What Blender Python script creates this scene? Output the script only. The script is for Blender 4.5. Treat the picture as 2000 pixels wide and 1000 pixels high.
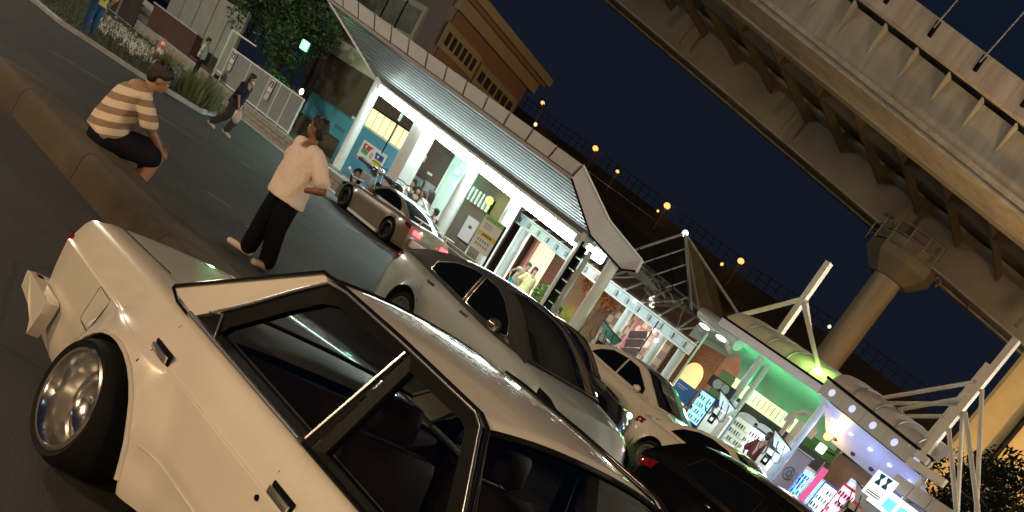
import bpy, bmesh, math, random
from mathutils import Vector, Matrix, noise
R_ = math.radians
random.seed(7)
scene = bpy.context.scene
for o in list(bpy.data.objects):
    bpy.data.objects.remove(o)
COL = scene.collection

# ------------------------------------------------------------------ camera
CAM_H = 1.88
YAW, PITCH, ROLL, FPX, PPX, PPY = R_(35.0), R_(20.135), R_(35.5), 1900.0, 1000.0, 1333.0
def _w(x, y, z):
    return Vector((x*math.cos(YAW) - y*math.sin(YAW), x*math.sin(YAW) + y*math.cos(YAW), z))
cam_data = bpy.data.cameras.new('camera')
cam = bpy.data.objects.new('camera', cam_data); COL.objects.link(cam)
_f = _w(0, math.cos(PITCH), -math.sin(PITCH)); _u = _w(0, math.sin(PITCH), math.cos(PITCH)); _r = _w(1, 0, 0)
_right = _r*math.cos(ROLL) + _u*math.sin(ROLL)
_up = -_r*math.sin(ROLL) + _u*math.cos(ROLL)
_m = Matrix((( _right.x, _up.x, -_f.x, 0), (_right.y, _up.y, -_f.y, 0), (_right.z, _up.z, -_f.z, CAM_H), (0, 0, 0, 1)))
cam.matrix_world = _m
cam_data.sensor_width = 36.0
cam_data.sensor_fit = 'HORIZONTAL'
cam_data.lens = FPX/2000*36
cam_data.shift_y = (PPY - 500)/2000
cam_data.clip_end = 3000
cam_data.clip_start = 0.05
scene.camera = cam

# ------------------------------------------------------------------ night sky
world = bpy.data.worlds.new('World'); scene.world = world
world.use_nodes = True
nt = world.node_tree; nt.nodes.clear()
out = nt.nodes.new('ShaderNodeOutputWorld')
sky = nt.nodes.new('ShaderNodeTexSky'); sky.sky_type = 'NISHITA'; sky.sun_disc = False
sky.sun_elevation = R_(-4.0); sky.sun_rotation = R_(250); sky.altitude = 0
bg1 = nt.nodes.new('ShaderNodeBackground'); bg1.inputs['Strength'].default_value = 0.004
nt.links.new(sky.outputs[0], bg1.inputs['Color'])
bg2 = nt.nodes.new('ShaderNodeBackground')
tc = nt.nodes.new('ShaderNodeTexCoord'); sp = nt.nodes.new('ShaderNodeSeparateXYZ')
nt.links.new(tc.outputs['Generated'], sp.inputs[0])
rmp = nt.nodes.new('ShaderNodeValToRGB')
rmp.color_ramp.elements[0].position = 0.0; rmp.color_ramp.elements[0].color = (0.0056, 0.0080, 0.0145, 1)
rmp.color_ramp.elements[1].position = 0.6; rmp.color_ramp.elements[1].color = (0.0035, 0.0070, 0.0172, 1)
nt.links.new(sp.outputs['Z'], rmp.inputs[0]); nt.links.new(rmp.outputs[0], bg2.inputs['Color'])
add = nt.nodes.new('ShaderNodeAddShader')
nt.links.new(bg1.outputs[0], add.inputs[0]); nt.links.new(bg2.outputs[0], add.inputs[1])
nt.links.new(add.outputs[0], out.inputs['Surface'])
# faint moon
sd = bpy.data.lights.new('moon', 'SUN'); sd.energy = 0.015; sd.angle = R_(0.5); sd.color = (0.75, 0.85, 1.0)
so = bpy.data.objects.new('moon', sd); COL.objects.link(so); so.rotation_euler = (R_(40), 0, R_(70))

vs = scene.view_settings
vs.view_transform = 'Standard'; vs.look = 'None'; vs.exposure = 0.15; vs.gamma = 1.0; vs.use_curve_mapping = False
scene.render.engine = 'CYCLES'
cy = scene.cycles
cy.use_denoising = True
try: cy.denoiser = 'OPENIMAGEDENOISE'
except Exception: pass
cy.max_bounces = 7; cy.diffuse_bounces = 3; cy.glossy_bounces = 4; cy.transmission_bounces = 5; cy.transparent_max_bounces = 10
cy.caustics_reflective = False; cy.caustics_refractive = False
cy.sample_clamp_indirect = 4.0

# ------------------------------------------------------------------ placing: a picture point at a chosen depth / height
def ray(px, py):
    dx, dy = px - PPX, py - PPY
    u = dx*math.cos(ROLL) + dy*math.sin(ROLL); v = dx*math.sin(ROLL) - dy*math.cos(ROLL)
    return _w(u/FPX, math.cos(PITCH) + math.sin(PITCH)*v/FPX, -math.sin(PITCH) + math.cos(PITCH)*v/FPX)
def AY(px, py, Y):
    d = ray(px, py)*1.0; d *= Y/d.y; d.z += CAM_H; return d
def AZ(px, py, Z=0.0):
    d = ray(px, py); d = d*((Z - CAM_H)/d.z); d.z += CAM_H; return d
def ADIST(px, py, D):
    d = ray(px, py); d = d*(D/math.hypot(d.x, d.y)); d.z += CAM_H; return d

# ------------------------------------------------------------------ materials
MATS = {}
def mat(name, col, rough=0.6, metal=0.0, var=0.0, vscale=8.0, bump=0.0, bscale=60.0, coat=0.0, emit=None, estr=0.0,
        alpha=1.0, spec=0.5, col2=None, detail=6.0, coord='Object'):
    if name in MATS: return MATS[name]
    m = bpy.data.materials.new(name); m.use_nodes = True
    t = m.node_tree; b = t.nodes['Principled BSDF']
    b.inputs['Base Color'].default_value = (*col, 1); b.inputs['Roughness'].default_value = rough
    b.inputs['Metallic'].default_value = metal; b.inputs['Specular IOR Level'].default_value = spec
    if coat: b.inputs['Coat Weight'].default_value = coat; b.inputs['Coat Roughness'].default_value = 0.03
    if emit: b.inputs['Emission Color'].default_value = (*emit, 1); b.inputs['Emission Strength'].default_value = estr
    if alpha < 1: b.inputs['Alpha'].default_value = alpha
    if var or bump or col2:
        tc = t.nodes.new('ShaderNodeTexCoord')
    if var or col2:
        n = t.nodes.new('ShaderNodeTexNoise'); n.inputs['Scale'].default_value = vscale; n.inputs['Detail'].default_value = detail
        n.inputs['Roughness'].default_value = 0.65
        t.links.new(tc.outputs[coord], n.inputs['Vector'])
        r = t.nodes.new('ShaderNodeValToRGB')
        c2 = col2 if col2 else tuple(min(1, c*(1 + var)) for c in col)
        c1 = col if col2 else tuple(c*(1 - var) for c in col)
        r.color_ramp.elements[0].position = 0.35; r.color_ramp.elements[0].color = (*c1, 1)
        r.color_ramp.elements[1].position = 0.68; r.color_ramp.elements[1].color = (*c2, 1)
        t.links.new(n.outputs['Fac'], r.inputs[0]); t.links.new(r.outputs[0], b.inputs['Base Color'])
        mr = t.nodes.new('ShaderNodeMapRange'); mr.inputs['To Min'].default_value = max(0, rough - 0.08); mr.inputs['To Max'].default_value = min(1, rough + 0.08)
        if metal < .5 and rough > .25: t.links.new(n.outputs['Fac'], mr.inputs['Value']); t.links.new(mr.outputs[0], b.inputs['Roughness'])
    if bump:
        n2 = t.nodes.new('ShaderNodeTexNoise'); n2.inputs['Scale'].default_value = bscale; n2.inputs['Detail'].default_value = 5
        t.links.new(tc.outputs[coord], n2.inputs['Vector'])
        bp = t.nodes.new('ShaderNodeBump'); bp.inputs['Strength'].default_value = bump; bp.inputs['Distance'].default_value = 0.02
        t.links.new(n2.outputs['Fac'], bp.inputs['Height']); t.links.new(bp.outputs[0], b.inputs['Normal'])
    MATS[name] = m; return m
def glow(name, col, strength):
    return mat(name, tuple(min(1, c) for c in col), 0.5, emit=col, estr=strength)
def glassm(name, tint=(0.02, 0.02, 0.02), trans=0.5, rough=0.02):
    """thin pane: tinted see-through plus mirror by facing angle"""
    if name in MATS: return MATS[name]
    m = bpy.data.materials.new(name); m.use_nodes = True; t = m.node_tree
    t.nodes.clear(); o = t.nodes.new('ShaderNodeOutputMaterial')
    tr = t.nodes.new('ShaderNodeBsdfTransparent'); tr.inputs[0].default_value = (*[trans*c for c in (0.95, 1, 0.97)], 1)
    g = t.nodes.new('ShaderNodeBsdfGlossy'); g.inputs['Roughness'].default_value = rough; g.inputs['Color'].default_value = (0.95, 0.97, 1, 1)
    ge = t.nodes.new('ShaderNodeNewGeometry'); dt = t.nodes.new('ShaderNodeVectorMath'); dt.operation = 'DOT_PRODUCT'
    t.links.new(ge.outputs['Normal'], dt.inputs[0]); t.links.new(ge.outputs['Incoming'], dt.inputs[1])
    ab = t.nodes.new('ShaderNodeMath'); ab.operation = 'ABSOLUTE'; t.links.new(dt.outputs['Value'], ab.inputs[0])
    om = t.nodes.new('ShaderNodeMath'); om.operation = 'SUBTRACT'; om.inputs[0].default_value = 1.0; t.links.new(ab.outputs[0], om.inputs[1])
    pw = t.nodes.new('ShaderNodeMath'); pw.operation = 'POWER'; pw.inputs[1].default_value = 4.0; t.links.new(om.outputs[0], pw.inputs[0])
    f = t.nodes.new('ShaderNodeMath'); f.operation = 'MULTIPLY_ADD'; f.inputs[1].default_value = 0.93; f.inputs[2].default_value = 0.07; t.links.new(pw.outputs[0], f.inputs[0])
    mx = t.nodes.new('ShaderNodeMixShader')
    t.links.new(f.outputs[0], mx.inputs[0]); t.links.new(tr.outputs[0], mx.inputs[1]); t.links.new(g.outputs[0], mx.inputs[2])
    t.links.new(mx.outputs[0], o.inputs['Surface'])
    MATS[name] = m; return m
def brickm(name, c1, c2, mortar, scale=1.0, bw=0.22, bh=0.075, ms=0.012, rough=0.85):
    if name in MATS: return MATS[name]
    m = bpy.data.materials.new(name); m.use_nodes = True; t = m.node_tree; b = t.nodes['Principled BSDF']
    tc = t.nodes.new('ShaderNodeTexCoord'); mp = t.nodes.new('ShaderNodeMapping'); mp.inputs['Rotation'].default_value = (R_(90), 0, 0)
    br = t.nodes.new('ShaderNodeTexBrick'); br.inputs['Scale'].default_value = scale
    br.inputs['Color1'].default_value = (*c1, 1); br.inputs['Color2'].default_value = (*c2, 1); br.inputs['Mortar'].default_value = (*mortar, 1)
    br.inputs['Brick Width'].default_value = bw; br.inputs['Row Height'].default_value = bh; br.inputs['Mortar Size'].default_value = ms
    t.links.new(tc.outputs['Object'], mp.inputs[0]); t.links.new(mp.outputs[0], br.inputs['Vector'])
    n = t.nodes.new('ShaderNodeTexNoise'); n.inputs['Scale'].default_value = 1.6; n.inputs['Detail'].default_value = 6
    t.links.new(tc.outputs['Object'], n.inputs['Vector'])
    mx = t.nodes.new('ShaderNodeMixRGB'); mx.blend_type = 'MULTIPLY'; mx.inputs[0].default_value = 0.55
    t.links.new(br.outputs['Color'], mx.inputs[1]); t.links.new(n.outputs['Color'], mx.inputs[2])
    hs = t.nodes.new('ShaderNodeHueSaturation'); hs.inputs['Value'].default_value = 1.35
    t.links.new(mx.outputs[0], hs.inputs['Color']); t.links.new(hs.outputs[0], b.inputs['Base Color'])
    bp = t.nodes.new('ShaderNodeBump'); bp.inputs['Strength'].default_value = 0.5; bp.inputs['Distance'].default_value = 0.01
    t.links.new(br.outputs['Fac'], bp.inputs['Height']); bp.invert = True; t.links.new(bp.outputs[0], b.inputs['Normal'])
    b.inputs['Roughness'].default_value = rough
    MATS[name] = m; return m

# ------------------------------------------------------------------ mesh helpers
class MB:
    def __init__(s): s.v = []; s.f = []
    def add(s, vs_, fs_):
        n = len(s.v); s.v += [tuple(p) for p in vs_]; s.f += [tuple(i + n for i in f) for f in fs_]; return s
    def box(s, x0, x1, y0, y1, z0, z1, M=None):
        p = [Vector((x, y, z)) for z in (z0, z1) for y in (y0, y1) for x in (x0, x1)]
        if M is not None: p = [M @ q for q in p]
        return s.add(p, [(0, 2, 3, 1), (4, 5, 7, 6), (0, 1, 5, 4), (2, 6, 7, 3), (0, 4, 6, 2), (1, 3, 7, 5)])
    def cbox(s, x0, x1, y0, y1, z0, z1, c=0.02, M=None):
        """box with chamfered vertical-profile edges (bevel on all x-running edges and ends)"""
        bm = bmesh.new(); bmesh.ops.create_cube(bm, size=1)
        for v in bm.verts:
            v.co = Vector(((x0 + x1)/2 + v.co.x*(x1 - x0), (y0 + y1)/2 + v.co.y*(y1 - y0), (z0 + z1)/2 + v.co.z*(z1 - z0)))
        bmesh.ops.bevel(bm, geom=bm.edges[:], offset=c, segments=2, affect='EDGES', profile=0.6)
        bm.verts.index_update()
        vs_ = [(M @ v.co) if M is not None else v.co.copy() for v in bm.verts]
        fs_ = [[v.index for v in f.verts] for f in bm.faces]; bm.free()
        return s.add(vs_, fs_)
    def tube(s, pts, r, n=8, cap=True, closed=False):
        pts = [Vector(p) for p in pts]; rs = r if isinstance(r, (list, tuple)) else [r]*len(pts)
        rings = []; up = None
        for i, p in enumerate(pts):
            a = pts[i - 1] if (i > 0 or closed) else pts[i]; b = pts[(i + 1) % len(pts)] if (i < len(pts) - 1 or closed) else pts[i]
            d = (b - a); d = d.normalized() if d.length > 1e-9 else Vector((0, 0, 1))
            if up is None:
                up = Vector((0, 0, 1)) if abs(d.z) < 0.9 else Vector((1, 0, 0))
            u = (up - d*up.dot(d))
            u = u.normalized() if u.length > 1e-6 else d.orthogonal().normalized()
            up = u; w = d.cross(u)
            rings.append([p + (u*math.cos(2*math.pi*k/n) + w*math.sin(2*math.pi*k/n))*rs[i] for k in range(n)])
        vs_ = [q for rg in rings for q in rg]; fs_ = []
        m = len(rings)
        for i in range(m if closed else m - 1):
            j = (i + 1) % m
            for k in range(n): fs_.append((i*n + k, i*n + (k + 1) % n, j*n + (k + 1) % n, j*n + k))
        if cap and not closed: fs_ += [tuple(range(n))[::-1], tuple((m - 1)*n + k for k in range(n))]
        return s.add(vs_, fs_)
    def bar(s, a, b, w, h, up=(0, 0, 1)):
        """rectangular bar from a to b"""
        a, b = Vector(a), Vector(b); d = (b - a).normalized(); up = Vector(up)
        if abs(d.dot(up)) > 0.98: up = Vector((0, 1, 0))
        sd_ = d.cross(up).normalized(); u = sd_.cross(d).normalized()
        p = [q + sd_*i*w/2 + u*j*h/2 for q in (a, b) for i, j in ((-1, -1), (1, -1), (1, 1), (-1, 1))]
        return s.add(p, [(0, 1, 2, 3), (4, 7, 6, 5), (0, 4, 5, 1), (1, 5, 6, 2), (2, 6, 7, 3), (3, 7, 4, 0)])
    def prism(s, pts, d):
        """polygon (3-D points) extruded by vector d"""
        pts = [Vector(p) for p in pts]; d = Vector(d); n = len(pts)
        return s.add(pts + [p + d for p in pts], [tuple(range(n)), tuple(range(2*n - 1, n - 1, -1))] +
                     [(i, i + n, (i + 1) % n + n, (i + 1) % n) for i in range(n)])
    def lathe(s, prof, n=24, M=None, closed=False, ang=2*math.pi):
        """profile [(r, h)] spun about local Y"""
        full = abs(ang - 2*math.pi) < 1e-6; m = n if full else n + 1
        vs_ = []
        for k in range(m):
            a = ang*k/n
            for r, h in prof:
                p = Vector((r*math.cos(a), h, r*math.sin(a))); vs_.append(M @ p if M is not None else p)
        c = len(prof); fs_ = []
        for k in range(n):
            k2 = (k + 1) % m
            for i in range(c if closed else c - 1):
                j = (i + 1) % c
                fs_.append((k*c + i, k*c + j, k2*c + j, k2*c + i))
        return s.add(vs_, fs_)
    def sphere(s, c, rx, ry=None, rz=None, n=12, M=None):
        ry = rx if ry is None else ry; rz = rx if rz is None else rz; c = Vector(c); vs_ = []; fs_ = []; h = n//2
        for i in range(1, h):
            th = math.pi*i/h
            for k in range(n):
                p = Vector((rx*math.sin(th)*math.cos(2*math.pi*k/n), ry*math.sin(th)*math.sin(2*math.pi*k/n), rz*math.cos(th)))
                vs_.append(c + (M @ p if M is not None else p))
        t_ = Vector((0, 0, rz)); b_ = Vector((0, 0, -rz))
        vs_ += [c + (M @ t_ if M is not None else t_), c + (M @ b_ if M is not None else b_)]
        for i in range(h - 2):
            for k in range(n): fs_.append((i*n + k, (i + 1)*n + k, (i + 1)*n + (k + 1) % n, i*n + (k + 1) % n))
        T, B = len(vs_) - 2, len(vs_) - 1
        for k in range(n):
            fs_.append((T, k, (k + 1) % n)); fs_.append((B, (h - 2)*n + (k + 1) % n, (h - 2)*n + k))
        return s.add(vs_, fs_)
    def capsule(s, a, b, ra, rb, n=10):
        a, b = Vector(a), Vector(b); L = (b - a).length
        if L < 1e-5: return s.sphere(a, ra, n=n)
        d = (b - a)/L; pts = []; rs = []
        for t in (-0.999, -0.8, -0.45, 0): pts.append(a + d*ra*t); rs.append(ra*math.sqrt(max(0.002, 1 - t*t)))
        for t in (0, 0.45, 0.8, 0.999): pts.append(b + d*rb*t); rs.append(rb*math.sqrt(max(0.002, 1 - t*t)))
        return s.tube(pts, rs, n)
    def etube(s, secs, fwd, side, n=20):
        """closed tube of elliptical sections (centre, half-depth along fwd, half-width along side)"""
        vs_ = []; c0, d0, w0 = secs[0]; c1, d1, w1 = secs[-1]
        for c, d, w in secs:
            vs_ += [Vector(c) + fwd*d*math.cos(2*math.pi*k/n) + side*w*math.sin(2*math.pi*k/n) for k in range(n)]
        m = len(secs); fs_ = [(i*n + k, i*n + (k + 1) % n, (i + 1)*n + (k + 1) % n, (i + 1)*n + k) for i in range(m - 1) for k in range(n)]
        return s.add(vs_, fs_ + [tuple(range(n))[::-1], tuple((m - 1)*n + k for k in range(n))])
    def grid(s, fn, nu, nv):
        n0 = [(fn(i/nu, j/nv)) for i in range(nu + 1) for j in range(nv + 1)]
        return s.add(n0, [(i*(nv + 1) + j, (i + 1)*(nv + 1) + j, (i + 1)*(nv + 1) + j + 1, i*(nv + 1) + j + 1) for i in range(nu) for j in range(nv)])
    def xf(s, M):
        s.v = [tuple(M @ Vector(p)) for p in s.v]; return s
    def mesh(s, name, smooth=None, weld=0.0, fixn=True):
        me = bpy.data.meshes.new(name); me.from_pydata(s.v, [], s.f)
        bm = bmesh.new(); bm.from_mesh(me)
        if weld: bmesh.ops.remove_doubles(bm, verts=bm.verts, dist=weld)
        if fixn: bmesh.ops.recalc_face_normals(bm, faces=bm.faces)
        bm.to_mesh(me); bm.free()
        if smooth is not None:
            me.shade_smooth(); me.set_sharp_from_angle(angle=R_(smooth))
        return me
    def obj(s, name, material, parent=None, smooth=None, weld=0.0, fixn=True, loc=None):
        me = s.mesh(name, smooth, weld, fixn)
        if material is not None: me.materials.append(material)
        return link(name, me, parent, loc)
def link(name, me, parent=None, loc=None):
    o = bpy.data.objects.new(name, me); COL.objects.link(o)
    if parent is not None: o.parent = parent
    if loc is not None: o.location = loc
    return o
def tag(o, label=None, cat=None, group=None, kind=None):
    if label: o['label'] = label
    if cat: o['category'] = cat
    if group: o['group'] = group
    if kind: o['kind'] = kind
    return o
def thing(name, label, cat, loc=(0, 0, 0), rz=0.0, group=None):
    o = bpy.data.objects.new(name, None); COL.objects.link(o); o.empty_display_size = 0.2
    o.location = loc; o.rotation_euler = (0, 0, rz)
    return tag(o, label, cat, group)
def recentre(ob, p):
    """move an object's origin to p without moving its mesh"""
    p = Vector(p); ob.data.transform(Matrix.Translation(-p)); ob.location = p; return ob
def copy_tree(o, parent=None, **kw):
    c = o.copy(); COL.objects.link(c)
    if parent is not None: c.parent = parent
    for ch in list(o.children): copy_tree(ch, c)
    return c
def ordw(i): return ['first', 'second', 'third', 'fourth', 'fifth', 'sixth', 'seventh', 'eighth', 'ninth', 'tenth', 'eleventh', 'twelfth',
                     'thirteenth', 'fourteenth', 'fifteenth', 'sixteenth', 'seventeenth', 'eighteenth', 'nineteenth', 'twentieth'][i]
def lerp(a, b, t): return a + (b - a)*t
def curve(pts):
    """smooth monotone interpolation through (x, y) points"""
    xs = [p[0] for p in pts]; ys = [p[1] for p in pts]; n = len(xs)
    h = [xs[i + 1] - xs[i] for i in range(n - 1)]; dl = [(ys[i + 1] - ys[i])/h[i] for i in range(n - 1)]
    m = [0.0]*n; m[0] = dl[0]; m[-1] = dl[-1]
    for i in range(1, n - 1):
        if dl[i - 1]*dl[i] > 0:
            w1, w2 = 2*h[i] + h[i - 1], h[i] + 2*h[i - 1]; m[i] = (w1 + w2)/(w1/dl[i - 1] + w2/dl[i])
    def f(x):
        if x <= xs[0]: return ys[0]
        if x >= xs[-1]: return ys[-1]
        i = 0
        while x > xs[i + 1]: i += 1
        t = (x - xs[i])/h[i]; t2, t3 = t*t, t*t*t
        return (2*t3 - 3*t2 + 1)*ys[i] + (t3 - 2*t2 + t)*h[i]*m[i] + (-2*t3 + 3*t2)*ys[i + 1] + (t3 - t2)*h[i]*m[i + 1]
    return f
BAKE = bpy.data.scenes.new('workbench')
def baked(tmp_mesh_mb, name, voxel, iters=4, decim=None):
    """fuse overlapping closed shapes into one continuous surface"""
    me = tmp_mesh_mb.mesh('tmp'); o = bpy.data.objects.new('tmp', me); BAKE.collection.objects.link(o)
    md = o.modifiers.new('r', 'REMESH'); md.mode = 'VOXEL'; md.voxel_size = voxel
    sm = o.modifiers.new('s', 'SMOOTH'); sm.factor = 0.5; sm.iterations = iters
    vl = BAKE.view_layers[0]; vl.update(); dg = vl.depsgraph
    res = bpy.data.meshes.new_from_object(o.evaluated_get(dg)); res.name = name
    bpy.data.objects.remove(o); bpy.data.meshes.remove(me); res.shade_smooth(); return res
def textobj(name, body, size, M, material, parent=None, extrude=0.002, align='CENTER'):
    """lettering as mesh"""
    cu = bpy.data.curves.new('t', 'FONT'); cu.body = body; cu.size = size; cu.extrude = extrude; cu.align_x = align; cu.align_y = 'CENTER'
    cu.resolution_u = 2
    o = bpy.data.objects.new('t', cu); COL.objects.link(o)
    dg = bpy.context.evaluated_depsgraph_get(); dg.update()
    me = bpy.data.meshes.new_from_object(o.evaluated_get(dg)); bpy.data.objects.remove(o); bpy.data.curves.remove(cu)
    me.transform(M); me.materials.clear(); me.materials.append(material); me.name = name
    return link(name, me, parent)
FACE = Matrix.Rotation(R_(90), 4, 'X')      # text lying in XZ, reading from -Y
# ------------------------------------------------------------------ common materials
def asphalt():
    m = bpy.data.materials.new('asphalt'); m.use_nodes = True; t = m.node_tree; b = t.nodes['Principled BSDF']; N = t.nodes.new; L = t.links.new
    tc = N('ShaderNodeTexCoord')
    def nz(scale, detail=6, rough=.6):
        n = N('ShaderNodeTexNoise'); n.inputs['Scale'].default_value = scale; n.inputs['Detail'].default_value = detail; n.inputs['Roughness'].default_value = rough; L(tc.outputs['Object'], n.inputs['Vector']); return n
    def ramp(src, p0, c0, p1, c1):
        r = N('ShaderNodeValToRGB'); r.color_ramp.elements[0].position = p0; r.color_ramp.elements[0].color = (*c0, 1); r.color_ramp.elements[1].position = p1; r.color_ramp.elements[1].color = (*c1, 1); L(src, r.inputs[0]); return r
    def mul(a, c, f=1.0):
        x = N('ShaderNodeMixRGB'); x.blend_type = 'MULTIPLY'; x.inputs[0].default_value = f; L(a, x.inputs[1]); L(c, x.inputs[2]); return x
    base = ramp(nz(.35, 8).outputs['Fac'], .35, (.038, .0375, .0365), .7, (.060, .0585, .0565))
    sp_ = ramp(nz(95, 3, .8).outputs['Fac'], .45, (.55, .55, .55), .78, (2.4, 2.3, 2.2)); m1 = mul(base.outputs[0], sp_.outputs[0], .8)
    oil = ramp(nz(.9, 4).outputs['Fac'], .28, (.45, .45, .45), .42, (1, 1, 1)); m2 = mul(m1.outputs[0], oil.outputs[0])
    vo = N('ShaderNodeTexVoronoi'); vo.feature = 'DISTANCE_TO_EDGE'; vo.inputs['Scale'].default_value = .28
    wv = N('ShaderNodeMixRGB'); wv.inputs[0].default_value = .12; L(tc.outputs['Object'], wv.inputs[1]); L(nz(1.5).outputs['Color'], wv.inputs[2]); L(wv.outputs[0], vo.inputs['Vector'])
    ck = ramp(vo.outputs['Distance'], .0, (.35, .35, .35), .006, (1, 1, 1)); m3 = mul(m2.outputs[0], ck.outputs[0])
    L(m3.outputs[0], b.inputs['Base Color'])
    rr = N('ShaderNodeMapRange'); rr.inputs['To Min'].default_value = .55; rr.inputs['To Max'].default_value = .85; L(nz(.6, 5).outputs['Fac'], rr.inputs['Value']); L(rr.outputs[0], b.inputs['Roughness'])
    bp = N('ShaderNodeBump'); bp.inputs['Strength'].default_value = .4; bp.inputs['Distance'].default_value = .02; L(nz(130, 4).outputs['Fac'], bp.inputs['Height']); L(bp.outputs[0], b.inputs['Normal'])
    return m
M_asphalt = asphalt()
M_concrete = mat('concrete', (0.26, 0.245, 0.22), 0.85, var=0.22, vscale=2.5, bump=0.25, bscale=70)
M_kerb = mat('island concrete', (0.075, 0.056, 0.035), 0.85, var=0.3, vscale=2.0, bump=0.3, bscale=60)
M_paint_line = mat('road paint', (0.05, 0.05, 0.05), 0.7, vscale=7, col2=(.42, .41, .39))
M_black = mat('black rubber', (0.012, 0.012, 0.013), 0.55)
M_blackgloss = mat('black gloss', (0.006, 0.006, 0.007), 0.08, spec=0.6)
M_trim = mat('black trim', (0.005, 0.005, 0.005), 0.45, spec=.07)
M_chrome = mat('chrome', (0.88, 0.88, 0.88), 0.25, 1.0)
M_polish = mat('polished alloy', (0.90, 0.88, 0.84), 0.17, 1.0)
M_white_pt = mat('white car paint', (0.74, 0.70, 0.63), 0.23, coat=1.0, var=.03, vscale=2.2)
M_tyre = mat('tyre rubber', (0.006, 0.006, 0.006), 0.8, var=0.2, vscale=20, spec=.25)
M_glass_dark = mat('dark glass', (0.004, 0.005, 0.006), 0.04, spec=0.65)
M_seam = mat('panel gap', (0.02, 0.016, 0.012), 0.9)
M_red_lens = mat('red lens', (0.16, 0.006, 0.008), 0.12, spec=0.6)
M_steel = mat('white painted steel', (0.66, 0.69, 0.69), 0.45, var=0.06, vscale=5)
M_tan_leather = mat('brown upholstery', (0.045, 0.015, 0.008), 0.5, var=0.2, vscale=12)

# ------------------------------------------------------------------ ground, kerbs, markings
g = MB().add([(-700, -700, 0), (700, -700, 0), (700, 900, 0), (-700, 900, 0)], [(0, 1, 2, 3)]).obj('ground', M_asphalt)
tag(g, kind='structure')
def ground_line(a, b, w, label, z=0.004):
    a, b = AZ(*a), AZ(*b); d = (b - a).normalized(); s = Vector((-d.y, d.x, 0))*w/2
    o = MB().add([a - s, b - s, b + s, a + s], [(0, 1, 2, 3)]).obj('road_marking', M_paint_line); o.location.z = z
    tag(o, kind='structure')
for a, b, w in [((100, 100), (212, 166), .10), ((300, 221), (376, 268), .10), ((472, 316), (493, 331), .10), ((60, 2), (120, 49), .12),
                ((400, 372), (450, 405), .09), ((672, 438), (762, 489), .12), ((480, 440), (540, 482), .10)]:
    ground_line(a, b, w, '')

# concrete barrier between the parking lane and the road, cast in lengths
def island():
    t = thing('concrete_barrier', 'low brown concrete barrier beyond the white saloon', 'barrier', (-10, 4.4, 0))
    prof = [(0, 0), (.035, .26), (.06, .31), (.10, .335), (.30, .345), (.52, .345), (.70, .335), (.74, .31), (.765, .26), (.82, 0)]
    x1, x0, y0 = -6.2, -14.3, 4.02; ed = [x0, -12.6, -10.6, -8.6, x1]
    def piece(a, b, nose):
        def fn(u, v):
            i = v*(len(prof) - 1); k = min(int(i), len(prof) - 2); f = i - k
            py = lerp(prof[k][0], prof[k + 1][0], f); pz = lerp(prof[k][1], prof[k + 1][1], f); x = lerp(a + .008, b - .008, u)
            sc = math.sqrt(max(0.0, 1 - (1 - min(1, (x - x0)/.75))**2)) if nose else 1.0; yc = y0 + .41 + .012*(x - x0)
            nz = .007*noise.noise(Vector((x*2.1, py*6, 1.0))) + .004*noise.noise(Vector((x*9, py*14, 4.0)))
            return Vector((x, yc + (py - .41)*sc, (pz + nz)*(.72 + .28*sc) if pz > 0 else 0)) - Vector(t.location)
        mb = MB().grid(fn, 36, 27)
        for u in (0, 1): mb.add([fn(u, k/27) for k in range(28)], [tuple(range(28))])
        mb.obj('barrier_length', M_kerb, t, smooth=50)
    for k in range(4): piece(ed[k], ed[k + 1], k == 0)
island()
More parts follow.
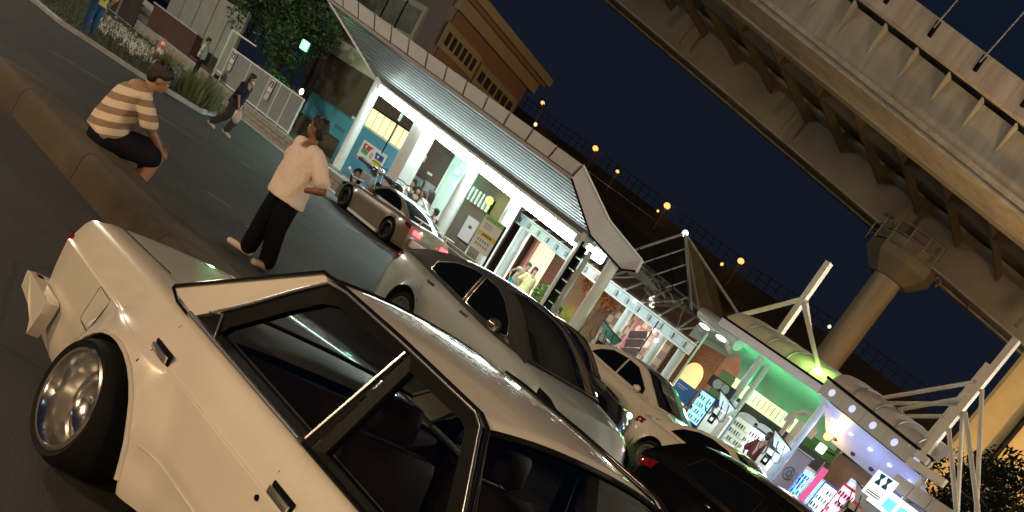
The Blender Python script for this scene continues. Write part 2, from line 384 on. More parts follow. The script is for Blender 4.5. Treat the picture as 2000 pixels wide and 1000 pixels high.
# ------------------------------------------------------------------ car library (local: x forward, origin on the ground under the rear axle, hull centred on y = 0)
def car_hull(S, step=0.04):
    """S: xr(t), xf(t) end positions by row height t in 0..1; hw(x); rows [(t, w)]; sill(x); belt(x); arches [(x, z, R)]; flare; crown; tub (x0, x1)"""
    rows, hw, sill, belt = S['rows'], S['hw'], S['sill'], S['belt']
    n = int((S['xf'](0.5) - S['xr'](0.5))/step); mb = MB(); bul_r, bul_f = S.get('bulge', (0.1, 0.15)); crown = S.get('crown', 0.03)
    fl = S.get('flare', 0.0)
    def wob(t):
        for (a, wa), (b, wb) in zip(rows, rows[1:]):
            if a <= t <= b: return lerp(wa, wb, (t - a)/(b - a))
        return rows[-1][1]
    def side_y(x, z, t):
        y = hw(x)*wob(t)
        if fl:
            for ax, az, ar in S['arches']:
                r = math.hypot(x - ax, z - az)
                if z < az + ar*1.6: y += fl*math.exp(-((r - ar)/S.get('flare_w', 0.07))**2) if r >= ar else fl
        return y
    S['side_y'] = side_y
    ts = [r[0] for r in rows]; T = []
    for a, b in zip(ts, ts[1:]):
        k = max(1, int((b - a)/0.07)); T += [lerp(a, b, i/k) for i in range(k)]
    T.append(1.0)
    def pt(s, t):
        x = lerp(S['xr'](t), S['xf'](t), s); z = lerp(sill(x), belt(x), t); return x, side_y(x, z, t), z
    for sg in (1, -1):
        P = [[pt(i/n, t) for t in T] for i in range(n + 1)]; inside = {}
        V = []
        for i in range(n + 1):
            for j in range(len(T)):
                x, y, z = P[i][j]; ins = False
                for ax, az, ar in S['arches']:
                    dx, dz = x - ax, z - az; r = math.hypot(dx, dz)
                    if r < ar:
                        ins = True; k = ar/max(r, 1e-4); x2, z2 = ax + dx*k, az + dz*k
                        if z2 < sill(x): z2 = z
                        x, z = x2, z2
                inside[(i, j)] = ins; V.append((x, sg*y, z))
        F = []; L = len(T)
        for i in range(n):
            for j in range(L - 1):
                if all(inside[q] for q in ((i, j), (i + 1, j), (i + 1, j + 1), (i, j + 1))): continue
                F.append((i*L + j, (i + 1)*L + j, (i + 1)*L + j + 1, i*L + j + 1))
        mb.add(V, F)
    nc = 12
    for i_end, sx, bul in ((0, -1, bul_r), (n, 1, bul_f)):
        def cap(u, v):
            j = u*(len(T) - 1); t = T[int(round(j))]; x, y, z = pt(i_end/n, t); q = 2*v - 1
            return Vector((x + sx*bul*(1 - q*q), y*q, z + crown*(1 - q*q)*t*t))
        mb.grid(cap, len(T) - 1, nc)
    V = []; F = []
    for i in range(n + 1):
        s = i/n; x, y, z = pt(s, 1.0)
        fr = max(0, 1 - s/0.12)**2; ff = max(0, 1 - (1 - s)/0.16)**2
        for c in range(nc + 1):
            q = 2*c/nc - 1
            V.append((x - bul_r*fr*(1 - q*q) + bul_f*ff*(1 - q*q), y*q, z + crown*(1 - q*q)))
    tub = S.get('tub')
    for i in range(n):
        xm = lerp(S['xr'](1), S['xf'](1), (i + 0.5)/n)
        for c in range(nc):
            if tub and tub[0] < xm < tub[1] and 0 < c < nc - 1: continue
            F.append((i*(nc + 1) + c, (i + 1)*(nc + 1) + c, (i + 1)*(nc + 1) + c + 1, i*(nc + 1) + c + 1))
    mb.add(V, F)
    return mb
def cabin_fns(C):
    """C: xb0, xr1, xf1, xb1 (rear glass base, roof rear, roof front, screen base), roof(x) height of the gutter, belt(x), ybelt, yroof, ztop, crown"""
    roof = C['roof']
    def side(z):
        return C['ybelt'] + (C['yroof'] - C['ybelt'])*(z - C['zb'])/(C['ztop'] - C['zb'])
    def top(x, q):
        zg = roof(x); yg = side(zg); k = min(1.0, max(0.0, (zg - C['zb'])/(C['ztop'] - C['zb'])))
        bow = C.get('bow', 0.10)*(1 - k)*(1 - q*q)
        sx = 1 if x > (C['xr1'] + C['xf1'])/2 else -1
        return Vector((x + sx*bow, yg*q, zg + C['crown']*(1 - abs(q)**2.4)*(0.35 + 0.65*k)))
    return side, top
def pane_side(C, side, poly, sg, th=0.006, off=0.0):
    mb = MB(); pts = [Vector((x, sg*(side(z) + off), z)) for x, z in poly]
    mb.prism(pts, (0, sg*th, 0)); return mb
def polyline_tube(side, pts, sg, r, off=0.004, n=6):
    return MB().tube([Vector((x, sg*(side(z) + off), z)) for x, z in pts], r, n)
def wheel(parent, x, y, z, R, W, rimr, sg, style='spoke', camber=0.0, n_spoke=10, rim_mat=None, dish=0.03):
    """sg = +1: outer face towards +y"""
    M = Matrix.Translation((x, y, z)) @ Matrix.Rotation(sg*camber, 4, 'X') @ (Matrix.Scale(1, 4) if sg > 0 else Matrix.Rotation(math.pi, 4, 'Z'))
    h = W/2; b = 0.022
    ty = MB().lathe([(rimr, -h*0.86), (rimr + 0.012, -h*0.93), (lerp(rimr, R, .55), -h*1.02), (R - b, -h*0.9), (R - b*.25, -h*0.7), (R, -h*.4), (R, h*.4), (R - b*.25, h*0.7), (R - b, h*0.9),
                     (lerp(rimr, R, .55), h*1.02), (rimr + 0.012, h*0.93), (rimr, h*0.86)], 48, M).obj('tyre', M_tyre, parent, smooth=40)
    rm = rim_mat or M_chrome
    d = dish
    if d > .1:   # deep polished bowl
        pf = [(rimr + .012, h*.90), (rimr + .016, h*.97), (rimr + .006, h*1.01), (rimr - .006, h*1.0), (rimr - .014, h*.93), (rimr - .022, h*.9 - d*.35), (rimr - .030, h*.9 - d*.62), (rimr*.80, h*.9 - d*.66), (rimr*.76, h*.9 - d*.80), (rimr*.55, h*.9 - d*1.0), (rimr*.30, h*.9 - d*1.08), (.01, h*.9 - d*1.1)]
    else: pf = [(rimr + 0.012, h*0.90), (rimr + 0.014, h*0.95), (rimr - 0.004, h*0.97), (rimr - 0.016, h*0.9), (rimr - 0.03, h*0.9 - d*0.6), (rimr*0.86, h*0.9 - d), (rimr*.8, h*.9 - d*1.02), (rimr*0.78, h*.9 - d*1.4), (0.01, h*.9 - d*1.4)]
    rim = MB().lathe(pf, 48, M).obj('rim', rm, tyre_parent(parent, ty), smooth=35)
    sp = MB()
    for k in range(n_spoke if d <= .1 else 0):
        a = 2*math.pi*k/n_spoke; ca, sa = math.cos(a), math.sin(a)
        p = [(0.05, -0.012), (rimr*0.82, -0.02 if style == 'spoke' else -0.035), (rimr*0.82, 0.02 if style == 'spoke' else 0.035), (0.05, 0.012)]
        V = [Vector((u*ca - v*sa, h*.9 - d*1.05, u*sa + v*ca)) for u, v in p] + [Vector((u*ca - v*sa, h*.9 - d*1.5, u*sa + v*ca)) for u, v in p]
        sp.add([M @ q for q in V], [(0, 1, 2, 3), (7, 6, 5, 4), (0, 4, 5, 1), (1, 5, 6, 2), (2, 6, 7, 3), (3, 7, 4, 0)])
    if d > .1:   # bolts and hub at the bottom of the bowl
        for k in range(10):
            a = 2*math.pi*k/10; c = Vector((rimr*.62*math.cos(a), h*.9 - d*.92, rimr*.62*math.sin(a)))
            sp.add([M @ (c + Vector((.009*math.cos(q), e, .009*math.sin(q)))) for e in (0, .012) for q in [math.pi*j/3 for j in range(6)]], [tuple(range(6)), tuple(range(6, 12))] + [(j, (j + 1) % 6, (j + 1) % 6 + 6, j + 6) for j in range(6)])
    sp.lathe([(0.0, h*.9 - d*0.9), (0.035, h*.9 - d*0.92), (0.045, h*.9 - d*1.1), (0.06, h*.9 - d*1.5)], 20, M)
    sp.obj('spokes', rm, tyre_parent(parent, ty), smooth=30)
    return ty
def tyre_parent(parent, ty): return ty
def well(parent, x, z, R, y0, y1, m=None):
    """dark inner wheel housing"""
    mb = MB().lathe([(R + .01, y0), (R + .01, y1), (0.02, y1)], 24, Matrix.Translation((x, 0, z)))
    return mb.obj('wheel_housing', m or M_black, parent)

# ------------------------------------------------------------------ the white saloon in the foreground
def white_saloon():
    car = thing('parked_car', 'old white four-door saloon with deep chrome wheels, nearest to the viewer', 'car', (-4.12, 2.895, 0))
    HW = 0.845
    belt = curve([(-1.15, .865), (-0.9, .885), (-0.2, .905), (0.4, .905), (2.2, .90), (2.6, .88), (3.4, .83), (3.62, .80)])
    S = dict(xr=lambda t: -1.06 + (0.075 if t > .98 else 0.0) - 0.07*math.sin(min(1, t)*2.6) + 0.03*t, xf=lambda t: 3.60 - 0.05*abs(t - .6),
             hw=curve([(-1.2, HW*.93), (-0.95, HW*.965), (-0.6, HW*.985), (0.2, HW), (2.6, HW), (3.2, HW*.97), (3.62, HW*.92)]),
             sill=lambda x: 0.17 + (0.05*max(0, (-0.55 - x)/0.5)), belt=belt,
             rows=[(0, .955), (0.08, .978), (0.22, .992), (0.345, .999), (0.36, 1.004), (0.50, 1.003), (0.70, 1.0), (0.735, 0.998), (0.752, .984), (0.80, .976), (0.90, .948), (0.955, .920), (0.985, .885), (1.0, .845)],
             arches=[(0.07, 0.235, 0.425), (2.67, 0.30, 0.33)], flare=0.075, flare_w=0.10, bulge=(0.05, 0.06), crown=0.028, tub=(0.30, 2.10))
    hull = car_hull(S, 0.025)
    body = hull.obj('body', M_white_pt, car, smooth=28, weld=0.0008)
    sy = lambda x, z: S['side_y'](x, z, (z - S['sill'](x))/(belt(x) - S['sill'](x)))
    # floor and tub
    MB().box(-0.95, 3.4, -.74, .74, .2, .24).obj('floor_pan', M_black, car)
    for ax in (0.0, 2.67):
        for sg in (-1, 1): well(car, ax + (.07 if ax == 0 else 0), .235 if ax == 0 else .30, .425 if ax == 0 else .33, sg*.80, sg*.45)
    # arch lips
    for sg in (-1, 1):
        pts = []
        for k in range(-8, 25):
            a = math.pi*k/16; x, z = .07 + .425*math.cos(a), .235 + .425*math.sin(a)
            if z < .175: continue
            pts.append(Vector((x, sg*(sy(x, max(z, .18)) + 0.006), z)))
        MB().tube(pts, 0.011, 6).obj('arch_lip', M_white_pt, body, smooth=60)
    # side strip, waist crease in body paint and door gaps
    for sg in (-1, 1):
        def line(pts, r, m, nm, off=0.001):
            return MB().tube([Vector((x, sg*(sy(x, z) + off), z)) for x, z in pts], r, 6).obj(nm, m, body, smooth=60)
        line([(0.52 + .05*i, .418) for i in range(35)], .005, M_white_pt, 'side_moulding', .004)
        line([(-1.0 + .05*i, .718) for i in range(78)], .0035, M_white_pt, 'waist_crease', .001)
        line([(.16, .9), (.20, .86), (.215, .80), (.22, .74), (.235, .66)], .0028, M_seam, 'door_gap', -.0012)
        line([(1.285, .90), (1.29, .8), (1.285, .6), (1.28, .4), (1.27, .2)], .0028, M_seam, 'door_gap', -.0012)
        line([(2.36, .90), (2.38, .7), (2.36, .5), (2.35, .3), (2.35, .2)], .0028, M_seam, 'door_gap', -.0012)
        # fuel lid
        if sg < 0:
            fl = [(-.49, .70), (-.345, .695), (-.34, .68), (-.355, .53), (-.37, .515), (-.535, .505), (-.55, .52), (-.50, .69), (-.49, .70)]
            line(fl, .0026, M_seam, 'fuel_lid_gap', -.001)
        # door handles: chrome flap in a dark recess
        for hx in (.27, 1.40):
            hb = MB().cbox(hx - .085, hx + .085, sg*(sy(hx, .745) - .004) - .008, sg*(sy(hx, .745) + .004) + .008, .715, .775, .006).obj('door_handle', M_trim, car, smooth=40)
            MB().cbox(hx - .075, hx + .075, sg*(sy(hx, .745) + .012) - .008, sg*(sy(hx, .745) + .012) + .008, .722, .757, .006).obj('flap', M_chrome, hb, smooth=40)
        MB().lathe([(0, .006), (.011, .006), (.013, 0)], 16, Matrix.Translation((1.30, sg*(sy(1.3, .68) + .001), .68)) @ Matrix.Rotation(0 if sg > 0 else math.pi, 4, 'X')).obj('door_lock', M_trim, body)
    # rear bumper, body colour, with short tapering returns along the sides
    bmp = MB().cbox(-1.20, -1.10, -.862, .862, .352, .458, .016).obj('rear_bumper', M_white_pt, car, smooth=40)
    for sg in (-1, 1):
        mb = MB(); ring = [(-1.205, .445), (-1.17, .458), (-.83, .458), (-.808, .445), (-.825, .38), (-.86, .29), (-.888, .235), (-.915, .30), (-1.0, .345), (-1.20, .36)]
        mb.prism([Vector((x, sg*(.893 if x > -1.16 else .875), z)) for x, z in ring], (0, -sg*.06, 0)); mb.obj('bumper_return', M_white_pt, bmp)
    MB().box(-1.16, -1.05, -.72, .72, .34, .43).obj('bumper_mount', M_black, car)
    # tail lamps and panel
    for sg in (-1, 1):
        MB().cbox(-1.150, -1.07, min(sg*.30, sg*.79), max(sg*.30, sg*.79), .53, .735, .012).obj('tail_lamp', M_red_lens, car, smooth=40)
    MB().box(-1.135, -1.06, -.30, .30, .52, .74).obj('number_panel', M_trim, car)
    # trunk lid gap and boot lid sheet edge
    lid = [Vector((-1.02, sg*.66, .892)) for sg in (-1,)] + [Vector((-.9, -.665, .905)), Vector((-.3, -.665, .933))]
    MB().tube(lid, .003, 5).obj('lid_gap', M_seam, body); MB().tube([Vector((p.x, -p.y, p.z)) for p in lid], .003, 5).obj('lid_gap', M_seam, body)
    # cabin
    C = dict(xb0=-.06, xr1=.60, xf1=1.79, xb1=2.24, zb=.90, ztop=1.385, ybelt=.745, yroof=.565, crown=.045, bow=.07)
    C['roof'] = curve([(-.06, .93), (.25, 1.15), (.60, 1.372), (.9, 1.385), (1.4, 1.387), (1.79, 1.368), (2.02, 1.14), (2.24, .925)])
    # the kinks at roof ends stay crisp
    def roofz(x):
        if x < .60: return lerp(.93, 1.372, (x + .06)/.66)
        if x > 1.79: return lerp(1.368, .925, (x - 1.79)/.45)
        return 1.372 + .018*math.sin(math.pi*(x - .60)/1.19) + (-.004)*(x - .6)/1.19
    C['roof'] = roofz
    side, top = cabin_fns(C)
    roof = MB().grid(lambda u, v: top(lerp(.58, 1.81, u), 2*v - 1), 24, 28)
    roof.obj('roof', M_white_pt, car, smooth=40)
    MB().grid(lambda u, v: top(lerp(.58, 1.81, u), (2*v - 1)*.97) - Vector((0, 0, .035)), 10, 12).obj('headliner', M_trim, car)
    for nm, x0, x1 in (('rear_window', -.03, .57), ('windscreen', 1.82, 2.22)):
        MB().grid(lambda u, v: top(lerp(x0, x1, u), (2*v - 1)*.955), 8, 14).obj(nm, glassm('car glass', trans=.40), car, smooth=60)
        for q in (-.965, .965):
            MB().tube([top(lerp(x0 - .02, x1 + .02, i/8), q) + Vector((0, 0, .004)) for i in range(9)], .014, 6).obj('window_trim', M_trim if nm == 'windscreen' else M_blackgloss, car, smooth=60)
        for xx in (x0 - .012, x1 + .012):
            MB().tube([top(xx, q/10*.97) + Vector((0, 0, .003)) for q in range(-10, 11)], .012, 6).obj('window_trim', M_trim, car, smooth=60)
    for sg in (-1, 1):
        # pillars as thick plates on the side plane
        def plate(nm, poly, m, th=-.035, off=0.0):
            return pane_side(C, side, poly, sg, th, off).obj(nm, m, car)
        def strip(nm, pts, r, m, off=.004):
            return polyline_tube(side, pts, sg, r, off, 8).obj(nm, m, car, smooth=60)
        plate('rear_pillar', [(-.10, .925), (.17, .915), (.245, .975), (.40, 1.105), (.55, 1.262), (.655, 1.372), (.58, 1.392)], M_white_pt)
        plate('quarter_trim', [(.18, .915), (.405, .915), (.315, 1.0), (.27, .975)], M_trim, -.03, -.001)
        # door frames (black) around both glasses
        r_out = [(.20, .918), (.27, .975), (.41, 1.102), (.56, 1.258), (.68, 1.366), (.78, 1.384), (1.285, 1.386), (1.29, .918)]
        r_in = [(.385, .945), (.40, .985), (.50, 1.085), (.60, 1.19), (.72, 1.298), (.80, 1.33), (1.248, 1.345), (1.225, .945)]
        f_out = [(1.30, .918), (1.295, 1.386), (1.72, 1.382), (1.80, 1.360), (2.235, .925), (2.0, .918)]
        f_in = [(1.352, .945), (1.348, 1.335), (1.70, 1.334), (1.745, 1.322), (2.06, .99), (2.03, .945)]
        for nm, a, b in (('rear_door_frame', r_out, r_in), ('front_door_frame', f_out, f_in)):
            n = len(a); fr = MB()
            def P3(p, o): return Vector((p[0], sg*(side(p[1]) + o), p[1]))
            # connect rings of equal count by resampling
            def res(poly, m):
                L = [0]; q = poly + [poly[0]]
                for i in range(len(poly)): L.append(L[-1] + math.dist(q[i], q[i + 1]))
                out_ = []
                for k in range(m):
                    d = L[-1]*k/m; i = 0
                    while L[i + 1] < d: i += 1
                    t = (d - L[i])/(L[i + 1] - L[i]); out_.append((lerp(q[i][0], q[i + 1][0], t), lerp(q[i][1], q[i + 1][1], t)))
                return out_
            if len(a) == len(b): A_, B_ = a, b
            else: A_, B_ = res(a, 40), res(b, 40)
            n = len(A_)
            V = [P3(p, .002) for p in A_] + [P3(p, -.006) for p in B_] + [P3(p, -.04) for p in B_]
            F = [(i, (i + 1) % n, n + (i + 1) % n, n + i) for i in range(n)] + [(n + i, n + (i + 1) % n, 2*n + (i + 1) % n, 2*n + i) for i in range(n)]
            fr.add(V, F).obj(nm, M_trim, car)
            MB().add([P3(p, -.018) for p in B_], [tuple(range(n))]).obj('side_window', glassm('car glass', trans=.40), car)
        # bright work
        strip('gutter', [(-.08, .94), (.60, 1.39), (.75, 1.398), (1.2, 1.402), (1.76, 1.394), (1.83, 1.372), (2.25, .935)], .009, M_blackgloss, .006)
        strip('gutter_chrome', [(.27, .985), (.41, 1.112), (.56, 1.268), (.675, 1.374), (.80, 1.391), (1.27, 1.393), (1.74, 1.387), (1.80, 1.365), (2.23, .935)], .0075, M_chrome, .010)
        strip('pillar_chrome', [(1.235, .93), (1.275, 1.375)], .0065, M_chrome, .006)
        strip('belt_chrome', [(.16, .913), (.5, .914), (1.22, .914)], .014, M_chrome, .010)
        strip('belt_trim', [(1.25, .914), (1.7, .914), (2.2, .914)], .012, M_blackgloss, .006)
        strip('corner_chrome', [(.245, .975), (.325, 1.005), (.40, .925)], .006, M_chrome, .006)
        strip('pillar_foot_trim', [(-.08, .93), (.02, .905), (.15, .902), (.18, .918)], .008, M_blackgloss, .006)
    # seats and cabin
    for sx, sw in ((.55, 1.15), (1.35, .50), (1.35, -.50)):
        bench = abs(sw) > 1
        ys = (-.56, .56) if bench else ((.10, .60) if sw > 0 else (-.60, -.10))
        st = MB().cbox(sx - .02, sx + .5, ys[0], ys[1], .38, .56, .05).obj('seat', M_tan_leather, car, smooth=50)
        Mb = Matrix.Translation((sx, 0, .52)) @ Matrix.Rotation(R_(-14), 4, 'Y')
        MB().cbox(-.16, .02, ys[0], ys[1], 0, .52 if not bench else .42, .05, Mb).obj('seat_back', M_tan_leather, st, smooth=50)
        if not bench: MB().cbox(-.13, -.02, ys[0] + .13, ys[1] - .13, .53, .70, .04, Mb).obj('headrest', M_tan_leather, st, smooth=50)
    MB().cbox(1.95, 2.35, -.66, .66, .62, .90, .06).obj('dashboard', M_trim, car, smooth=50)
    MB().box(-.02, .42, -.68, .68, .84, .87).obj('parcel_shelf', M_trim, car)
    MB().tube([Vector((1.83 + .05*math.sin(a*.5), .36 + .18*math.cos(a), .82 + .17*math.sin(a))) for a in [2*math.pi*k/20 for k in range(20)]], .012, 6, closed=True).obj('steering_wheel', M_trim, car, smooth=60)
    for sg in (-1, 1):
        MB().box(.3, 2.2, min(sg*.70, sg*.73), max(sg*.70, sg*.73), .30, .88).obj('door_card', M_tan_leather, car)
    # wheels
    for wx in (0.0, 2.67):
        for sg in (-1, 1):
            wheel(car, wx, sg*(.845 if wx == 0 else .78), .300, .302, .31, .226, sg, 'spoke', camber=R_(8), n_spoke=8, dish=.17, rim_mat=M_polish)
    # front end
    MB().cbox(3.58, 3.70, -.86, .86, .30, .46, .03).obj('front_bumper', M_white_pt, car, smooth=40)
    MB().box(3.60, 3.655, -.40, .40, .52, .72).obj('grille', M_chrome, car)
    for sg in (-1, 1): MB().cbox(3.58, 3.66, min(sg*.42, sg*.78), max(sg*.42, sg*.78), .54, .70, .01).obj('headlamp', mat('lamp glass', (.55, .55, .55), .1, spec=.6), car)
    for sg in (-1, 1):
        MB().cbox(2.05, 2.16, min(sg*.80, sg*.98), max(sg*.80, sg*.98), .93, 1.04, .02).obj('door_mirror', M_trim, car, smooth=40)
    return car
white_saloon()
# ------------------------------------------------------------------ everyday cars
def lamp_patch(q, sy, sg):
    """lens draped on the wing: q lists the upper edge, then the lower edge backwards"""
    h = len(q)//2; up_, lo_ = q[:h], q[h:][::-1]
    def on(e, u):
        i = u*(len(e) - 1); k = min(int(i), len(e) - 2); f = i - k; return lerp(e[k][0], e[k + 1][0], f), lerp(e[k][1], e[k + 1][1], f)
    def fn(u, v):
        (x0, z0), (x1, z1) = on(up_, u), on(lo_, u); x, z = lerp(x0, x1, v), lerp(z0, z1, v)
        return Vector((x, sg*(sy(x, z) + .004 + .008*math.sin(math.pi*v)), z))
    return MB().grid(fn, 14, 6)
def road_car(name_label, loc, rz, P, cat='car', paint=None, group=None):
    """P: L(r, f) overhang ends, wb, W, sill, beltpts, roofpts (gutter line incl. both glass bases), xr1, xf1, ybelt, yroof, crown, arches R, wheel R, doors, lamps"""
    car = thing('parked_car', name_label, cat, loc, rz, group)
    HW = P['W']/2; xr, xf = P['ends']; paint = paint or M_white_pt
    belt = curve(P['belt'])
    rk = P.get('rear_lean', .08); nk = P.get('nose', .22)
    S = dict(xr=lambda t: xr + rk*(t**2)*1.0 + .05*(1 - t)**2, xf=lambda t: xf - nk*t**2.2 - .06*(1 - t)**2,
             hw=curve([(xr, HW*.84), (xr + .18, HW*.93), (xr + .5, HW*.985), (0.4, HW), (P['wb'] - .2, HW), (xf - .55, HW*.97), (xf - .2, HW*.87), (xf, HW*.74)]),
             sill=lambda x: P['sill'] + .05*max(0, -x - .3) + .05*max(0, x - P['wb'] - .3), belt=belt,
             rows=P.get('rows', [(0, .93), (.1, .97), (.25, .985), (.5, 1.0), (.66, .997), (.74, .985), (.86, .962), (.94, .93), (.98, .89), (1, .84)]),
             arches=[(0, P['wr'] + .01, P['wr'] + .055), (P['wb'], P['wr'] + .01, P['wr'] + .055)], flare=.02, flare_w=.05, bulge=P.get('bulge', (.10, .20)), crown=.04)
    body = car_hull(S, P.get('step', .06)).obj('body', paint, car, smooth=32, weld=.001)
    S_ = S; sy = lambda x, z: S['side_y'](x, z, max(0, min(1, (z - S['sill'](x))/(belt(x) - S['sill'](x)))))
    MB().box(xr + .15, xf - .2, -HW*.85, HW*.85, P['sill'] + .01, P['sill'] + .04).obj('floor_pan', M_black, car)
    for ax in (0, P['wb']):
        for sg in (-1, 1):
            well(car, ax, P['wr'] + .01, P['wr'] + .055, sg*HW*.97, sg*HW*.5)
            wheel(car, ax, sg*(HW - P.get('wheel_in', .115)), P['wr'], P['wr'], P.get('ww', .205), P['rim'], sg, P.get('wstyle', 'blade'), camber=P.get('camber', 0), n_spoke=P.get('nsp', 8), rim_mat=P.get('rimm') or mat('alloy', (.45, .46, .48), .3, .9), dish=P.get('dish', .03))
    rf = curve(P['roof']); rp = P['roof']
    C = dict(xb0=rp[0][0], xr1=P['xr1'], xf1=P['xf1'], xb1=rp[-1][0], zb=P['zb'], ztop=max(p[1] for p in rp), ybelt=P['ybelt'], yroof=P['yroof'], crown=P.get('crown', .05), bow=P.get('bow', .12))
    def roofz(x):   # straight runs with eased joints
        return rf(x)
    C['roof'] = roofz
    side, top = cabin_fns(C); x0, x1 = rp[0][0], rp[-1][0]
    shell = MB().grid(lambda u, v: top(lerp(x0, x1, u), 2*v - 1), 40, 20)
    for sg in (-1, 1):
        shell.grid(lambda u, v: (lambda x, zt: Vector((x, sg*(side(lerp(belt(x) - .05, zt, v)) + .012*math.sin(math.pi*v)), lerp(belt(x) - .05, zt, v))))(lerp(x0, x1, u), max(belt(lerp(x0, x1, u)) - .05, roofz(lerp(x0, x1, u)))), 40, 6)
    shell.obj('roof', P.get('roofm') or paint, car, smooth=40, weld=.001)
    # panes lie 4 mm proud of the shell
    for nm, a, b in (('rear_window', P.get('rw0', x0 + .06), P['xr1'] - .03), ('windscreen', P['xf1'] + .05, x1 - .04)):
        if b - a < .08: continue
        MB().grid(lambda u, v: top(lerp(a, b, u), (2*v - 1)*.90) + Vector((0, 0, .006)), 10, 12).obj(nm, M_glass_dark, car, smooth=60)
    for sg in (-1, 1):
        for poly in P['glass']:
            pts = []
            for i, (a, b) in enumerate(zip(poly, poly[1:] + poly[:1])):
                for k in range(4):
                    x, z = lerp(a[0], b[0], k/4), lerp(a[1], b[1], k/4); v = (z - (belt(x) - .05))/max(.05, roofz(x) - belt(x) + .05)
                    pts.append(Vector((x, sg*(side(z) + .012*math.sin(math.pi*max(0, min(1, v))) + .001), z)))
            MB().prism(pts, (0, sg*.006, 0)).obj('side_window', M_glass_dark, car, smooth=30)
            MB().tube([p + Vector((0, sg*.006, 0)) for p in pts], .008, 5, closed=True).obj('window_trim', P.get('trimm') or M_trim, car, smooth=60)
        for pts in P.get('gaps', []):
            MB().tube([Vector((x, sg*(sy(x, z) - .001), z)) for x, z in pts], .004, 5).obj('door_gap', M_seam, body)
        for hx, hz in P.get('handles', []):
            MB().cbox(hx - .09, hx + .09, sg*sy(hx, hz) - .018, sg*sy(hx, hz) + .018, hz - .018, hz + .018, .012).obj('door_handle', P.get('handlem') or paint, car, smooth=50)
        if 'mirror' in P:
            mx, mz = P['mirror']; my = sg*(side(mz) + .13)
            mo = MB().sphere((mx, my, mz), .07, .12, .075, 14).obj('door_mirror', P.get('mirrorm') or paint, car, smooth=60)
            MB().bar((mx, sg*(side(mz) - .02), mz - .05), (mx, my, mz - .03), .05, .03).obj('mirror_arm', M_trim, mo)
        for q in P.get('headlamp', []):
            lamp_patch(q, sy, sg).obj('headlamp', mat('headlamp glass', (.008, .008, .009), .06, spec=.7), car, smooth=60)
        for q in P.get('taillamp', []):
            lamp_patch(q, sy, sg).obj('tail_lamp', M_red_lens, car, smooth=60)
    for nm, x, z0, z1, w, m in P.get('front', []):
        MB().cbox(x - .03, x, -w, w, z0, z1, .01).obj(nm, m, car)
    return car, S, sy, side, top

SILVER = mat('silver paint', (.50, .585, .59), .30, .42, coat=.9, var=.03, vscale=300)
prius = dict(ends=(-.86, 3.62), wb=2.70, W=1.745, sill=.17, wr=.315, rim=.215, ww=.195, zb=.93, ybelt=.755, yroof=.585, nose=.42, rear_lean=.14,
    belt=[(-.86, 1.0), (-.6, 1.035), (0, 1.0), (.8, .945), (1.8, .90), (2.25, .90), (2.7, .86), (3.2, .775), (3.55, .64), (3.62, .60)],
    roof=[(-.66, 1.05), (-.3, 1.22), (.1, 1.335), (.5, 1.405), (1.0, 1.43), (1.25, 1.43), (1.55, 1.385), (1.9, 1.24), (2.3, 1.02), (2.5, .91)],
    xr1=.12, xf1=1.38, crown=.055, bow=.14, roofm=mat('dark grey roof paint', (.06, .06, .058), .25, .4, coat=.8),
    glass=[[(.02, 1.04), (.02, 1.16), (.30, 1.30), (.62, 1.365), (.86, 1.375), (.90, .985)], [(.97, .98), (.93, 1.375), (1.22, 1.365), (1.48, 1.29), (1.82, 1.12), (1.96, .98), (1.88, .955)]],
    gaps=[[(.93, .95), (.95, .7), (.94, .4), (.92, .22)], [(1.98, .90), (2.05, .72), (2.03, .45), (2.02, .22)], [(.10, .98), (.18, .8), (.27, .62), (.38, .42)]],
    handles=[(.28, .90), (1.14, .86)], handlem=mat('satin handle', (.25, .25, .24), .25, .8), mirror=(1.78, 1.0), mirrorm=mat('satin mirror', (.5, .45, .4), .15, .9), trimm=M_chrome,
    headlamp=[[(2.94, .765), (3.15, .745), (3.36, .67), (3.56, .56), (3.55, .47), (3.34, .53), (3.12, .62), (2.97, .69)], [(3.30, .48), (3.58, .40), (3.58, .30), (3.32, .33)]],
    taillamp=[[(-.74, 1.0), (-.60, .985), (-.66, .86), (-.78, .80)]], bulge=(.12, .22),
    front=[('grille', 3.80, .30, .46, .55, M_blackgloss), ('number_plate', 3.83, .36, .46, .17, mat('plate', (.7, .7, .66), .4))])
road_car('silver hatchback with dark glass and black roof, parked beyond the white saloon roof', (-11.2, 9.53, 0), 0, dict(prius, step=.04), paint=SILVER)

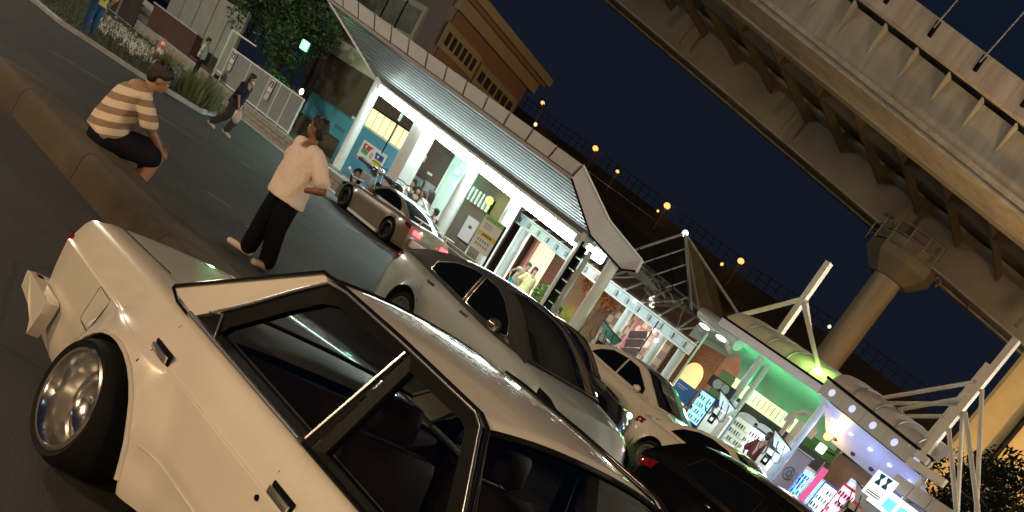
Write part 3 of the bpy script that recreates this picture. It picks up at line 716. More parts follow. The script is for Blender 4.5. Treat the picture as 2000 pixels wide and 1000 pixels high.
BLACK = mat('black paint', (.003, .003, .004), .12, spec=.35)
suv = dict(ends=(-.95, 3.7), wb=2.7, W=1.80, sill=.22, wr=.35, rim=.24, zb=1.0, ybelt=.80, yroof=.66, nose=.30, rear_lean=.16,
    belt=[(-.95, .98), (-.7, 1.05), (0, 1.06), (1.9, 1.0), (2.4, .98), (3.2, .88), (3.6, .76), (3.7, .70)],
    roof=[(-.84, 1.06), (-.66, 1.30), (-.45, 1.50), (-.30, 1.555), (.1, 1.60), (.6, 1.625), (1.1, 1.62), (1.45, 1.58), (1.9, 1.32), (2.42, .99)],
    xr1=-.38, xf1=1.40, crown=.045, bow=.08, rw0=-.76,
    glass=[[(-.36, 1.12), (-.24, 1.44), (.3, 1.50), (.55, 1.51), (.58, 1.09)], [(.66, 1.09), (.63, 1.51), (1.2, 1.50), (1.42, 1.45), (1.86, 1.15), (1.8, 1.06)]],
    gaps=[[(.62, 1.05), (.64, .7), (.62, .3)], [(1.9, 1.0), (1.95, .7), (1.93, .3)]], handles=[(.15, .98), (.85, .96)], mirror=(1.72, 1.12),
    taillamp=[[(-.84, 1.02), (-.60, 1.04), (-.62, .93), (-.86, .88)]], headlamp=[[(3.1, .86), (3.5, .74), (3.48, .66), (3.12, .76)]], bulge=(.08, .2))
road_car('black estate car in the lower right, tail close to the silver nose', (-5.2, 8.95, 0), 0, dict(suv,
    roof=[(-.84, 1.04), (-.66, 1.22), (-.45, 1.37), (-.30, 1.41), (.1, 1.445), (.6, 1.46), (1.1, 1.455), (1.45, 1.42), (1.9, 1.22), (2.42, .97)],
    glass=[[(-.36, 1.12), (-.24, 1.31), (.3, 1.36), (.55, 1.37), (.58, 1.09)], [(.66, 1.09), (.63, 1.37), (1.2, 1.36), (1.42, 1.31), (1.80, 1.12), (1.8, 1.06)]], roofm=BLACK), paint=BLACK)

coupe = dict(ends=(-.80, 3.35), wb=2.45, W=1.72, sill=.13, wr=.31, rim=.21, ww=.24, zb=.84, ybelt=.74, yroof=.54, nose=.32, rear_lean=.10, wheel_in=.08, camber=R_(6), dish=.06, wstyle='spoke', nsp=6,
    rimm=mat('dark alloy', (.03, .03, .035), .3, .6),
    belt=[(-.8, .84), (-.6, .88), (0, .88), (1.0, .84), (1.7, .82), (2.2, .80), (2.9, .70), (3.3, .58), (3.35, .55)],
    roof=[(-.45, .88), (-.1, 1.03), (.3, 1.17), (.7, 1.25), (1.0, 1.265), (1.2, 1.25), (1.5, 1.13), (1.95, .82)], xr1=.45, xf1=1.15, crown=.04, bow=.1,
    glass=[[(.05, .92), (.18, 1.05), (.45, 1.16), (.75, 1.21), (1.15, 1.20), (1.42, 1.08), (1.62, .90)]],
    gaps=[[(.55, .84), (.58, .6), (.5, .25)], [(1.68, .82), (1.7, .5), (1.68, .25)]], handles=[(.72, .78)], mirror=(1.5, .90),
    taillamp=[[(-.72, .80), (-.5, .82), (-.52, .72), (-.76, .68)]], headlamp=[[(2.75, .66), (3.05, .62), (3.05, .54), (2.8, .58)]])
BEIGE = mat('faded beige paint', (.15, .12, .085), .35, coat=.6, var=.06, vscale=3)
TAILON = glow('tail lamp lit', (1.0, .05, .06), 6.0)
def coupe_car():
    # heads away to the left, so it is turned half round
    c, S, sy, side, top = road_car('beige low sports coupe with red tail lamps by the kerb', (-24.15, 17.9, 0), math.pi, coupe, paint=BEIGE)
    for sg in (-1, 1):
        MB().cbox(.40, 2.05, min(sg*.80, sg*.90), max(sg*.80, sg*.90), .07, .15, .02).obj('side_skirt', M_steel, c, smooth=40)
        MB().cbox(-.86, -.80, min(sg*.38, sg*.66), max(sg*.38, sg*.66), .62, .74, .02).obj('tail_lamp', TAILON, c)
    sp = MB().cbox(-.82, -.62, -.72, .72, 1.02, 1.045, .008)
    for sg in (-1, 1): sp.bar((-.7, sg*.5, .86), (-.74, sg*.5, 1.03), .03, .03)
    sp.obj('rear_wing', M_steel, c)
    MB().cbox(-.9, -.80, -.62, .62, .30, .50, .03).obj('rear_bumper', mat('pale bumper', (.5, .4, .38), .4), c, smooth=40)
coupe_car()

sedan = dict(ends=(-1.0, 3.75), wb=2.75, W=1.79, sill=.18, wr=.325, rim=.22, zb=.95, ybelt=.78, yroof=.58, nose=.30, rear_lean=.08,
    belt=[(-1.0, .98), (-.8, 1.03), (0, 1.0), (1.8, .93), (2.3, .93), (3.2, .82), (3.65, .68), (3.75, .64)],
    roof=[(-.55, 1.02), (-.2, 1.17), (.2, 1.34), (.55, 1.42), (1.0, 1.44), (1.35, 1.42), (1.8, 1.22), (2.35, .93)], xr1=.35, xf1=1.30, crown=.05, bow=.12,
    glass=[[(-.02, 1.05), (.12, 1.19), (.40, 1.33), (.85, 1.37), (.88, 1.0)], [(.95, 1.0), (.92, 1.37), (1.25, 1.35), (1.8, 1.08), (1.85, .97)]],
    gaps=[[(.91, .97), (.93, .7), (.9, .25)], [(1.95, .93), (2.0, .6), (1.98, .25)]], handles=[(.30, .90), (1.12, .88)], mirror=(1.72, 1.0), trimm=M_trim,
    taillamp=[[(-.92, 1.0), (-.60, 1.02), (-.62, .88), (-.96, .84)]], headlamp=[[(3.0, .80), (3.5, .68), (3.48, .60), (3.05, .70)]])
hatch = dict(ends=(-.72, 3.25), wb=2.55, W=1.72, sill=.17, wr=.315, rim=.21, zb=.98, ybelt=.75, yroof=.58, nose=.30, rear_lean=.10,
    belt=[(-.72, .98), (-.5, 1.07), (0, 1.05), (1.7, .93), (2.1, .93), (2.8, .80), (3.15, .68), (3.25, .62)],
    roof=[(-.60, 1.08), (-.42, 1.30), (-.2, 1.40), (.3, 1.45), (.8, 1.46), (1.15, 1.42), (1.6, 1.22), (2.15, .93)], xr1=-.28, xf1=1.1, crown=.05, bow=.10, rw0=-.56,
    glass=[[(-.10, 1.13), (.05, 1.28), (.45, 1.37), (.70, 1.38), (.74, 1.05)], [(.81, 1.04), (.77, 1.38), (1.1, 1.35), (1.6, 1.08), (1.66, .98)]],
    gaps=[[(.77, 1.0), (.79, .7), (.77, .25)], [(1.8, .93), (1.85, .6), (1.83, .25)]], handles=[(.25, .97), (.98, .92)], mirror=(1.52, 1.0),
    taillamp=[[(-.62, 1.06), (-.30, 1.05), (-.40, .98), (-.68, .90)]], headlamp=[[(2.6, .78), (3.0, .68), (2.98, .60), (2.65, .68)]])
OFFWHITE = mat('off-white paint', (.62, .58, .50), .3, coat=.9)
road_car('white coupe with a red tail lamp, just past the silver nose', (-10.35, 14.95, 0), 0, dict(coupe, rimm=None, camber=0, dish=.03, wheel_in=.115), paint=OFFWHITE)
road_car('white saloon parked behind the white coupe, below the arched doorway', (-15.2, 17.6, 0), 0, sedan, paint=OFFWHITE)
bc = road_car('black car with a lit headlamp, mostly hidden behind the silver hatchback', (-14.95, 14.3, 0), 0, dict(coupe), paint=BLACK)[0]
for sg in (-1, 1): MB().sphere((3.16, sg*.58, .62), .07, .08, .06, 12).obj('headlamp_bulb', glow('headlamp white', (.8, .95, 1.0), 5.0), bc, smooth=60)

# ------------------------------------------------------------------ service building side: platform, wall, canopy
M_brick_dk = brickm('dark brown brick', (.085, .055, .043), (.11, .068, .05), (.045, .036, .03))
M_brick_or = brickm('red brown brick', (.21, .095, .048), (.26, .12, .06), (.10, .065, .045))
M_cream = mat('cream render', (.44, .41, .35), .8, var=.12, vscale=2)
M_blue = mat('blue board', (.075, .26, .42), .5, var=.08, vscale=2)
M_greymetal = mat('grey sheet metal', (.30, .31, .31), .45, .3, var=.08, vscale=3)
M_soffit = mat('ribbed soffit metal', (.20, .205, .21), .5, .3, var=.06, vscale=2)
M_panel = mat('fascia panel', (.40, .385, .36), .55, var=.07, vscale=1.2)
M_fasc_lilac = mat('white fascia sheet', (.62, .60, .66), .5, var=.05, vscale=2)
M_gutterc = mat('pale gutter concrete', (.36, .37, .36), .8, var=.15, vscale=3, bump=.2)
M_block = mat('kerb block stone', (.27, .24, .19), .85, var=.22, vscale=5, bump=.3)
M_joint = mat('recessed joint', (.05, .045, .04), .9)
M_tubelight = glow('fluorescent tube', (.80, 1.0, .97), 32.0)

# pavement / platform under the canopies, kerb gutter
o = MB().box(-70, 20, 18.75, 19.40, .0, .035).obj('kerb_gutter', M_gutterc); tag(o, kind='structure')
pv = MB().box(-70, -27.6, 19.62, 60, .0, .46).obj('pavement', M_concrete); tag(pv, kind='structure')
pv2 = MB().box(-27.6, 30, 19.62, 60, .0, .12).obj('pavement', M_concrete); tag(pv2, kind='structure')
# retaining kerb of stone blocks, each its own piece
rw = MB().box(-48, -27.6, 19.47, 19.61, 0, .45).obj('retaining_wall', M_joint)
tag(rw, 'low stone block retaining wall along the kerb under the mesh fence', 'wall')
blk = MB().cbox(-.305, .305, -.075, .075, -.068, .068, .010).mesh('block', 30); blk.materials.append(M_block)
for r in range(3):
    n = 32
    for i in range(n):
        x = -47.6 + (i + .5*(r % 2))*.63
        if x > -27.8: continue
        b = link('block', blk, rw, (x, 19.45 + random.uniform(-.006, .006), .077 + r*.15)); b.rotation_euler.z = random.uniform(-.006, .006)
# stone coping
for i in range(17):
    MB().cbox(-47.9 + i*1.2, -46.72 + i*1.2, 19.36, 19.72, .452, .50, .01).obj('coping_stone', M_gutterc, rw)

# mesh fence on the wall
def fence():
    f = thing('mesh_fence', 'white framed grey mesh fence on the block wall behind the walking girl', 'fence', (-39, 19.85, .5))
    Y = 19.85
    xs = [-42.35, -40.5, -38.75, -37.85, -36.95, -36.0]
    zt, zb_ = 1.78, .56
    for i, x in enumerate(xs):
        MB().bar((x, Y, .5), (x, Y, zt + .02), .05, .05).obj('post', M_steel, f).matrix_parent_inverse = f.matrix_world.inverted()
    for z in (zt, zb_):
        MB().bar((xs[0], Y - .003, z), (xs[-1], Y - .003, z), .04, .05).obj('rail', M_steel, f)
    MESH = mat('fence mesh', (.20, .22, .21), .6, var=.1, vscale=4)
    for a, b in zip(xs, xs[1:]):
        MB().box(a + .03, b - .03, Y - .008, Y + .008, zb_ + .03, zt - .03).obj('mesh_panel', MESH, f)
    MB().bar((-43.0, Y, .1), (-43.0, Y, 2.35), .06, .06).obj('gate_post', M_steel, f)
    MB().bar((-43.0, Y, 2.33), (-40.8, Y, 2.33), .05, .05).obj('rail', M_steel, f)
    MB().bar((-42.9, Y - .004, .78), (-42.1, Y - .004, .78), .05, .05).obj('rail', M_steel, f)
    for ch in f.children:
        ch.matrix_parent_inverse = Matrix.Translation(-Vector(f.location))
    SG = mat('notice white', (.66, .66, .62), .5); PK = mat('print black', (.02, .02, .02), .6)
    for k, (x, z) in enumerate(((-41.9, 1.52), (-38.35, 1.50))):
        s = thing('notice', ['white pictogram notice on the mesh fence left of the walking girl', 'white pictogram notice on the mesh fence right of the walking girl'][k], 'sign', (x, Y - .06, z), 0, 'notices on the mesh fence')
        MB().box(-.16, .16, -.012, .012, -.22, .22).obj('plate', SG, s)
        MB().box(-.16, .16, -.012, .012, -.50, -.27).obj('plate', mat('notice cream', (.5, .5, .4), .5), s)
        MB().box(-.13, .13, -.016, -.0125, -.05, .18).obj('pictogram_ground', PK, s)
        MB().sphere((0, -.017, .10), .035, .003, .035, 10).box(-.05, .05, -.02, -.0165, -.02, .06).obj('pictogram', SG, s)
fence()

# ---- main building wall under the canopy
bld = thing('brick_building', 'dark brick service building with cream band and blue boards under the canopy', 'building', (-32, 24.2, .46))
def bpart(mb, nm, m, smooth=None, par=None):
    o = mb.obj(nm, m, par or bld, smooth); o.matrix_parent_inverse = Matrix.Translation(-Vector(bld.location)); return o
WY = 24.2
bpart(MB().box(-43.6, -28.7, WY, WY + .5, .12, 3.90), 'wall', M_brick_dk)
bpart(MB().box(-43.72, -28.7, WY - .06, WY + .6, 3.905, 4.55), 'cream_band', M_cream)
bpart(MB().box(-43.5, -39.3, WY - .07, WY - .005, 1.26, 2.18), 'blue_panel', M_blue)
bpart(MB().box(-43.55, -39.3, WY - .09, WY - .006, 2.185, 2.25), 'blue_panel_cap', mat('blue cap', (.05, .16, .27), .5))
# faint lettering strokes on the blue panel
for i in range(6):
    bpart(MB().box(-42.9 + .26*i, -42.74 + .26*i, WY - .078, WY - .0705, 1.78 - .03*i, 1.90 - .03*i), 'lettering', mat('faint letter', (.04, .14, .24), .5))
for i in range(4):
    bpart(MB().box(-40.7 + .24*i, -40.55 + .24*i, WY - .078, WY - .0705, 1.58, 1.72), 'lettering', mat('faint letter', (.04, .14, .24), .5))
def rect(tl, br, Y):
    a, b = AY(*tl, Y), AY(*br, Y); return min(a.x, b.x), max(a.x, b.x), min(a.z, b.z), max(a.z, b.z)
# window with blinds
x0, x1, z0, z1 = rect((731, 214), (788, 297), WY)
wn = bpart(MB().box(x0 - .08, x1 + .08, WY - .05, WY - .004, z0 - .08, z1 + .08), 'window_frame', M_trim)
win_glow = glow('lit blind', (1.0, .92, .55), .55)
nsl = 11
for i in range(nsl):
    z = lerp(z0, z1, (i + .5)/nsl)
    bpart(MB().box(x0, x1, WY - .075, WY - .055, z - .055, z + .045), 'blind_slat', win_glow)
for k in range(1, 6):
    xx = lerp(x0, x1, k/6); bpart(MB().box(xx - .02, xx + .02, WY - .09, WY - .076, z0, z1), 'mullion', M_trim)
# blue lower board with cap
x0, x1, z0, z1 = rect((712, 248), (765, 352), WY - .8)
bpart(MB().box(x0 - 1.0, x1 + .25, WY - .85, WY - .70, .46, z1), 'blue_board', M_blue)
bpart(MB().box(x0 - 1.0, x1 + .27, WY - .87, WY - .68, z1 + .004, z1 + .09), 'blue_board_cap', M_steel)
# grey doors, notice plates on the brown wall
for tl, br, m, nm in (((812, 342), (826, 372), M_greymetal, 'service_door'), ((832, 352), (838, 392), M_greymetal, 'service_door'), ((826, 300), (828, 318), M_steel, 'notice_plate'),
                      ((838, 336), (843, 345), M_steel, 'notice_plate')):
    x0, x1, z0, z1 = rect(tl, br, WY); bpart(MB().box(x0, max(x1, x0 + .25), WY - .06, WY - .004, z0, z1), nm, m)
# bright passage with green running-man lamp
px0, px1 = AY(893, 312, WY).x, AY(925, 324, WY).x
PASS = mat('white passage tiles', (.62, .68, .67), .35, var=.04)
bpart(MB().box(px0, px1 + .5, WY - .05, WY - .006, .46, 3.35), 'passage_wall', PASS)
bpart(MB().box(px0 - .12, px0 - .01, WY - .09, WY - .004, .46, 3.4), 'passage_frame', M_steel)
bpart(MB().box(px1 + .30, px1 + .42, WY - .11, WY - .052, .46, 3.3), 'passage_frame', M_trim)
xl = thing('exit_lamp', 'green exit lamp glowing in the white passage under the canopy', 'lamp', AY(893, 336, WY - .2))
MB().cbox(-.16, .16, -.06, .06, -.11, .11, .02).obj('lamp_box', glow('exit green', (.25, 1.0, .45), 1.6), xl)
MB().bar((0, 0, .11), (0, 0, .35), .02, .02).obj('hanger', M_steel, xl)
# louvre panel and grilles
x0, x1, z0, z1 = rect((924, 364), (934, 404), WY - .1)
lv = MB().box(x0, x1 + .6, WY - .06, WY - .01, z0, z1).obj('louvre_panel', M_trim); tag(lv, 'white vertical louvre panel on the brown wall beside the white columns', 'louvre')
for i in range(6): MB().box(x0 + .03 + i*(x1 + .6 - x0)/6, x0 + i*(x1 + .6 - x0)/6 + .14, WY - .12, WY - .063, z0, z1).obj('slat', M_steel, lv)
for j in range(3): MB().box(x0, x1 + .6, WY - .14, WY - .121, lerp(z0, z1, (j + .7)/3.4), lerp(z0, z1, (j + .85)/3.4)).obj('cross_bar', M_greymetal, lv)
gl = MB().sphere(AY(956, 392, WY - .25), .14, .14, .14, 14).obj('globe_lamp', glow('lime lamp', (.72, 1.0, .12), 1.3), smooth=60)
tag(gl, 'round lime green wall lamp above the parking notice board', 'lamp')

# ---- columns and canopy
cols_px = [((742, 160), .17, .46), ((832, 247), .30, .46), ((930, 320), .19, .46), ((1018, 380), .19, .12), ((1145, 465), .16, .12), ((1197, 518), .17, .12)]
can = thing('entrance_canopy', 'long white canopy with ribbed soffit and grey fascia panels over the platform', 'canopy', (-28, 21, .46))
def cpart(mb, nm, m, smooth=None, par=None):
    o = mb.obj(nm, m, par or can, smooth); o.matrix_parent_inverse = Matrix.Translation(-Vector(can.location)); return o
for (q, r, zb_) in cols_px:
    p = AY(*q, 21.0)
    if r > .25: cpart(MB().cbox(p.x - .34, p.x + .34, 20.75, 21.3, zb_, p.z + .05, .04), 'column', M_steel, 40)
    else: cpart(MB().tube([(p.x, 21, zb_), (p.x, 21, p.z + .1)], r, 20), 'column', M_steel, 40)
    cpart(MB().lathe([(r + .10, 0), (r + .10, .06), (r + .02, .09)], 20, Matrix.Translation((p.x, 21 if r < .25 else 21.02, zb_)) @ Matrix.Rotation(R_(90), 4, 'X')), 'column_base', M_greymetal, 30)
YF, YI = 19.0, 21.0
outA, outB = AY(640, -3, YF), AY(1115, 346, YF)
inA, inB = AY(737, 157, YI), AY(1160, 476, YI)
topA, topB = AY(640, -40, YF), AY(1138, 322, YF)
nr = 15; rib = MB()
for k in range(nr):   # ribs run the length of the soffit, dark gaps between
    t0, t1 = (k + .05)/nr, (k + .58)/nr
    q = [outA.lerp(inA, t0), outB.lerp(inB, t0), outB.lerp(inB, t1), outA.lerp(inA, t1)]
    rib.prism(q, (0, 0, .03))
cpart(rib, 'ribbed_soffit', M_soffit)
cpart(MB().add([p + Vector((0, 0, .22)) for p in (outA, outB, inB, inA)], [(0, 1, 2, 3)]), 'soffit_backing', M_joint)
cpart(MB().bar(outA + Vector((0, .02, -.01)), outB + Vector((0, .02, -.01)), .07, .09), 'soffit_edge', mat('dull pink edge', (.28, .22, .20), .6))
cpart(MB().bar(outA, inA, .06, .10), 'end_trim', M_steel)
# fascia panels one by one
npan = 13
for i in range(npan):
    s0, s1 = i/npan + .003, (i + 1)/npan - .003
    a, b = outA.lerp(outB, s0), outA.lerp(outB, s1); c, d = topA.lerp(topB, s1), topA.lerp(topB, s0)
    up_ = Vector((0, 0, .06))
    cpart(MB().prism([a + up_, b + up_, c, d], (0, .05, 0)), 'fascia_panel', M_panel)
cpart(MB().prism([outA + Vector((0, .06, .05)), outB + Vector((0, .06, .05)), topB + Vector((0, .06, -.01)), topA + Vector((0, .06, -.01))], (0, .02, 0)), 'fascia_back', M_joint)
# roof deck closing the canopy above
cpart(MB().add([topA + Vector((0, .08, -.03)), topB + Vector((0, .08, -.03)), topB + Vector((0, 5.2, .3)), topA + Vector((0, 5.2, .3))], [(0, 1, 2, 3)]), 'roof_deck', M_greymetal)
cpart(MB().add([inA + Vector((0, .05, .06)), inB + Vector((0, .05, .06)), inB + Vector((0, 3.15, .06)), inA + Vector((0, 3.15, .06))], [(0, 1, 2, 3)]), 'ceiling', mat('ceiling board', (.35, .36, .36), .6))
cpart(MB().bar(inA + Vector((0, .06, -.02)), inB + Vector((0, .06, -.02)), .12, .10), 'lamp_rail', M_steel)
# turned end of the canopy, pale sheets
e_top = [AY(1139, 323, 19.0), AY(1190, 430, 20.0), AY(1253, 507, 21.0)]
e_bot = [AY(1116, 348, 19.0), AY(1153, 460, 20.0), AY(1213, 526, 21.0)]
tip = AY(1241, 530, 21.0)
for j in range(2):
    nseg = 4 if j == 0 else 7
    for i in range(nseg):
        s0, s1 = i/nseg + .006, (i + 1)/nseg - .006
        cpart(MB().prism([e_bot[j].lerp(e_bot[j + 1], s0), e_bot[j].lerp(e_bot[j + 1], s1), e_top[j].lerp(e_top[j + 1], s1), e_top[j].lerp(e_top[j + 1], s0)], (.05, .06, 0)), 'end_panel', M_fasc_lilac)
cpart(MB().prism([e_bot[2], tip, e_top[2]], (.05, .06, 0)), 'end_panel', M_fasc_lilac)
cpart(MB().tube(e_top, .03, 8), 'end_rim', M_steel)
cpart(MB().tube(e_bot + [tip], .03, 8), 'end_rim', M_trim)
cpart(MB().add([e_bot[0], e_bot[1], e_bot[2], e_bot[2] + Vector((-.5, 2.5, .2)), e_bot[1] + Vector((-.4, 2.5, .2)), inB + Vector((0, 1.5, .1))], [(0, 1, 2, 3, 4, 5)]), 'end_soffit', M_soffit)
# fluorescent lamps, one by one
nl = 12
tubep = MB().cbox(-.46, .46, -.14, .14, -.24, .035, .06).mesh('tube', 40); tubep.materials.append(M_tubelight)
hous = MB().cbox(-.51, .51, -.15, .15, .04, .09, .01).mesh('housing'); hous.materials.append(M_steel)
endc = MB().cbox(-.03, .03, -.12, .12, -.15, .045, .01).mesh('end_cap'); endc.materials.append(M_steel)
LA, LB = AY(748, 168, 20.85), AY(1132, 462, 20.85)
for i in range(nl):
    p = LA.lerp(LB, (i + .5)/nl); dirv = (LB - LA).normalized()
    L = thing('fluorescent_lamp', 'bright fluorescent lamp under the ribbed canopy, %s from the left' % ordw(i), 'lamp', p - Vector((0, 0, .05)), 0, 'fluorescent lamps under the ribbed canopy')
    L.rotation_euler = (0, -math.asin(dirv.z), 0)
    link('housing', hous, L); t_ = link('tube', tubep, L); link('end_cap', endc, L, (-.485, 0, 0)); link('end_cap', endc, L, (.485, 0, 0))
L = thing('fluorescent_lamp', 'bright fluorescent lamp under the pale turned end of the canopy', 'lamp', AY(1160, 486, 21.6), 0, 'fluorescent lamps under the ribbed canopy')
link('housing', hous, L); link('tube', tubep, L)

# camera bracket under the canopy
cm = thing('security_camera', 'white security camera hanging under the canopy beside the first column', 'camera', AY(803, 220, 21.2))
MB().tube([(0, 0, .35), (0, 0, .1)], .03, 8).obj('arm', M_steel, cm); MB().cbox(-.2, .14, -.07, .07, -.06, .09, .03).obj('housing', M_steel, cm, smooth=40)
MB().bar((-.35, 0, .32), (.2, 0, .32), .04, .04).obj('bracket', M_steel, cm)
pd = thing('hanging_pole', 'thin white pole hanging under the canopy before the lit blind window', 'pole', AY(765, 262, 22.5))
MB().tube([(0, 0, 1.2), (0, 0, -.75)], .025, 8).obj('shaft', M_trim, pd); MB().tube([(0, 0, 1.2), (0, 0, .5)], .055, 8).obj('sleeve', M_steel, pd)

# parapet and rails at the platform edge
pp = thing('platform_parapet', 'low olive parapet with white rails along the platform edge', 'wall', (-25, 19.75, .12))
M_olive = mat('olive stone', (.21, .20, .155), .8, var=.15, vscale=3)
for i in range(9):
    MB().cbox(-28.4 + i*1.0, -27.41 + i*1.0, 19.68, 19.90, .12, .92, .015).obj('slab', M_olive, pp).matrix_parent_inverse = Matrix.Translation(-Vector(pp.location))
for z in (.62, .80): MB().bar((-28.4, 19.64, z), (-19.4, 19.64, z), .03, .035).obj('rail', M_steel, pp).matrix_parent_inverse = Matrix.Translation(-Vector(pp.location))
dg_ = thing('handrail', 'white sloping handrail at the end of the platform parapet', 'handrail', AZ(880, 470, .1))
a_, b_ = AY(826, 388, 19.5), AY(852, 470, 19.5)
for nm, q in (('rail', (a_, b_)),):
    MB().bar(a_, b_, .07, .05).obj(nm, M_steel, dg_).matrix_parent_inverse = Matrix.Translation(-Vector(dg_.location))
MB().bar(b_, b_ + Vector((2.2, 0, -.55)), .07, .05).obj('rail', M_steel, dg_).matrix_parent_inverse = Matrix.Translation(-Vector(dg_.location))

# boards
def flat_board(name, label, cat, tl, br, Y, m, th=.05, group=None, wmin=0):
    x0, x1, z0, z1 = rect(tl, br, Y); x1 = max(x1, x0 + wmin)
    o = MB().box(0, x1 - x0, 0, th, 0, z1 - z0).obj(name, m, loc=(x0, Y, z0)); tag(o, label, cat, group); return o, x1 - x0, z1 - z0
WPAPER = mat('poster paper', (.66, .67, .64), .5)
def patch(par, x0, x1, z0, z1, m, nm='print', y=-.004):
    return MB().box(x0, x1, y, y + .003, z0, z1).obj(nm, m, par)
P_RED = mat('print red', (.50, .02, .03), .5); P_BLUE = mat('print blue', (.03, .03, .28), .5); P_GREEN = mat('print green', (.05, .30, .10), .5); P_YEL = mat('print yellow', (.62, .50, .03), .5)
P_GREY = mat('print grey', (.25, .26, .27), .5); P_PINK = mat('print pink', (.60, .28, .26), .5); P_DK = mat('print black', (.02, .02, .02), .6); P_LIME = mat('print lime', (.30, .52, .08), .5)
ob, w_, h_ = flat_board('area_map', 'colourful map poster in red, blue, green and yellow on the blue board', 'poster', (712, 272), (740, 334), WY - .92, WPAPER, wmin=1.6)
patch(ob, .08*w_, .50*w_, .55*h_, .86*h_, P_RED); patch(ob, .08*w_, .40*w_, .28*h_, .54*h_, P_GREEN); patch(ob, .60*w_, .95*w_, .45*h_, .80*h_, P_BLUE); patch(ob, .60*w_, .95*w_, .10*h_, .42*h_, P_YEL)
dsc = MB().lathe([(0, 0), (.26, 0)], 24).obj('print', WPAPER, ob); dsc.location = (.5*w_, -.006, .42*h_)
dsc = MB().lathe([(0, 0), (.12, 0)], 20).obj('print', P_PINK, ob); dsc.location = (.5*w_, -.009, .44*h_)
for k, (x, z) in enumerate(((.2, .72), (.75, .62))):
    dsc = MB().lathe([(0, 0), (.06, 0)], 14).obj('print', WPAPER, ob); dsc.location = (x*w_, -.007, z*h_)
ob, w_, h_ = flat_board('parking_notice', 'tall white notice board with green head and yellow band below the columns', 'sign', (952, 418), (950, 503), 20.45, WPAPER, wmin=.95)
patch(ob, 0, w_, .86*h_, h_, P_LIME); patch(ob, 0, w_, .40*h_, .54*h_, P_YEL)
for z in (.76, .70, .64): patch(ob, .12*w_, lerp(.5, .85, random.random())*w_, z*h_, z*h_ + .025, P_GREY)
for i in range(4): patch(ob, (.28 + .13*i)*w_, (.37 + .13*i)*w_, .44*h_, .505*h_, P_DK, y=-.0075)
for i in range(7): patch(ob, (.10 + .11*i)*w_, (.17 + .11*i)*w_, .895*h_, .955*h_, P_GREEN, y=-.0075)
for r in range(2):
    for i in range(5): patch(ob, (.16 + .14*i)*w_, (.25 + .14*i)*w_, (.26 - .13*r)*h_, (.335 - .13*r)*h_, P_GREY)
MB().bar((w_ + .03, .03, -1.1), (w_ + .03, .03, h_), .05, .05).obj('post', M_trim, ob); MB().bar((-.03, .03, -1.1), (-.03, .03, h_), .04, .04).obj('post', M_steel, ob)
ob, w_, h_ = flat_board('notice_board', 'mauve notice board on the brown wall left of the parking notice', 'sign', (916, 420), (905, 470), WY - .12, mat('mauve board', (.34, .29, .33), .5), wmin=.7)
patch(ob, .4*w_, .7*w_, .55*h_, .68*h_, P_DK)

# upper storey above the canopy and the tall brown block beside it
up = thing('upper_storey', 'pale upper storey wall with a wide window above the canopy', 'building', (-50, 29.5, 4))
def upart(mb, nm, m, par=None): 
    o = mb.obj(nm, m, par or up); o.matrix_parent_inverse = Matrix.Translation(-Vector(up.location)); return o
M_taupe = mat('taupe render', (.125, .105, .105), .85, var=.1, vscale=1.5)
upart(MB().box(-55.5, -46.35, 30, 30.4, .46, 12), 'wall', M_taupe)
wx0, wx1, wz0, wz1 = -54.5, AY(838, 22, 30).x, AY(812, 80, 30).z, AY(845, 28, 30).z
upart(MB().box(wx0, wx1, 29.86, 29.996, wz0 - .15, wz1 + .15), 'window_frame', mat('window frame stone', (.30, .29, .25), .7))
GL = mat('upper window glass', (.16, .17, .15), .15, var=.3, vscale=1.2)
edges = [wx0 + .3, wx1 - 3.3, wx1 - 1.75, wx1 - .25]
for a, b in zip(edges, edges[1:]):
    upart(MB().box(a + .05, b - .05, 29.83, 29.855, wz0 + .08, wz1 - .1), 'pane', GL)
upart(MB().box(edges[1] - .05, edges[1] + .05, 29.80, 29.858, wz0, wz1), 'mullion', M_trim); upart(MB().box(edges[2] - .05, edges[2] + .05, 29.80, 29.858, wz0, wz1), 'mullion', M_trim)

tb = thing('brown_building', 'tall orange brown building with yellow cornice rising behind the canopy', 'building', (-46.3, 30, 0))
ca, sa = math.cos(R_(111.25)), math.sin(R_(111.25)); A0 = Vector((-46.3, 30.45, 0)); DV = Vector((ca, sa, 0)); NV = Vector((sa, -ca, 0))  # NV points out to +x
M_tb = mat('orange brown tile wall', (.15, .08, .042), .75, var=.10, vscale=.8); M_corn = mat('yellow cornice', (.21, .17, .10), .7, var=.08)
def tbp(nm, s0, s1, n0, n1, z0, z1, m):
    XV = Vector((1, 0, 0)); p = [A0 + DV*s0 + XV*n0, A0 + DV*s1 + XV*n0, A0 + DV*s1 + XV*n1, A0 + DV*s0 + XV*n1]
    o = MB().prism([q + Vector((0, 0, z0)) for q in p], (0, 0, z1 - z0)).obj(nm, m, tb); o.matrix_parent_inverse = Matrix.Translation(-Vector(tb.location)); return o
def plane_hit(px, py):   # s, z on the building's long face
    d = ray(px, py); t = (A0 - Vector((0, 0, CAM_H))).dot(NV)/d.dot(NV); p = Vector((0, 0, CAM_H)) + d*t; return (p - A0).dot(DV), p.z
LEN = plane_hit(1030, 172)[0]; zc = plane_hit(885, 10)[1]
tbp('wall', 0, LEN, -8, 0, 0, zc, M_tb)
tbp('cornice', -.3, LEN + .5, -8.3, .35, zc + .004, zc + .55, M_corn); tbp('cornice_step', -.5, LEN + .8, -8.6, .6, zc + .554, zc + .75, mat('cornice shade', (.16, .09, .05), .7)); tbp('cornice_top', -.7, LEN + 1.0, -9, .85, zc + .754, zc + 1.15, M_corn)
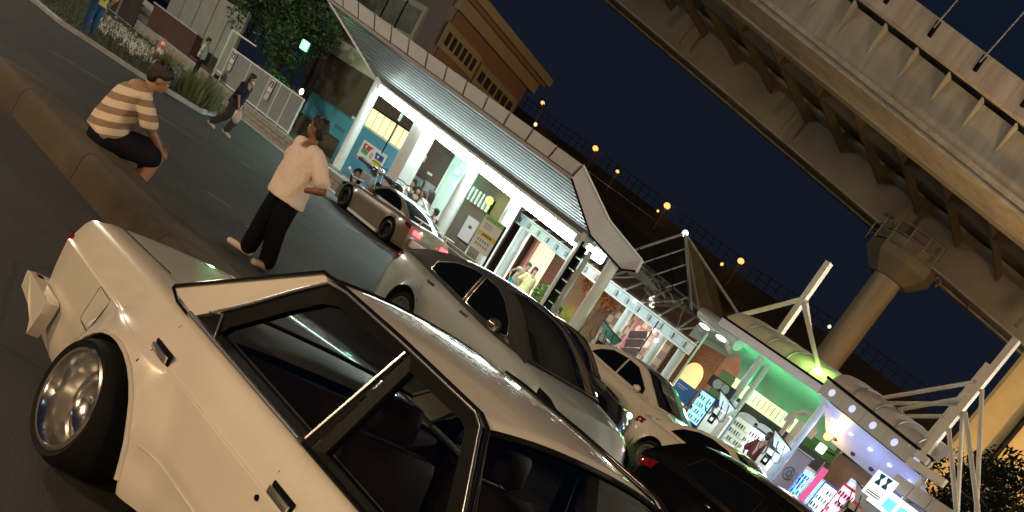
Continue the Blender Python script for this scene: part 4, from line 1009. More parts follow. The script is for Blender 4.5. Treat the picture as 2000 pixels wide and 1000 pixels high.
for (q0, q1, q2) in (((874, 58), (928, 124), (862, 82)), ((937, 135), (997, 210), (926, 153))):
    s0, za = plane_hit(*q0); s1, zb2 = plane_hit(*q1); z0, z1 = plane_hit(*q2)[1], za
    fr_ = tbp('window_surround', s0 - .2, s1 + .2, .004, .12, z0 - .25, z1 + .28, M_corn)
    npn = 6
    for i in range(npn):
        tbp('pane', lerp(s0, s1, i/npn) + .10, lerp(s0, s1, (i + 1)/npn) - .10, .121, .14, z0, z1, mat('dark pane', (.03, .022, .018), .2))
tbp('rooftop_block', LEN*.02, LEN*.30, -7, -2, zc + 1.16, zc + 4.2, M_cream)
# ------------------------------------------------------------------ planted corner on the left
M_soil = mat('planting soil', (.035, .035, .018), .95, var=.4, vscale=3)
bed_pts = [(-28.4, 9.45), (-27.9, 11.2), (-28.4, 13.2), (-30.6, 14.6), (-34.5, 16.4), (-38.5, 18.0), (-42, 19.0), (-70, 19.0), (-70, 6.5), (-48, 7.6), (-36, 8.6)]
bed = MB().prism([Vector((x, y, .0)) for x, y in bed_pts], (0, 0, .10)).obj('planting_bed', M_soil); tag(bed, kind='structure')
ke = MB().tube([Vector((x, y, .05)) for x, y in bed_pts[7:] + bed_pts[:8]], .075, 6).obj('bed_kerb', M_gutterc); tag(ke, kind='structure')
def inside(x, y, poly):
    c = False; n = len(poly); j = n - 1
    for i in range(n):
        if (poly[i][1] > y) != (poly[j][1] > y) and x < (poly[j][0] - poly[i][0])*(y - poly[i][1])/(poly[j][1] - poly[i][1]) + poly[i][0]: c = not c
        j = i
    return c
rg = random.Random(3)
gm = MB(); cnt = 0
while cnt < 9000:
    x, y = rg.uniform(-46, -28), rg.uniform(8.5, 18.5)
    if not inside(x, y, bed_pts): continue
    # a bare strip holds the white stones
    t = (y - (12.2 + (-36.5 - x)*-.0))/1.0
    cnt += 1
    h = rg.uniform(.08, .24)*(1.5 if noise.noise(Vector((x*.6, y*.6, 0))) > .1 else .7); a = rg.uniform(0, 6.28); w = .012
    d = Vector((math.cos(a), math.sin(a), 0)); l = Vector((rg.uniform(-.08, .08), rg.uniform(-.08, .08), 0)); p = Vector((x, y, .10))
    gm.add([p - d*w, p + d*w, p + l + Vector((0, 0, h))], [(0, 1, 2)])
M_grass = mat('grass', (.045, .055, .02), .8, var=.4, vscale=2)
o = gm.obj('grass', M_grass, fixn=False); tag(o, 'low ragged grass and weeds in the planting bed', 'grass', kind='stuff')
# long tufts at the nose of the bed
tf = MB()
for i in range(1500):
    c = rg.choice([(-29.3, 13.2), (-29.9, 13.8), (-30.9, 14.3), (-29.6, 12.4), (-32.0, 14.9)]); a = rg.uniform(0, 6.28); r = abs(rg.gauss(0, .28))
    p = Vector((c[0] + r*math.cos(a), c[1] + r*math.sin(a), .08)); h = rg.uniform(.35, .85); l = Vector((math.cos(a), math.sin(a), 0))*rg.uniform(.05, .35); d = Vector((-math.sin(a), math.cos(a), 0))*.012
    tf.add([p - d, p + d, p + l*.5 + Vector((0, 0, h*.7)) + d*.6, p + l*.5 + Vector((0, 0, h*.7)) - d*.6, p + l + Vector((0, 0, h))], [(0, 1, 2, 3), (3, 2, 4)])
o = tf.obj('ornamental_grass', mat('long grass', (.10, .115, .04), .75, var=.35, vscale=3), fixn=False); tag(o, 'tall soft ornamental grass tufts at the corner of the bed', 'grass', kind='stuff')
# white stones
stm = []
for k in range(4):
    b = MB().sphere((0, 0, 0), .085, .065, .05, 8); b.v = [tuple(Vector(p)*(1 + .3*noise.noise(Vector(p)*14 + Vector((k*5, 0, 0))))) for p in b.v]; stm.append(b)
sb = MB()
for i in range(1500):
    u = rg.random(); a = Vector((-34.8, 12.6, 0)).lerp(Vector((-37.2, 15.9, 0)), 0); 
    # strip follows picture line (190,45)-(345,148)
    px, py = lerp(178, 348, u), lerp(28, 150, u); off = rg.gauss(0, 6.5); p = AZ(px + off*.55 , py - off*.83 - 4, .12)
    if not (-70 < p.x < -30): continue
    M = Matrix.Translation(p) @ Matrix.Rotation(rg.uniform(0, 6), 4, 'Z') @ Matrix.Scale(rg.uniform(.6, 1.5), 4)
    s_ = stm[i % 4]; sb.add([M @ Vector(q) for q in s_.v], s_.f)
o = sb.obj('white_stones', mat('pale stone', (.50, .46, .42), .8, var=.25, vscale=9), smooth=50, fixn=False); tag(o, 'strip of pale pebbles along the planting bed', 'stones', kind='stuff')

# dark brick wall, pale fence, shutter panels
def apart(par, mb, nm, m, smooth=None, sub=None):
    o = mb.obj(nm, m, sub or par, smooth); o.matrix_parent_inverse = Matrix.Translation(-Vector(par.location)); return o
gw = thing('garden_wall', 'dark red brown brick wall behind the pebble strip', 'wall', (-50, 19.9, 0))
wb = lambda mb, nm, m: apart(gw, mb, nm, m)
wb(MB().box(-50.9, -46.0, 20.0, 20.3, 0, 1.40), 'wall', brickm('maroon brick', (.075, .035, .028), (.095, .045, .035), (.04, .03, .025)))
wb(MB().box(-51.0, -45.9, 19.95, 20.35, 1.404, 1.47), 'coping', M_gutterc)
wb(MB().box(-45.9, -43.2, 20.0, 20.3, 0, .62), 'low_wall', MATS['maroon brick'])
gp = thing('shutter_panels', 'pale grey ribbed shutter panels above the dark garden wall', 'shutter', (-49, 21.2, 0))
for i in range(5):
    apart(gp, MB().box(-52.6 + i*1.5, -51.14 + i*1.5, 21.2, 21.26, .2, 3.2), 'shutter_panel', mat('shutter grey', (.27, .28, .25), .6, var=.1, vscale=2))
    apart(gp, MB().box(-51.135 + i*1.5, -51.105 + i*1.5, 21.15, 21.27, .2, 3.25), 'shutter_rail', M_greymetal)
pf = thing('picket_fence', 'dark wooden picket fence with pale light showing between pales, top left', 'fence', (-57, 19.5, 0))
apart(pf, MB().bar((-58.4, 19.62, .35), (-51.0, 19.62, .35), .06, .08), 'rail', mat('dark wood', (.045, .035, .028), .8)); apart(pf, MB().bar((-58.4, 19.62, 1.05), (-51.0, 19.62, 1.05), .06, .08), 'rail', MATS['dark wood'])
pme = MB().cbox(-.085, .085, -.02, .02, 0, 1.35, .008).mesh('pale'); pme.materials.append(MATS['dark wood'])
for i in range(30): link('pale', pme, pf, (-58.2 + .245*i - pf.location.x, .05, 0 + .02*rg.random()))
apart(pf, MB().box(-58.6, -51.0, 20.2, 20.3, .0, 1.3), 'back_screen', mat('pale screen', (.42, .42, .38), .7, var=.2))
apart(pf, MB().bar((-52.9, 19.45, 0), (-52.9, 19.45, 1.6), .08, .08), 'post', M_greymetal)

# traffic cone
cn = thing('traffic_cone', 'orange and white traffic cone standing by the pebble strip', 'cone', AZ(306, 116, .1))
CO = mat('cone orange', (.75, .10, .03), .5); CW = mat('cone white', (.75, .72, .68), .5)
for z0, z1, m in ((.03, .22, CO), (.22, .36, CW), (.36, .5, CO), (.5, .6, CW), (.6, .72, CO)):
    r = lambda z: .16*(1 - z/.80) + .015
    MB().lathe([(r(z0), z0), (r(z1), z1)], 20, Matrix.Rotation(R_(90), 4, 'X')).obj('band', m, cn, smooth=60)
for ch in cn.children: ch.rotation_euler = (0, 0, 0)
MB().cbox(-.2, .2, -.2, .2, 0, .035, .01).obj('base', M_black, cn)

# green lit lantern among the leaves and small white lamp
gl = thing('green_lantern', 'bright green square lantern glowing among the leaves', 'lamp', AY(595, 89, 21.2))
MB().cbox(-.19, .19, -.08, .08, -.17, .17, .03).obj('lens', glow('lantern green', (.22, 1.0, .36), 1.9), gl); MB().cbox(-.22, .22, .085, .16, -.20, .20, .02).obj('housing', M_trim, gl)
MB().tube([(0, .12, -.2), (0, .12, -2.9)], .04, 8).obj('post', M_trim, gl)
wl = thing('white_lamp', 'small round white lamp at the right end of the mesh fence', 'lamp', AY(589, 179, 20.6))
MB().sphere((0, 0, 0), .11, .06, .11, 14).obj('lens', glow('white lamp glow', (.9, 1, .97), 7.0), wl, smooth=60); MB().tube([(0, .05, -.1), (0, .05, -1.45)], .03, 8).obj('post', M_trim, wl)

# ------------------------------------------------------------------ trees and shrubs
def leaf_cloud(mb, blobs, n, size, rg, fall=0.0):
    tot = sum(b[3]**2 for b in blobs)
    for (cx, cy, cz, r) in blobs:
        for i in range(int(n*r*r/tot)):
            while True:
                v = Vector((rg.uniform(-1, 1), rg.uniform(-1, 1), rg.uniform(-1, 1)))
                if .25 < v.length < 1: break
            v = v.normalized()*(v.length**.6)
            p = Vector((cx, cy, cz)) + v*r
            if noise.noise(p*1.3) < -.18: continue
            a = Vector((rg.gauss(0, 1), rg.gauss(0, 1), rg.gauss(0, .6))).normalized(); b = a.cross(Vector((rg.gauss(0, 1), rg.gauss(0, 1), rg.gauss(0, 1)))).normalized()
            s = size*rg.uniform(.6, 1.4); mb.add([p - a*s, p + b*s*.45, p + a*s, p - b*s*.45], [(0, 1, 2, 3)])
def tree(label, base, h, blobs, n, size, m_leaf, trunk_r=.16, seed=1, lean=(0, 0), name='tree'):
    rg = random.Random(seed); t = thing(name, label, 'tree', base)
    tr = MB(); top_ = Vector((lean[0], lean[1], h)); mid = top_*.5 + Vector((rg.uniform(-.15, .15), rg.uniform(-.15, .15), 0))
    tr.tube([Vector((0, 0, -.05)), mid*.5, mid, top_], [trunk_r*1.25, trunk_r, trunk_r*.8, trunk_r*.45], 10)
    for (cx, cy, cz, r) in blobs:
        st = Vector((0, 0, 0)).lerp(top_, min(.95, max(.35, (cz - r*.6)/h)))
        tr.tube([st, st.lerp(Vector((cx, cy, cz)), .55) + Vector((0, 0, .1)), Vector((cx, cy, cz))], [trunk_r*.45, trunk_r*.28, trunk_r*.08], 6)
        for q in range(3):
            e = Vector((cx, cy, cz)) + Vector((rg.uniform(-1, 1), rg.uniform(-1, 1), rg.uniform(-.3, 1)))*r*.8; tr.tube([Vector((cx, cy, cz))*.6 + st*.4, e], [trunk_r*.18, .012], 5)
    tr.obj('trunk', mat('bark', (.06, .048, .036), .9, var=.3, vscale=10, bump=.4, bscale=30), t, smooth=60)
    lf = MB(); leaf_cloud(lf, blobs, n, size, rg); lf.obj('crown', m_leaf, t, fixn=False)
    return t
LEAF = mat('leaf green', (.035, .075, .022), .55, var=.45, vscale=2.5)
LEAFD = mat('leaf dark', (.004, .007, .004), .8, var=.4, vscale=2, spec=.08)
b0 = AY(440, 60, 21.6)
tree('leafy tree with a grey trunk behind the mesh fence, left of the green lantern', (b0.x + .3, 21.6, .46), 4.6, [(0, 0, 4.2, 1.3), (1.5, .2, 3.6, 1.2), (-1.2, .4, 4.6, 1.2), (.7, .6, 5.4, 1.3), (2.6, .2, 4.4, 1.1), (1.2, -.2, 2.5, .7)], 7000, .085, LEAF, .2, 11)
b0 = AY(560, 60, 21.9)
tree('leafy tree around the green lantern beside the brick building', (b0.x, 22.2, .46), 4.0, [(0, 0, 3.2, 1.2), (.9, -.4, 2.6, .9), (-1.0, 0, 2.7, 1.0), (.3, .3, 4.3, 1.3), (1.3, .2, 3.8, 1.0), (-.9, .3, 4.0, 1.1), (.6, -.3, 1.8, .7)], 8000, .075, LEAF, .14, 12)
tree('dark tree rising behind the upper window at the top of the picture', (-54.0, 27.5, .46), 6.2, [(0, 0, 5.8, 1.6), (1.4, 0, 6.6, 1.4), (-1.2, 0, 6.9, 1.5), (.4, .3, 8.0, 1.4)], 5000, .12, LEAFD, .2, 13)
tree('dark tree behind the shutter panels at the top left', (-51.5, 23.0, .1), 4.6, [(0, 0, 4.4, 1.5), (1.8, 0, 4.8, 1.4), (-1.8, 0, 4.4, 1.4), (3.2, .2, 4.0, 1.2), (.6, .2, 5.8, 1.4)], 6500, .10, LEAF, .2, 14)
def shrub(label, base, blobs, n, size, m, seed):
    rg = random.Random(seed); t = thing('shrub', label, 'shrub', base)
    st = MB()
    for (cx, cy, cz, r) in blobs: st.tube([Vector((0, 0, 0)), Vector((cx, cy, cz))], [.03, .01], 5)
    st.obj('stems', MATS['bark'], t); lf = MB(); leaf_cloud(lf, blobs, n, size, rg); lf.obj('foliage', m, t, fixn=False)
b0 = AY(555, 165, 21.0); shrub('low green shrub just behind the mesh fence', (b0.x, 21.0, .46), [(0, 0, .8, .7), (.9, 0, .9, .6), (-.9, 0, .9, .7), (-1.9, .1, .9, .6)], 2600, .06, LEAF, 21)
b0 = AY(1165, 545, 26.2); shrub('orange leaved shrub lit behind the canopy columns', (b0.x + .35, 26.3, .12), [(0, 0, 2.35, .45), (.5, .1, 2.2, .42), (-.4, 0, 2.2, .40), (.1, 0, 1.7, .3)], 1500, .055, mat('orange leaf', (.34, .13, .03), .6, var=.3, vscale=4), 22)
gr = MB(); b0 = AY(1128, 590, 25.6)
for i in range(420):
    a = rg.uniform(0, 6.28); r = abs(rg.gauss(0, .4)); p = Vector((r*math.cos(a)*1.3, r*math.sin(a)*.5, .1)); h = rg.uniform(.7, 1.35); l = Vector((math.cos(a), math.sin(a), 0))*rg.uniform(.05, .4); d = Vector((-math.sin(a), math.cos(a), 0))*.018
    gr.add([p - d, p + d, p + l + Vector((0, 0, h))], [(0, 1, 2)])
pt_ = thing('planter', 'yellow green grasses in a stone planter behind the canopy column', 'planter', (b0.x, 25.5, .12))
gr.obj('blades', mat('yellow grass', (.24, .24, .04), .7, var=.3, vscale=5), pt_, fixn=False); MB().cbox(-1.0, 1.0, -.4, .4, 0, .35, .02).obj('trough', mat('rosy stone', (.35, .25, .23), .8, var=.1), pt_)
# verge between the parked cars
vg = MB()
for i in range(2200):
    x, y = rg.uniform(-10.2, -8.2), rg.uniform(11.2, 12.5); a = rg.uniform(0, 6.28); h = rg.uniform(.3, .72); p = Vector((x, y, 0)); d = Vector((math.cos(a), math.sin(a), 0))*.014; l = Vector((rg.uniform(-.12, .12), rg.uniform(-.12, .12), h))
    vg.add([p - d, p + d, p + l], [(0, 1, 2)])
o = vg.obj('verge_grass', mat('verge green', (.05, .095, .03), .75, var=.35, vscale=3), fixn=False); tag(o, 'green tufted verge between the silver hatchback and the white cars', 'grass', kind='stuff')
# dark trees low on the right edge
for k, (q, Y, r) in enumerate((((1925, 960), 30, 1.3), ((1985, 985), 27, 1.2), ((1890, 985), 33, 1.2))):
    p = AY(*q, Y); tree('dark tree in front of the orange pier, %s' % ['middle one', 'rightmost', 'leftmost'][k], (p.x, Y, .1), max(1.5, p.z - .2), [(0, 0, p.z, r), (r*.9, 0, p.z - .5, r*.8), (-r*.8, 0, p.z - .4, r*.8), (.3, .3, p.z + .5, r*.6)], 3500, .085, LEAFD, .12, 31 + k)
# ------------------------------------------------------------------ glass-roofed arcade and pyramid
BY = 25.0
arc = thing('glass_arcade', 'white steel arcade with sloping glass roof and diagonal struts', 'canopy', (-22, BY, .12))
def apart(par, mb, nm, m, smooth=None, sub=None):
    o = mb.obj(nm, m, sub or par, smooth); o.matrix_parent_inverse = Matrix.Translation(-Vector(par.location)); return o
bA, bB = AY(930, 362, BY), AY(1350, 682, BY)
M_ice = mat('pale blue steel', (.55, .62, .66), .4, var=.05, vscale=4)
apart(arc, MB().bar(bA, bB, .16, .26), 'front_beam', M_ice)
apart(arc, MB().bar(bA + Vector((0, -.02, .17)), bB + Vector((0, -.02, .17)), .30, .05), 'gutter', M_steel)
apart(arc, MB().bar(bA + Vector((0, -.05, -.16)), bB + Vector((0, -.05, -.16)), .24, .05), 'lower_flange', M_steel)
for i in range(22):   # bracket plates along the beam
    p = bA.lerp(bB, (i + .5)/22); apart(arc, MB().box(p.x - .06, p.x + .06, BY - .14, BY - .082, p.z - .10, p.z + .08), 'bracket_plate', M_greymetal)
tA, tB = AY(1040, 340, BY + 3.2), AY(1400, 636, BY + 3.2)
apart(arc, MB().tube([tA, tB], .09, 10), 'ridge_pipe', M_steel, 60)
ns = 14
for i in range(ns + 1):
    a, b = bA.lerp(bB, i/ns) + Vector((0, 0, .2)), tA.lerp(tB, i/ns)
    apart(arc, MB().bar(a, b, .05, .07), 'rafter', M_steel)
    if i < ns:
        a2, b2 = bA.lerp(bB, (i + 1)/ns) + Vector((0, 0, .2)), tA.lerp(tB, (i + 1)/ns)
        apart(arc, MB().bar(*((a, b2) if i % 2 else (b, a2)), .035, .05), 'strut', M_steel)
        up2 = Vector((0, 0, .06))
        apart(arc, MB().add([a + up2, a2 + up2, b2 + up2, b + up2], [(0, 1, 2, 3)]), 'glass_pane', glassm('roof glass', trans=.72))
for q in ((1027, 450), (1120, 515), (1235, 600), (1298, 655), (1332, 686)):
    p = AY(*q, BY); apart(arc, MB().tube([(p.x, BY, .12), (p.x, BY, p.z)], .15, 14), 'column', M_ice, 40)
# salmon strip lit along the back of the arcade
sA, sB = AY(1060, 460, 27.2), AY(1290, 640, 27.2)
apart(arc, MB().bar(sA, sB, .12, .16), 'salmon_fascia', mat('salmon paint', (.55, .25, .22), .5))
# round spot lamps on the beam
for k, q in enumerate(((1277, 645), (1240, 588), (1282, 665))):
    l = MB().sphere((0, 0, 0), .06, .06, .06, 12).obj('spot_lamp', glow('warm spot', (1.0, .97, .85), 4.0), loc=AY(*q, BY - .35), smooth=60)
    tag(l, ['small round spot lamp near the arcade beam end', 'small oval spot lamp beside the pink post', 'lower small spot lamp beside the arcade column'][k], 'lamp')

pyr = thing('glass_pyramid', 'glass pyramid roof with dark frame behind the arcade', 'roof', (-23, 30, 3))
ap = AY(1338, 456, 29.5); f0 = AY(1212, 468, 27.5); f1 = AY(1349, 615, 27.5); f2 = f1 + Vector((1.5, 5, 0)); f3 = f0 + Vector((1.5, 5, 0))
f0.z = f1.z = f2.z = f3.z = (f0.z + f1.z)/2 - .35
PG = glassm('pyramid glass', trans=.55)
for a, b in ((f0, f1), (f1, f2), (f2, f3), (f3, f0)):
    apart(pyr, MB().add([a, b, ap], [(0, 1, 2)]), 'glass_face', PG)
    apart(pyr, MB().tube([a, ap], .05, 8), 'hip_bar', M_greymetal); apart(pyr, MB().tube([a, b], .05, 8), 'eave_bar', M_greymetal)
for k in range(1, 5):
    t = k/5; apart(pyr, MB().tube([f0.lerp(f1, t), ap.lerp(f1, t)], .03, 6), 'glazing_bar', M_greymetal); apart(pyr, MB().tube([f0.lerp(f1, t), f0.lerp(ap, t)], .02, 6), 'glazing_bar', M_trim)
MB().sphere((0, 0, 0), .12, n=12).obj('apex_lamp', glow('apex lamp glow', (1, .9, .75), 3.0), pyr, smooth=60).location = ap - Vector(pyr.location)

# ------------------------------------------------------------------ brick hall with the lit arched doorway
HYW = 28.0
hall = thing('brick_hall', 'orange brick hall with lit arched doorways behind the arcade', 'building', (-20, HYW, .12))
x_l, x_r = -36, AY(1408, 712, HYW).x
apart(hall, MB().box(x_l, x_r, HYW, HYW + 5, .12, 3.6), 'wall', M_brick_or)
def archway(px_l, px_r, px_top, Y, m_glow, nm='arched_doorway'):
    a, b, t = AY(*px_l, Y), AY(*px_r, Y), AY(*px_top, Y); w = abs(b.x - a.x); zt = t.z; xc = (a.x + b.x)/2; zs = zt - w/2
    pts = [(a.x, .13), (a.x + w, .13)] + [(xc + w/2*math.cos(k*math.pi/14), zs + w/2*math.sin(k*math.pi/14)) for k in range(15)]
    d = apart(hall, MB().prism([Vector((x, Y - .03, z)) for x, z in pts], (0, .026, 0)), nm, m_glow)
    ring = MB()
    for k in range(15):
        a0, a1 = k*math.pi/15, (k + .94)*math.pi/15
        q = [(xc + r*math.cos(a_), zs + r*math.sin(a_)) for r, a_ in ((w/2, a0), (w/2 + .22, a0), (w/2 + .22, a1), (w/2, a1))]
        apart(hall, MB().prism([Vector((x, Y - .10, z)) for x, z in q], (0, .07, 0)), 'arch_stone', mat('arch stone', (.50, .43, .30), .7, var=.1), sub=d)
    for sx in (-1, 1):
        x = xc + sx*w/2; apart(hall, MB().box(min(x, x + sx*.2), max(x, x + sx*.2), Y - .09, Y - .031, .13, zs), 'jamb', mat('arch stone', (.50, .43, .30), .7, var=.1), sub=d)
    ip = [(xc + (w/2 - .16)*math.cos(k*math.pi/12), zs + .06 + (w/2 - .16)*math.sin(k*math.pi/12)) for k in range(13)]
    apart(hall, MB().prism([Vector((x, Y - .05, z)) for x, z in ip], (0, .018, 0)), 'fanlight', mat('fanlight glass', (.30, .33, .30), .2), sub=d)
    apart(hall, MB().box(xc - .03, xc + .03, Y - .06, Y - .0305, .13, zs + w/2 - .02), 'mullion', M_trim, sub=d)
    apart(hall, MB().box(xc - w/2, xc + w/2, Y - .058, Y - .0306, zs - .05, zs + .05), 'transom', M_steel, sub=d)
    return d
archway((1333, 726), (1366, 748), (1353, 702), HYW, glow('warm doorway', (1.0, .85, .42), .42))
archway((1048, 480), (1082, 502), (1070, 460), HYW, glow('cream doorway', (1.0, .97, .70), .6))
# tall white lit opening left of it
x0, x1, z0, z1 = rect((1032, 470), (1020, 565), HYW)
apart(hall, MB().box(AY(1010, 458, HYW).x, AY(1030, 470, HYW).x, HYW - .05, HYW - .005, .13, 2.7), 'lit_panel', glow('white panel glow', (.95, 1, .9), .9))
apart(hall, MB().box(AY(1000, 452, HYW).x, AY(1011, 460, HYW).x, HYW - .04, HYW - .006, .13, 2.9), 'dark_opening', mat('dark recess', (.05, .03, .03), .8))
for q in ((1046, 478), (1104, 522)):
    xx = AY(*q, HYW - .3).x; apart(hall, MB().box(xx - .08, xx + .08, HYW - .38, HYW - .22, .12, 2.7), 'pink_post', mat('salmon paint', (.55, .25, .22), .5))
# chequered tile wall: every tile a piece
chq = MB().box(0, 3.0, 0, .1, 0, 2.7).obj('chequered_wall', M_joint, loc=(AY(1205, 640, 26.6).x - .6, 26.6, .12)); tag(chq, 'brown and tan chequered tile wall behind the arcade columns', 'wall')
ts = .25
tl_me = [MB().cbox(-ts*.48, ts*.48, -.02, .02, -ts*.48, ts*.48, .006).mesh('tile') for _ in range(2)]
tl_me[0].materials.append(mat('tan tile', (.30, .22, .16), .5, var=.15, vscale=6)); tl_me[1].materials.append(mat('brown tile', (.13, .085, .065), .5, var=.15, vscale=6))
for i in range(12):
    for j in range(10):
        link('tile', tl_me[(i + j) % 2], chq, (ts*(i + .5), -.012, ts*(j + .6)))
pk = MB().tube([(0, 0, 0), (0, 0, 2.3)], .07, 10).obj('pink_post', mat('pink post', (.62, .25, .32), .5), loc=(AY(1237, 640, 25.8).x, 25.8, .12)); tag(pk, 'slim pink post in front of the chequered wall', 'post')
# blue notice board and dark pole
ob, w_, h_ = flat_board('blue_notice', 'blue notice board standing in front of the lit arched doorway', 'sign', (1327, 738), (1337, 790), 24.0, mat('royal blue board', (.02, .11, .38), .5), wmin=.8)
patch(ob, .1*w_, .6*w_, .72*h_, .76*h_, WPAPER); patch(ob, .15*w_, .5*w_, .60*h_, .63*h_, WPAPER)
for s_ in (.05, .95): MB().bar((s_*w_, .06, -1.3), (s_*w_, .06, 0), .05, .05).obj('leg', M_steel, ob)
pl = thing('flag_pole', 'thin dark and white pole in front of the arched doorway', 'pole', (AY(1300, 770, 22.5).x, 22.5, .12))
zt = AY(1389, 655, 22.5).z
MB().tube([(0, 0, 0), (0, 0, .4*zt)], .07, 8).obj('lower_shaft', M_trim, pl); MB().tube([(0, 0, .4*zt), (0, 0, zt - .12)], .03, 8).obj('upper_shaft', M_steel, pl)
# black name-plate pole sign
ps = thing('name_plate_pole', 'tall pole sign of stacked black name plates beside the second canopy column', 'sign', (AY(1075, 590, 20.2).x, 20.2, .1))
zt = AY(1135, 478, 20.2).z
MB().bar((-.14, 0, 0), (-.14, 0, zt), .04, .06).obj('post', M_trim, ps); MB().bar((.30, 0, 0), (.30, 0, zt - .1), .10, .10).obj('post', M_greymetal, ps)
for k in range(7): MB().cbox(-.10, .13, -.04, .03, zt - .08 - .33*(k + 1), zt - .11 - .33*k, .02).obj('name_plate', M_blackgloss, ps)
# stack of dark blue-grey plates (second sign, by the pink post)
ps = thing('plate_stack_sign', 'stack of tilted blue grey plates on a thin pole above the white saloon', 'sign', (AY(1210, 712, 17.6).x, 17.6, 0))
for k in range(5):
    q = [(1247, 655), (1240, 671), (1230, 688), (1219, 705), (1207, 722)][k]; p = AY(*q, 17.6)
    MB().cbox(-.24, .24, -.02, .02, -.085, .085, .01, Matrix.Translation((p.x - ps.location.x, -.03, p.z)) @ Matrix.Rotation(R_(-25), 4, 'Y')).obj('plate', mat('slate plate', (.20, .20, .27), .45, var=.1), ps)
MB().tube([(.25, 0, 0), (.25, 0, 2.35)], .018, 6).obj('pole', M_trim, ps)

# ------------------------------------------------------------------ membrane roofs, shopfront and masts on the right
FY = 22.0
mem = thing('membrane_canopy', 'pale arched membrane canopy with green lit soffit and white columns', 'canopy', (-15, FY, .12))
fA, fB = AY(1408, 628, FY), AY(1606, 764, FY)
apart(mem, MB().bar(fA, fB, .10, .20), 'fascia', M_fasc_lilac)
apart(mem, MB().bar(fA + Vector((0, .02, .13)), fB + Vector((0, .02, .13)), .18, .05), 'fascia_cap', M_trim)
M_memb = mat('membrane', (.52, .50, .40), .6, var=.06, vscale=1.5)
def pillow(par, A, B, n, rise, depth, m, nm='membrane_panel'):
    for i in range(n):
        a, b = A.lerp(B, i/n + .004), A.lerp(B, (i + 1)/n - .004)
        def fn(u, v):
            p = a.lerp(b, u); ang = v*math.pi*.62
            r = rise*(1 + .10*math.sin(math.pi*u))
            return Vector((p.x, p.y + depth*(1 - math.cos(ang)), p.z + r*math.sin(ang)))
        apart(par, MB().grid(fn, 8, 10), nm, m, 60)
        if i: apart(par, MB().tube([Vector((a.x - .01, a.y + depth*(1 - math.cos(t*.62*math.pi/8)), a.z + (rise + .02)*math.sin(t*.62*math.pi/8))) for t in range(9)], .03, 6), 'membrane_seam', M_greymetal)
pillow(mem, fA + Vector((0, .15, .17)), fB + Vector((0, .15, .17)), 5, .46, 1.5, M_memb)
# curved soffit rising towards the back, lit green from below
GS = mat('soffit sheet', (.60, .66, .62), .35, var=.04, vscale=2)
cx0, cx1 = fA.x - 1.0, fB.x + .15
def soff(u, v):
    x = lerp(fA.x - .2, fB.x, u); ang = v*math.pi/2
    return Vector((x, FY + .1 + 2.3*math.sin(ang), lerp(fA.z, fB.z, u) - .05 - .95*(1 - math.cos(ang))*.9))
apart(mem, MB().grid(soff, 12, 12), 'curved_soffit', GS, 60)
GW = mat('green tile wall', (.16, .24, .10), .6, var=.15, vscale=4)
apart(mem, MB().box(AY(1416, 720, FY + 2.5).x, fB.x + .1, FY + 2.45, FY + 2.6, .12, fB.z - .8), 'back_wall', GW)
for q, r in (((1482, 708), .10), ((1496, 722), .07)):
    p = AY(*q, FY + .25); apart(mem, MB().tube([(p.x, FY + .25, .12), (p.x, FY + .25, p.z + .15)], r, 14), 'column', M_ice, 40)
# left wing of the roof with two oval downlights
wA = [AY(1345, 655, FY + 2.5), AY(1372, 620, FY + 2.0), AY(1420, 652, FY + 1.0), AY(1450, 690, FY + 1.2), AY(1425, 700, FY + 2.4)]
apart(mem, MB().prism(wA, (0, .05, .12)), 'wing_soffit', mat('grey wing soffit', (.33, .35, .32), .5, var=.1))
apart(mem, MB().tube([AY(1372, 612, FY + 1.5), AY(1395, 628, FY + .9), AY(1425, 652, FY + .2), AY(1442, 675, FY + .1)], .16, 10), 'wing_edge', M_ice, 60)
for k, q in enumerate(((1376, 638), (1408, 661))):
    l = MB().sphere((0, 0, 0), .17, .17, .05, 14).obj('downlight', glow('downlight glow', (1, .98, .9), 3.0), loc=AY(*q, FY + 1.45) , smooth=60)
    tag(l, 'oval downlight in the grey wing roof, %s one' % ('left' if k == 0 else 'right'), 'lamp')
# balcony of pale balusters and dark shop header below
hd = thing('shop_header', 'dark grey shop header with a pale lit balustrade on top', 'shopfront', (-13, FY + .8, .12))
hA, hB = AY(1440, 770, FY + .8), AY(1560, 868, FY + .8)
zt = (hA.z + hB.z)/2
apart(hd, MB().box(hA.x, -7.5, FY + .85, FY + 1.05, .12, zt), 'header_wall', mat('slate header', (.045, .05, .055), .5, var=.1))
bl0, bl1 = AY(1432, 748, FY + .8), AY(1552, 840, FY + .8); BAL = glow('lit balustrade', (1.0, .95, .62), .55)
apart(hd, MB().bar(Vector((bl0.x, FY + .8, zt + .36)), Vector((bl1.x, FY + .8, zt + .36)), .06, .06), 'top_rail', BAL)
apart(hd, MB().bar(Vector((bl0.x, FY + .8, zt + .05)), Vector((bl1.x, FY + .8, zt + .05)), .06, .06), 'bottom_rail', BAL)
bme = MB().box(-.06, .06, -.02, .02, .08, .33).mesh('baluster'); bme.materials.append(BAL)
nb = 14
for i in range(nb):
    link('baluster', bme, hd, (lerp(bl0.x, bl1.x, (i + .5)/nb) - hd.location.x, 0, zt - hd.location.z))
apart(hd, MB().box(bl0.x, bl1.x, FY + 1.1, FY + 1.14, zt + .02, zt + .42), 'baluster_backing', mat('balcony screen', (.10, .10, .06), .7))  # plain dark sheet behind the balusters, no emission
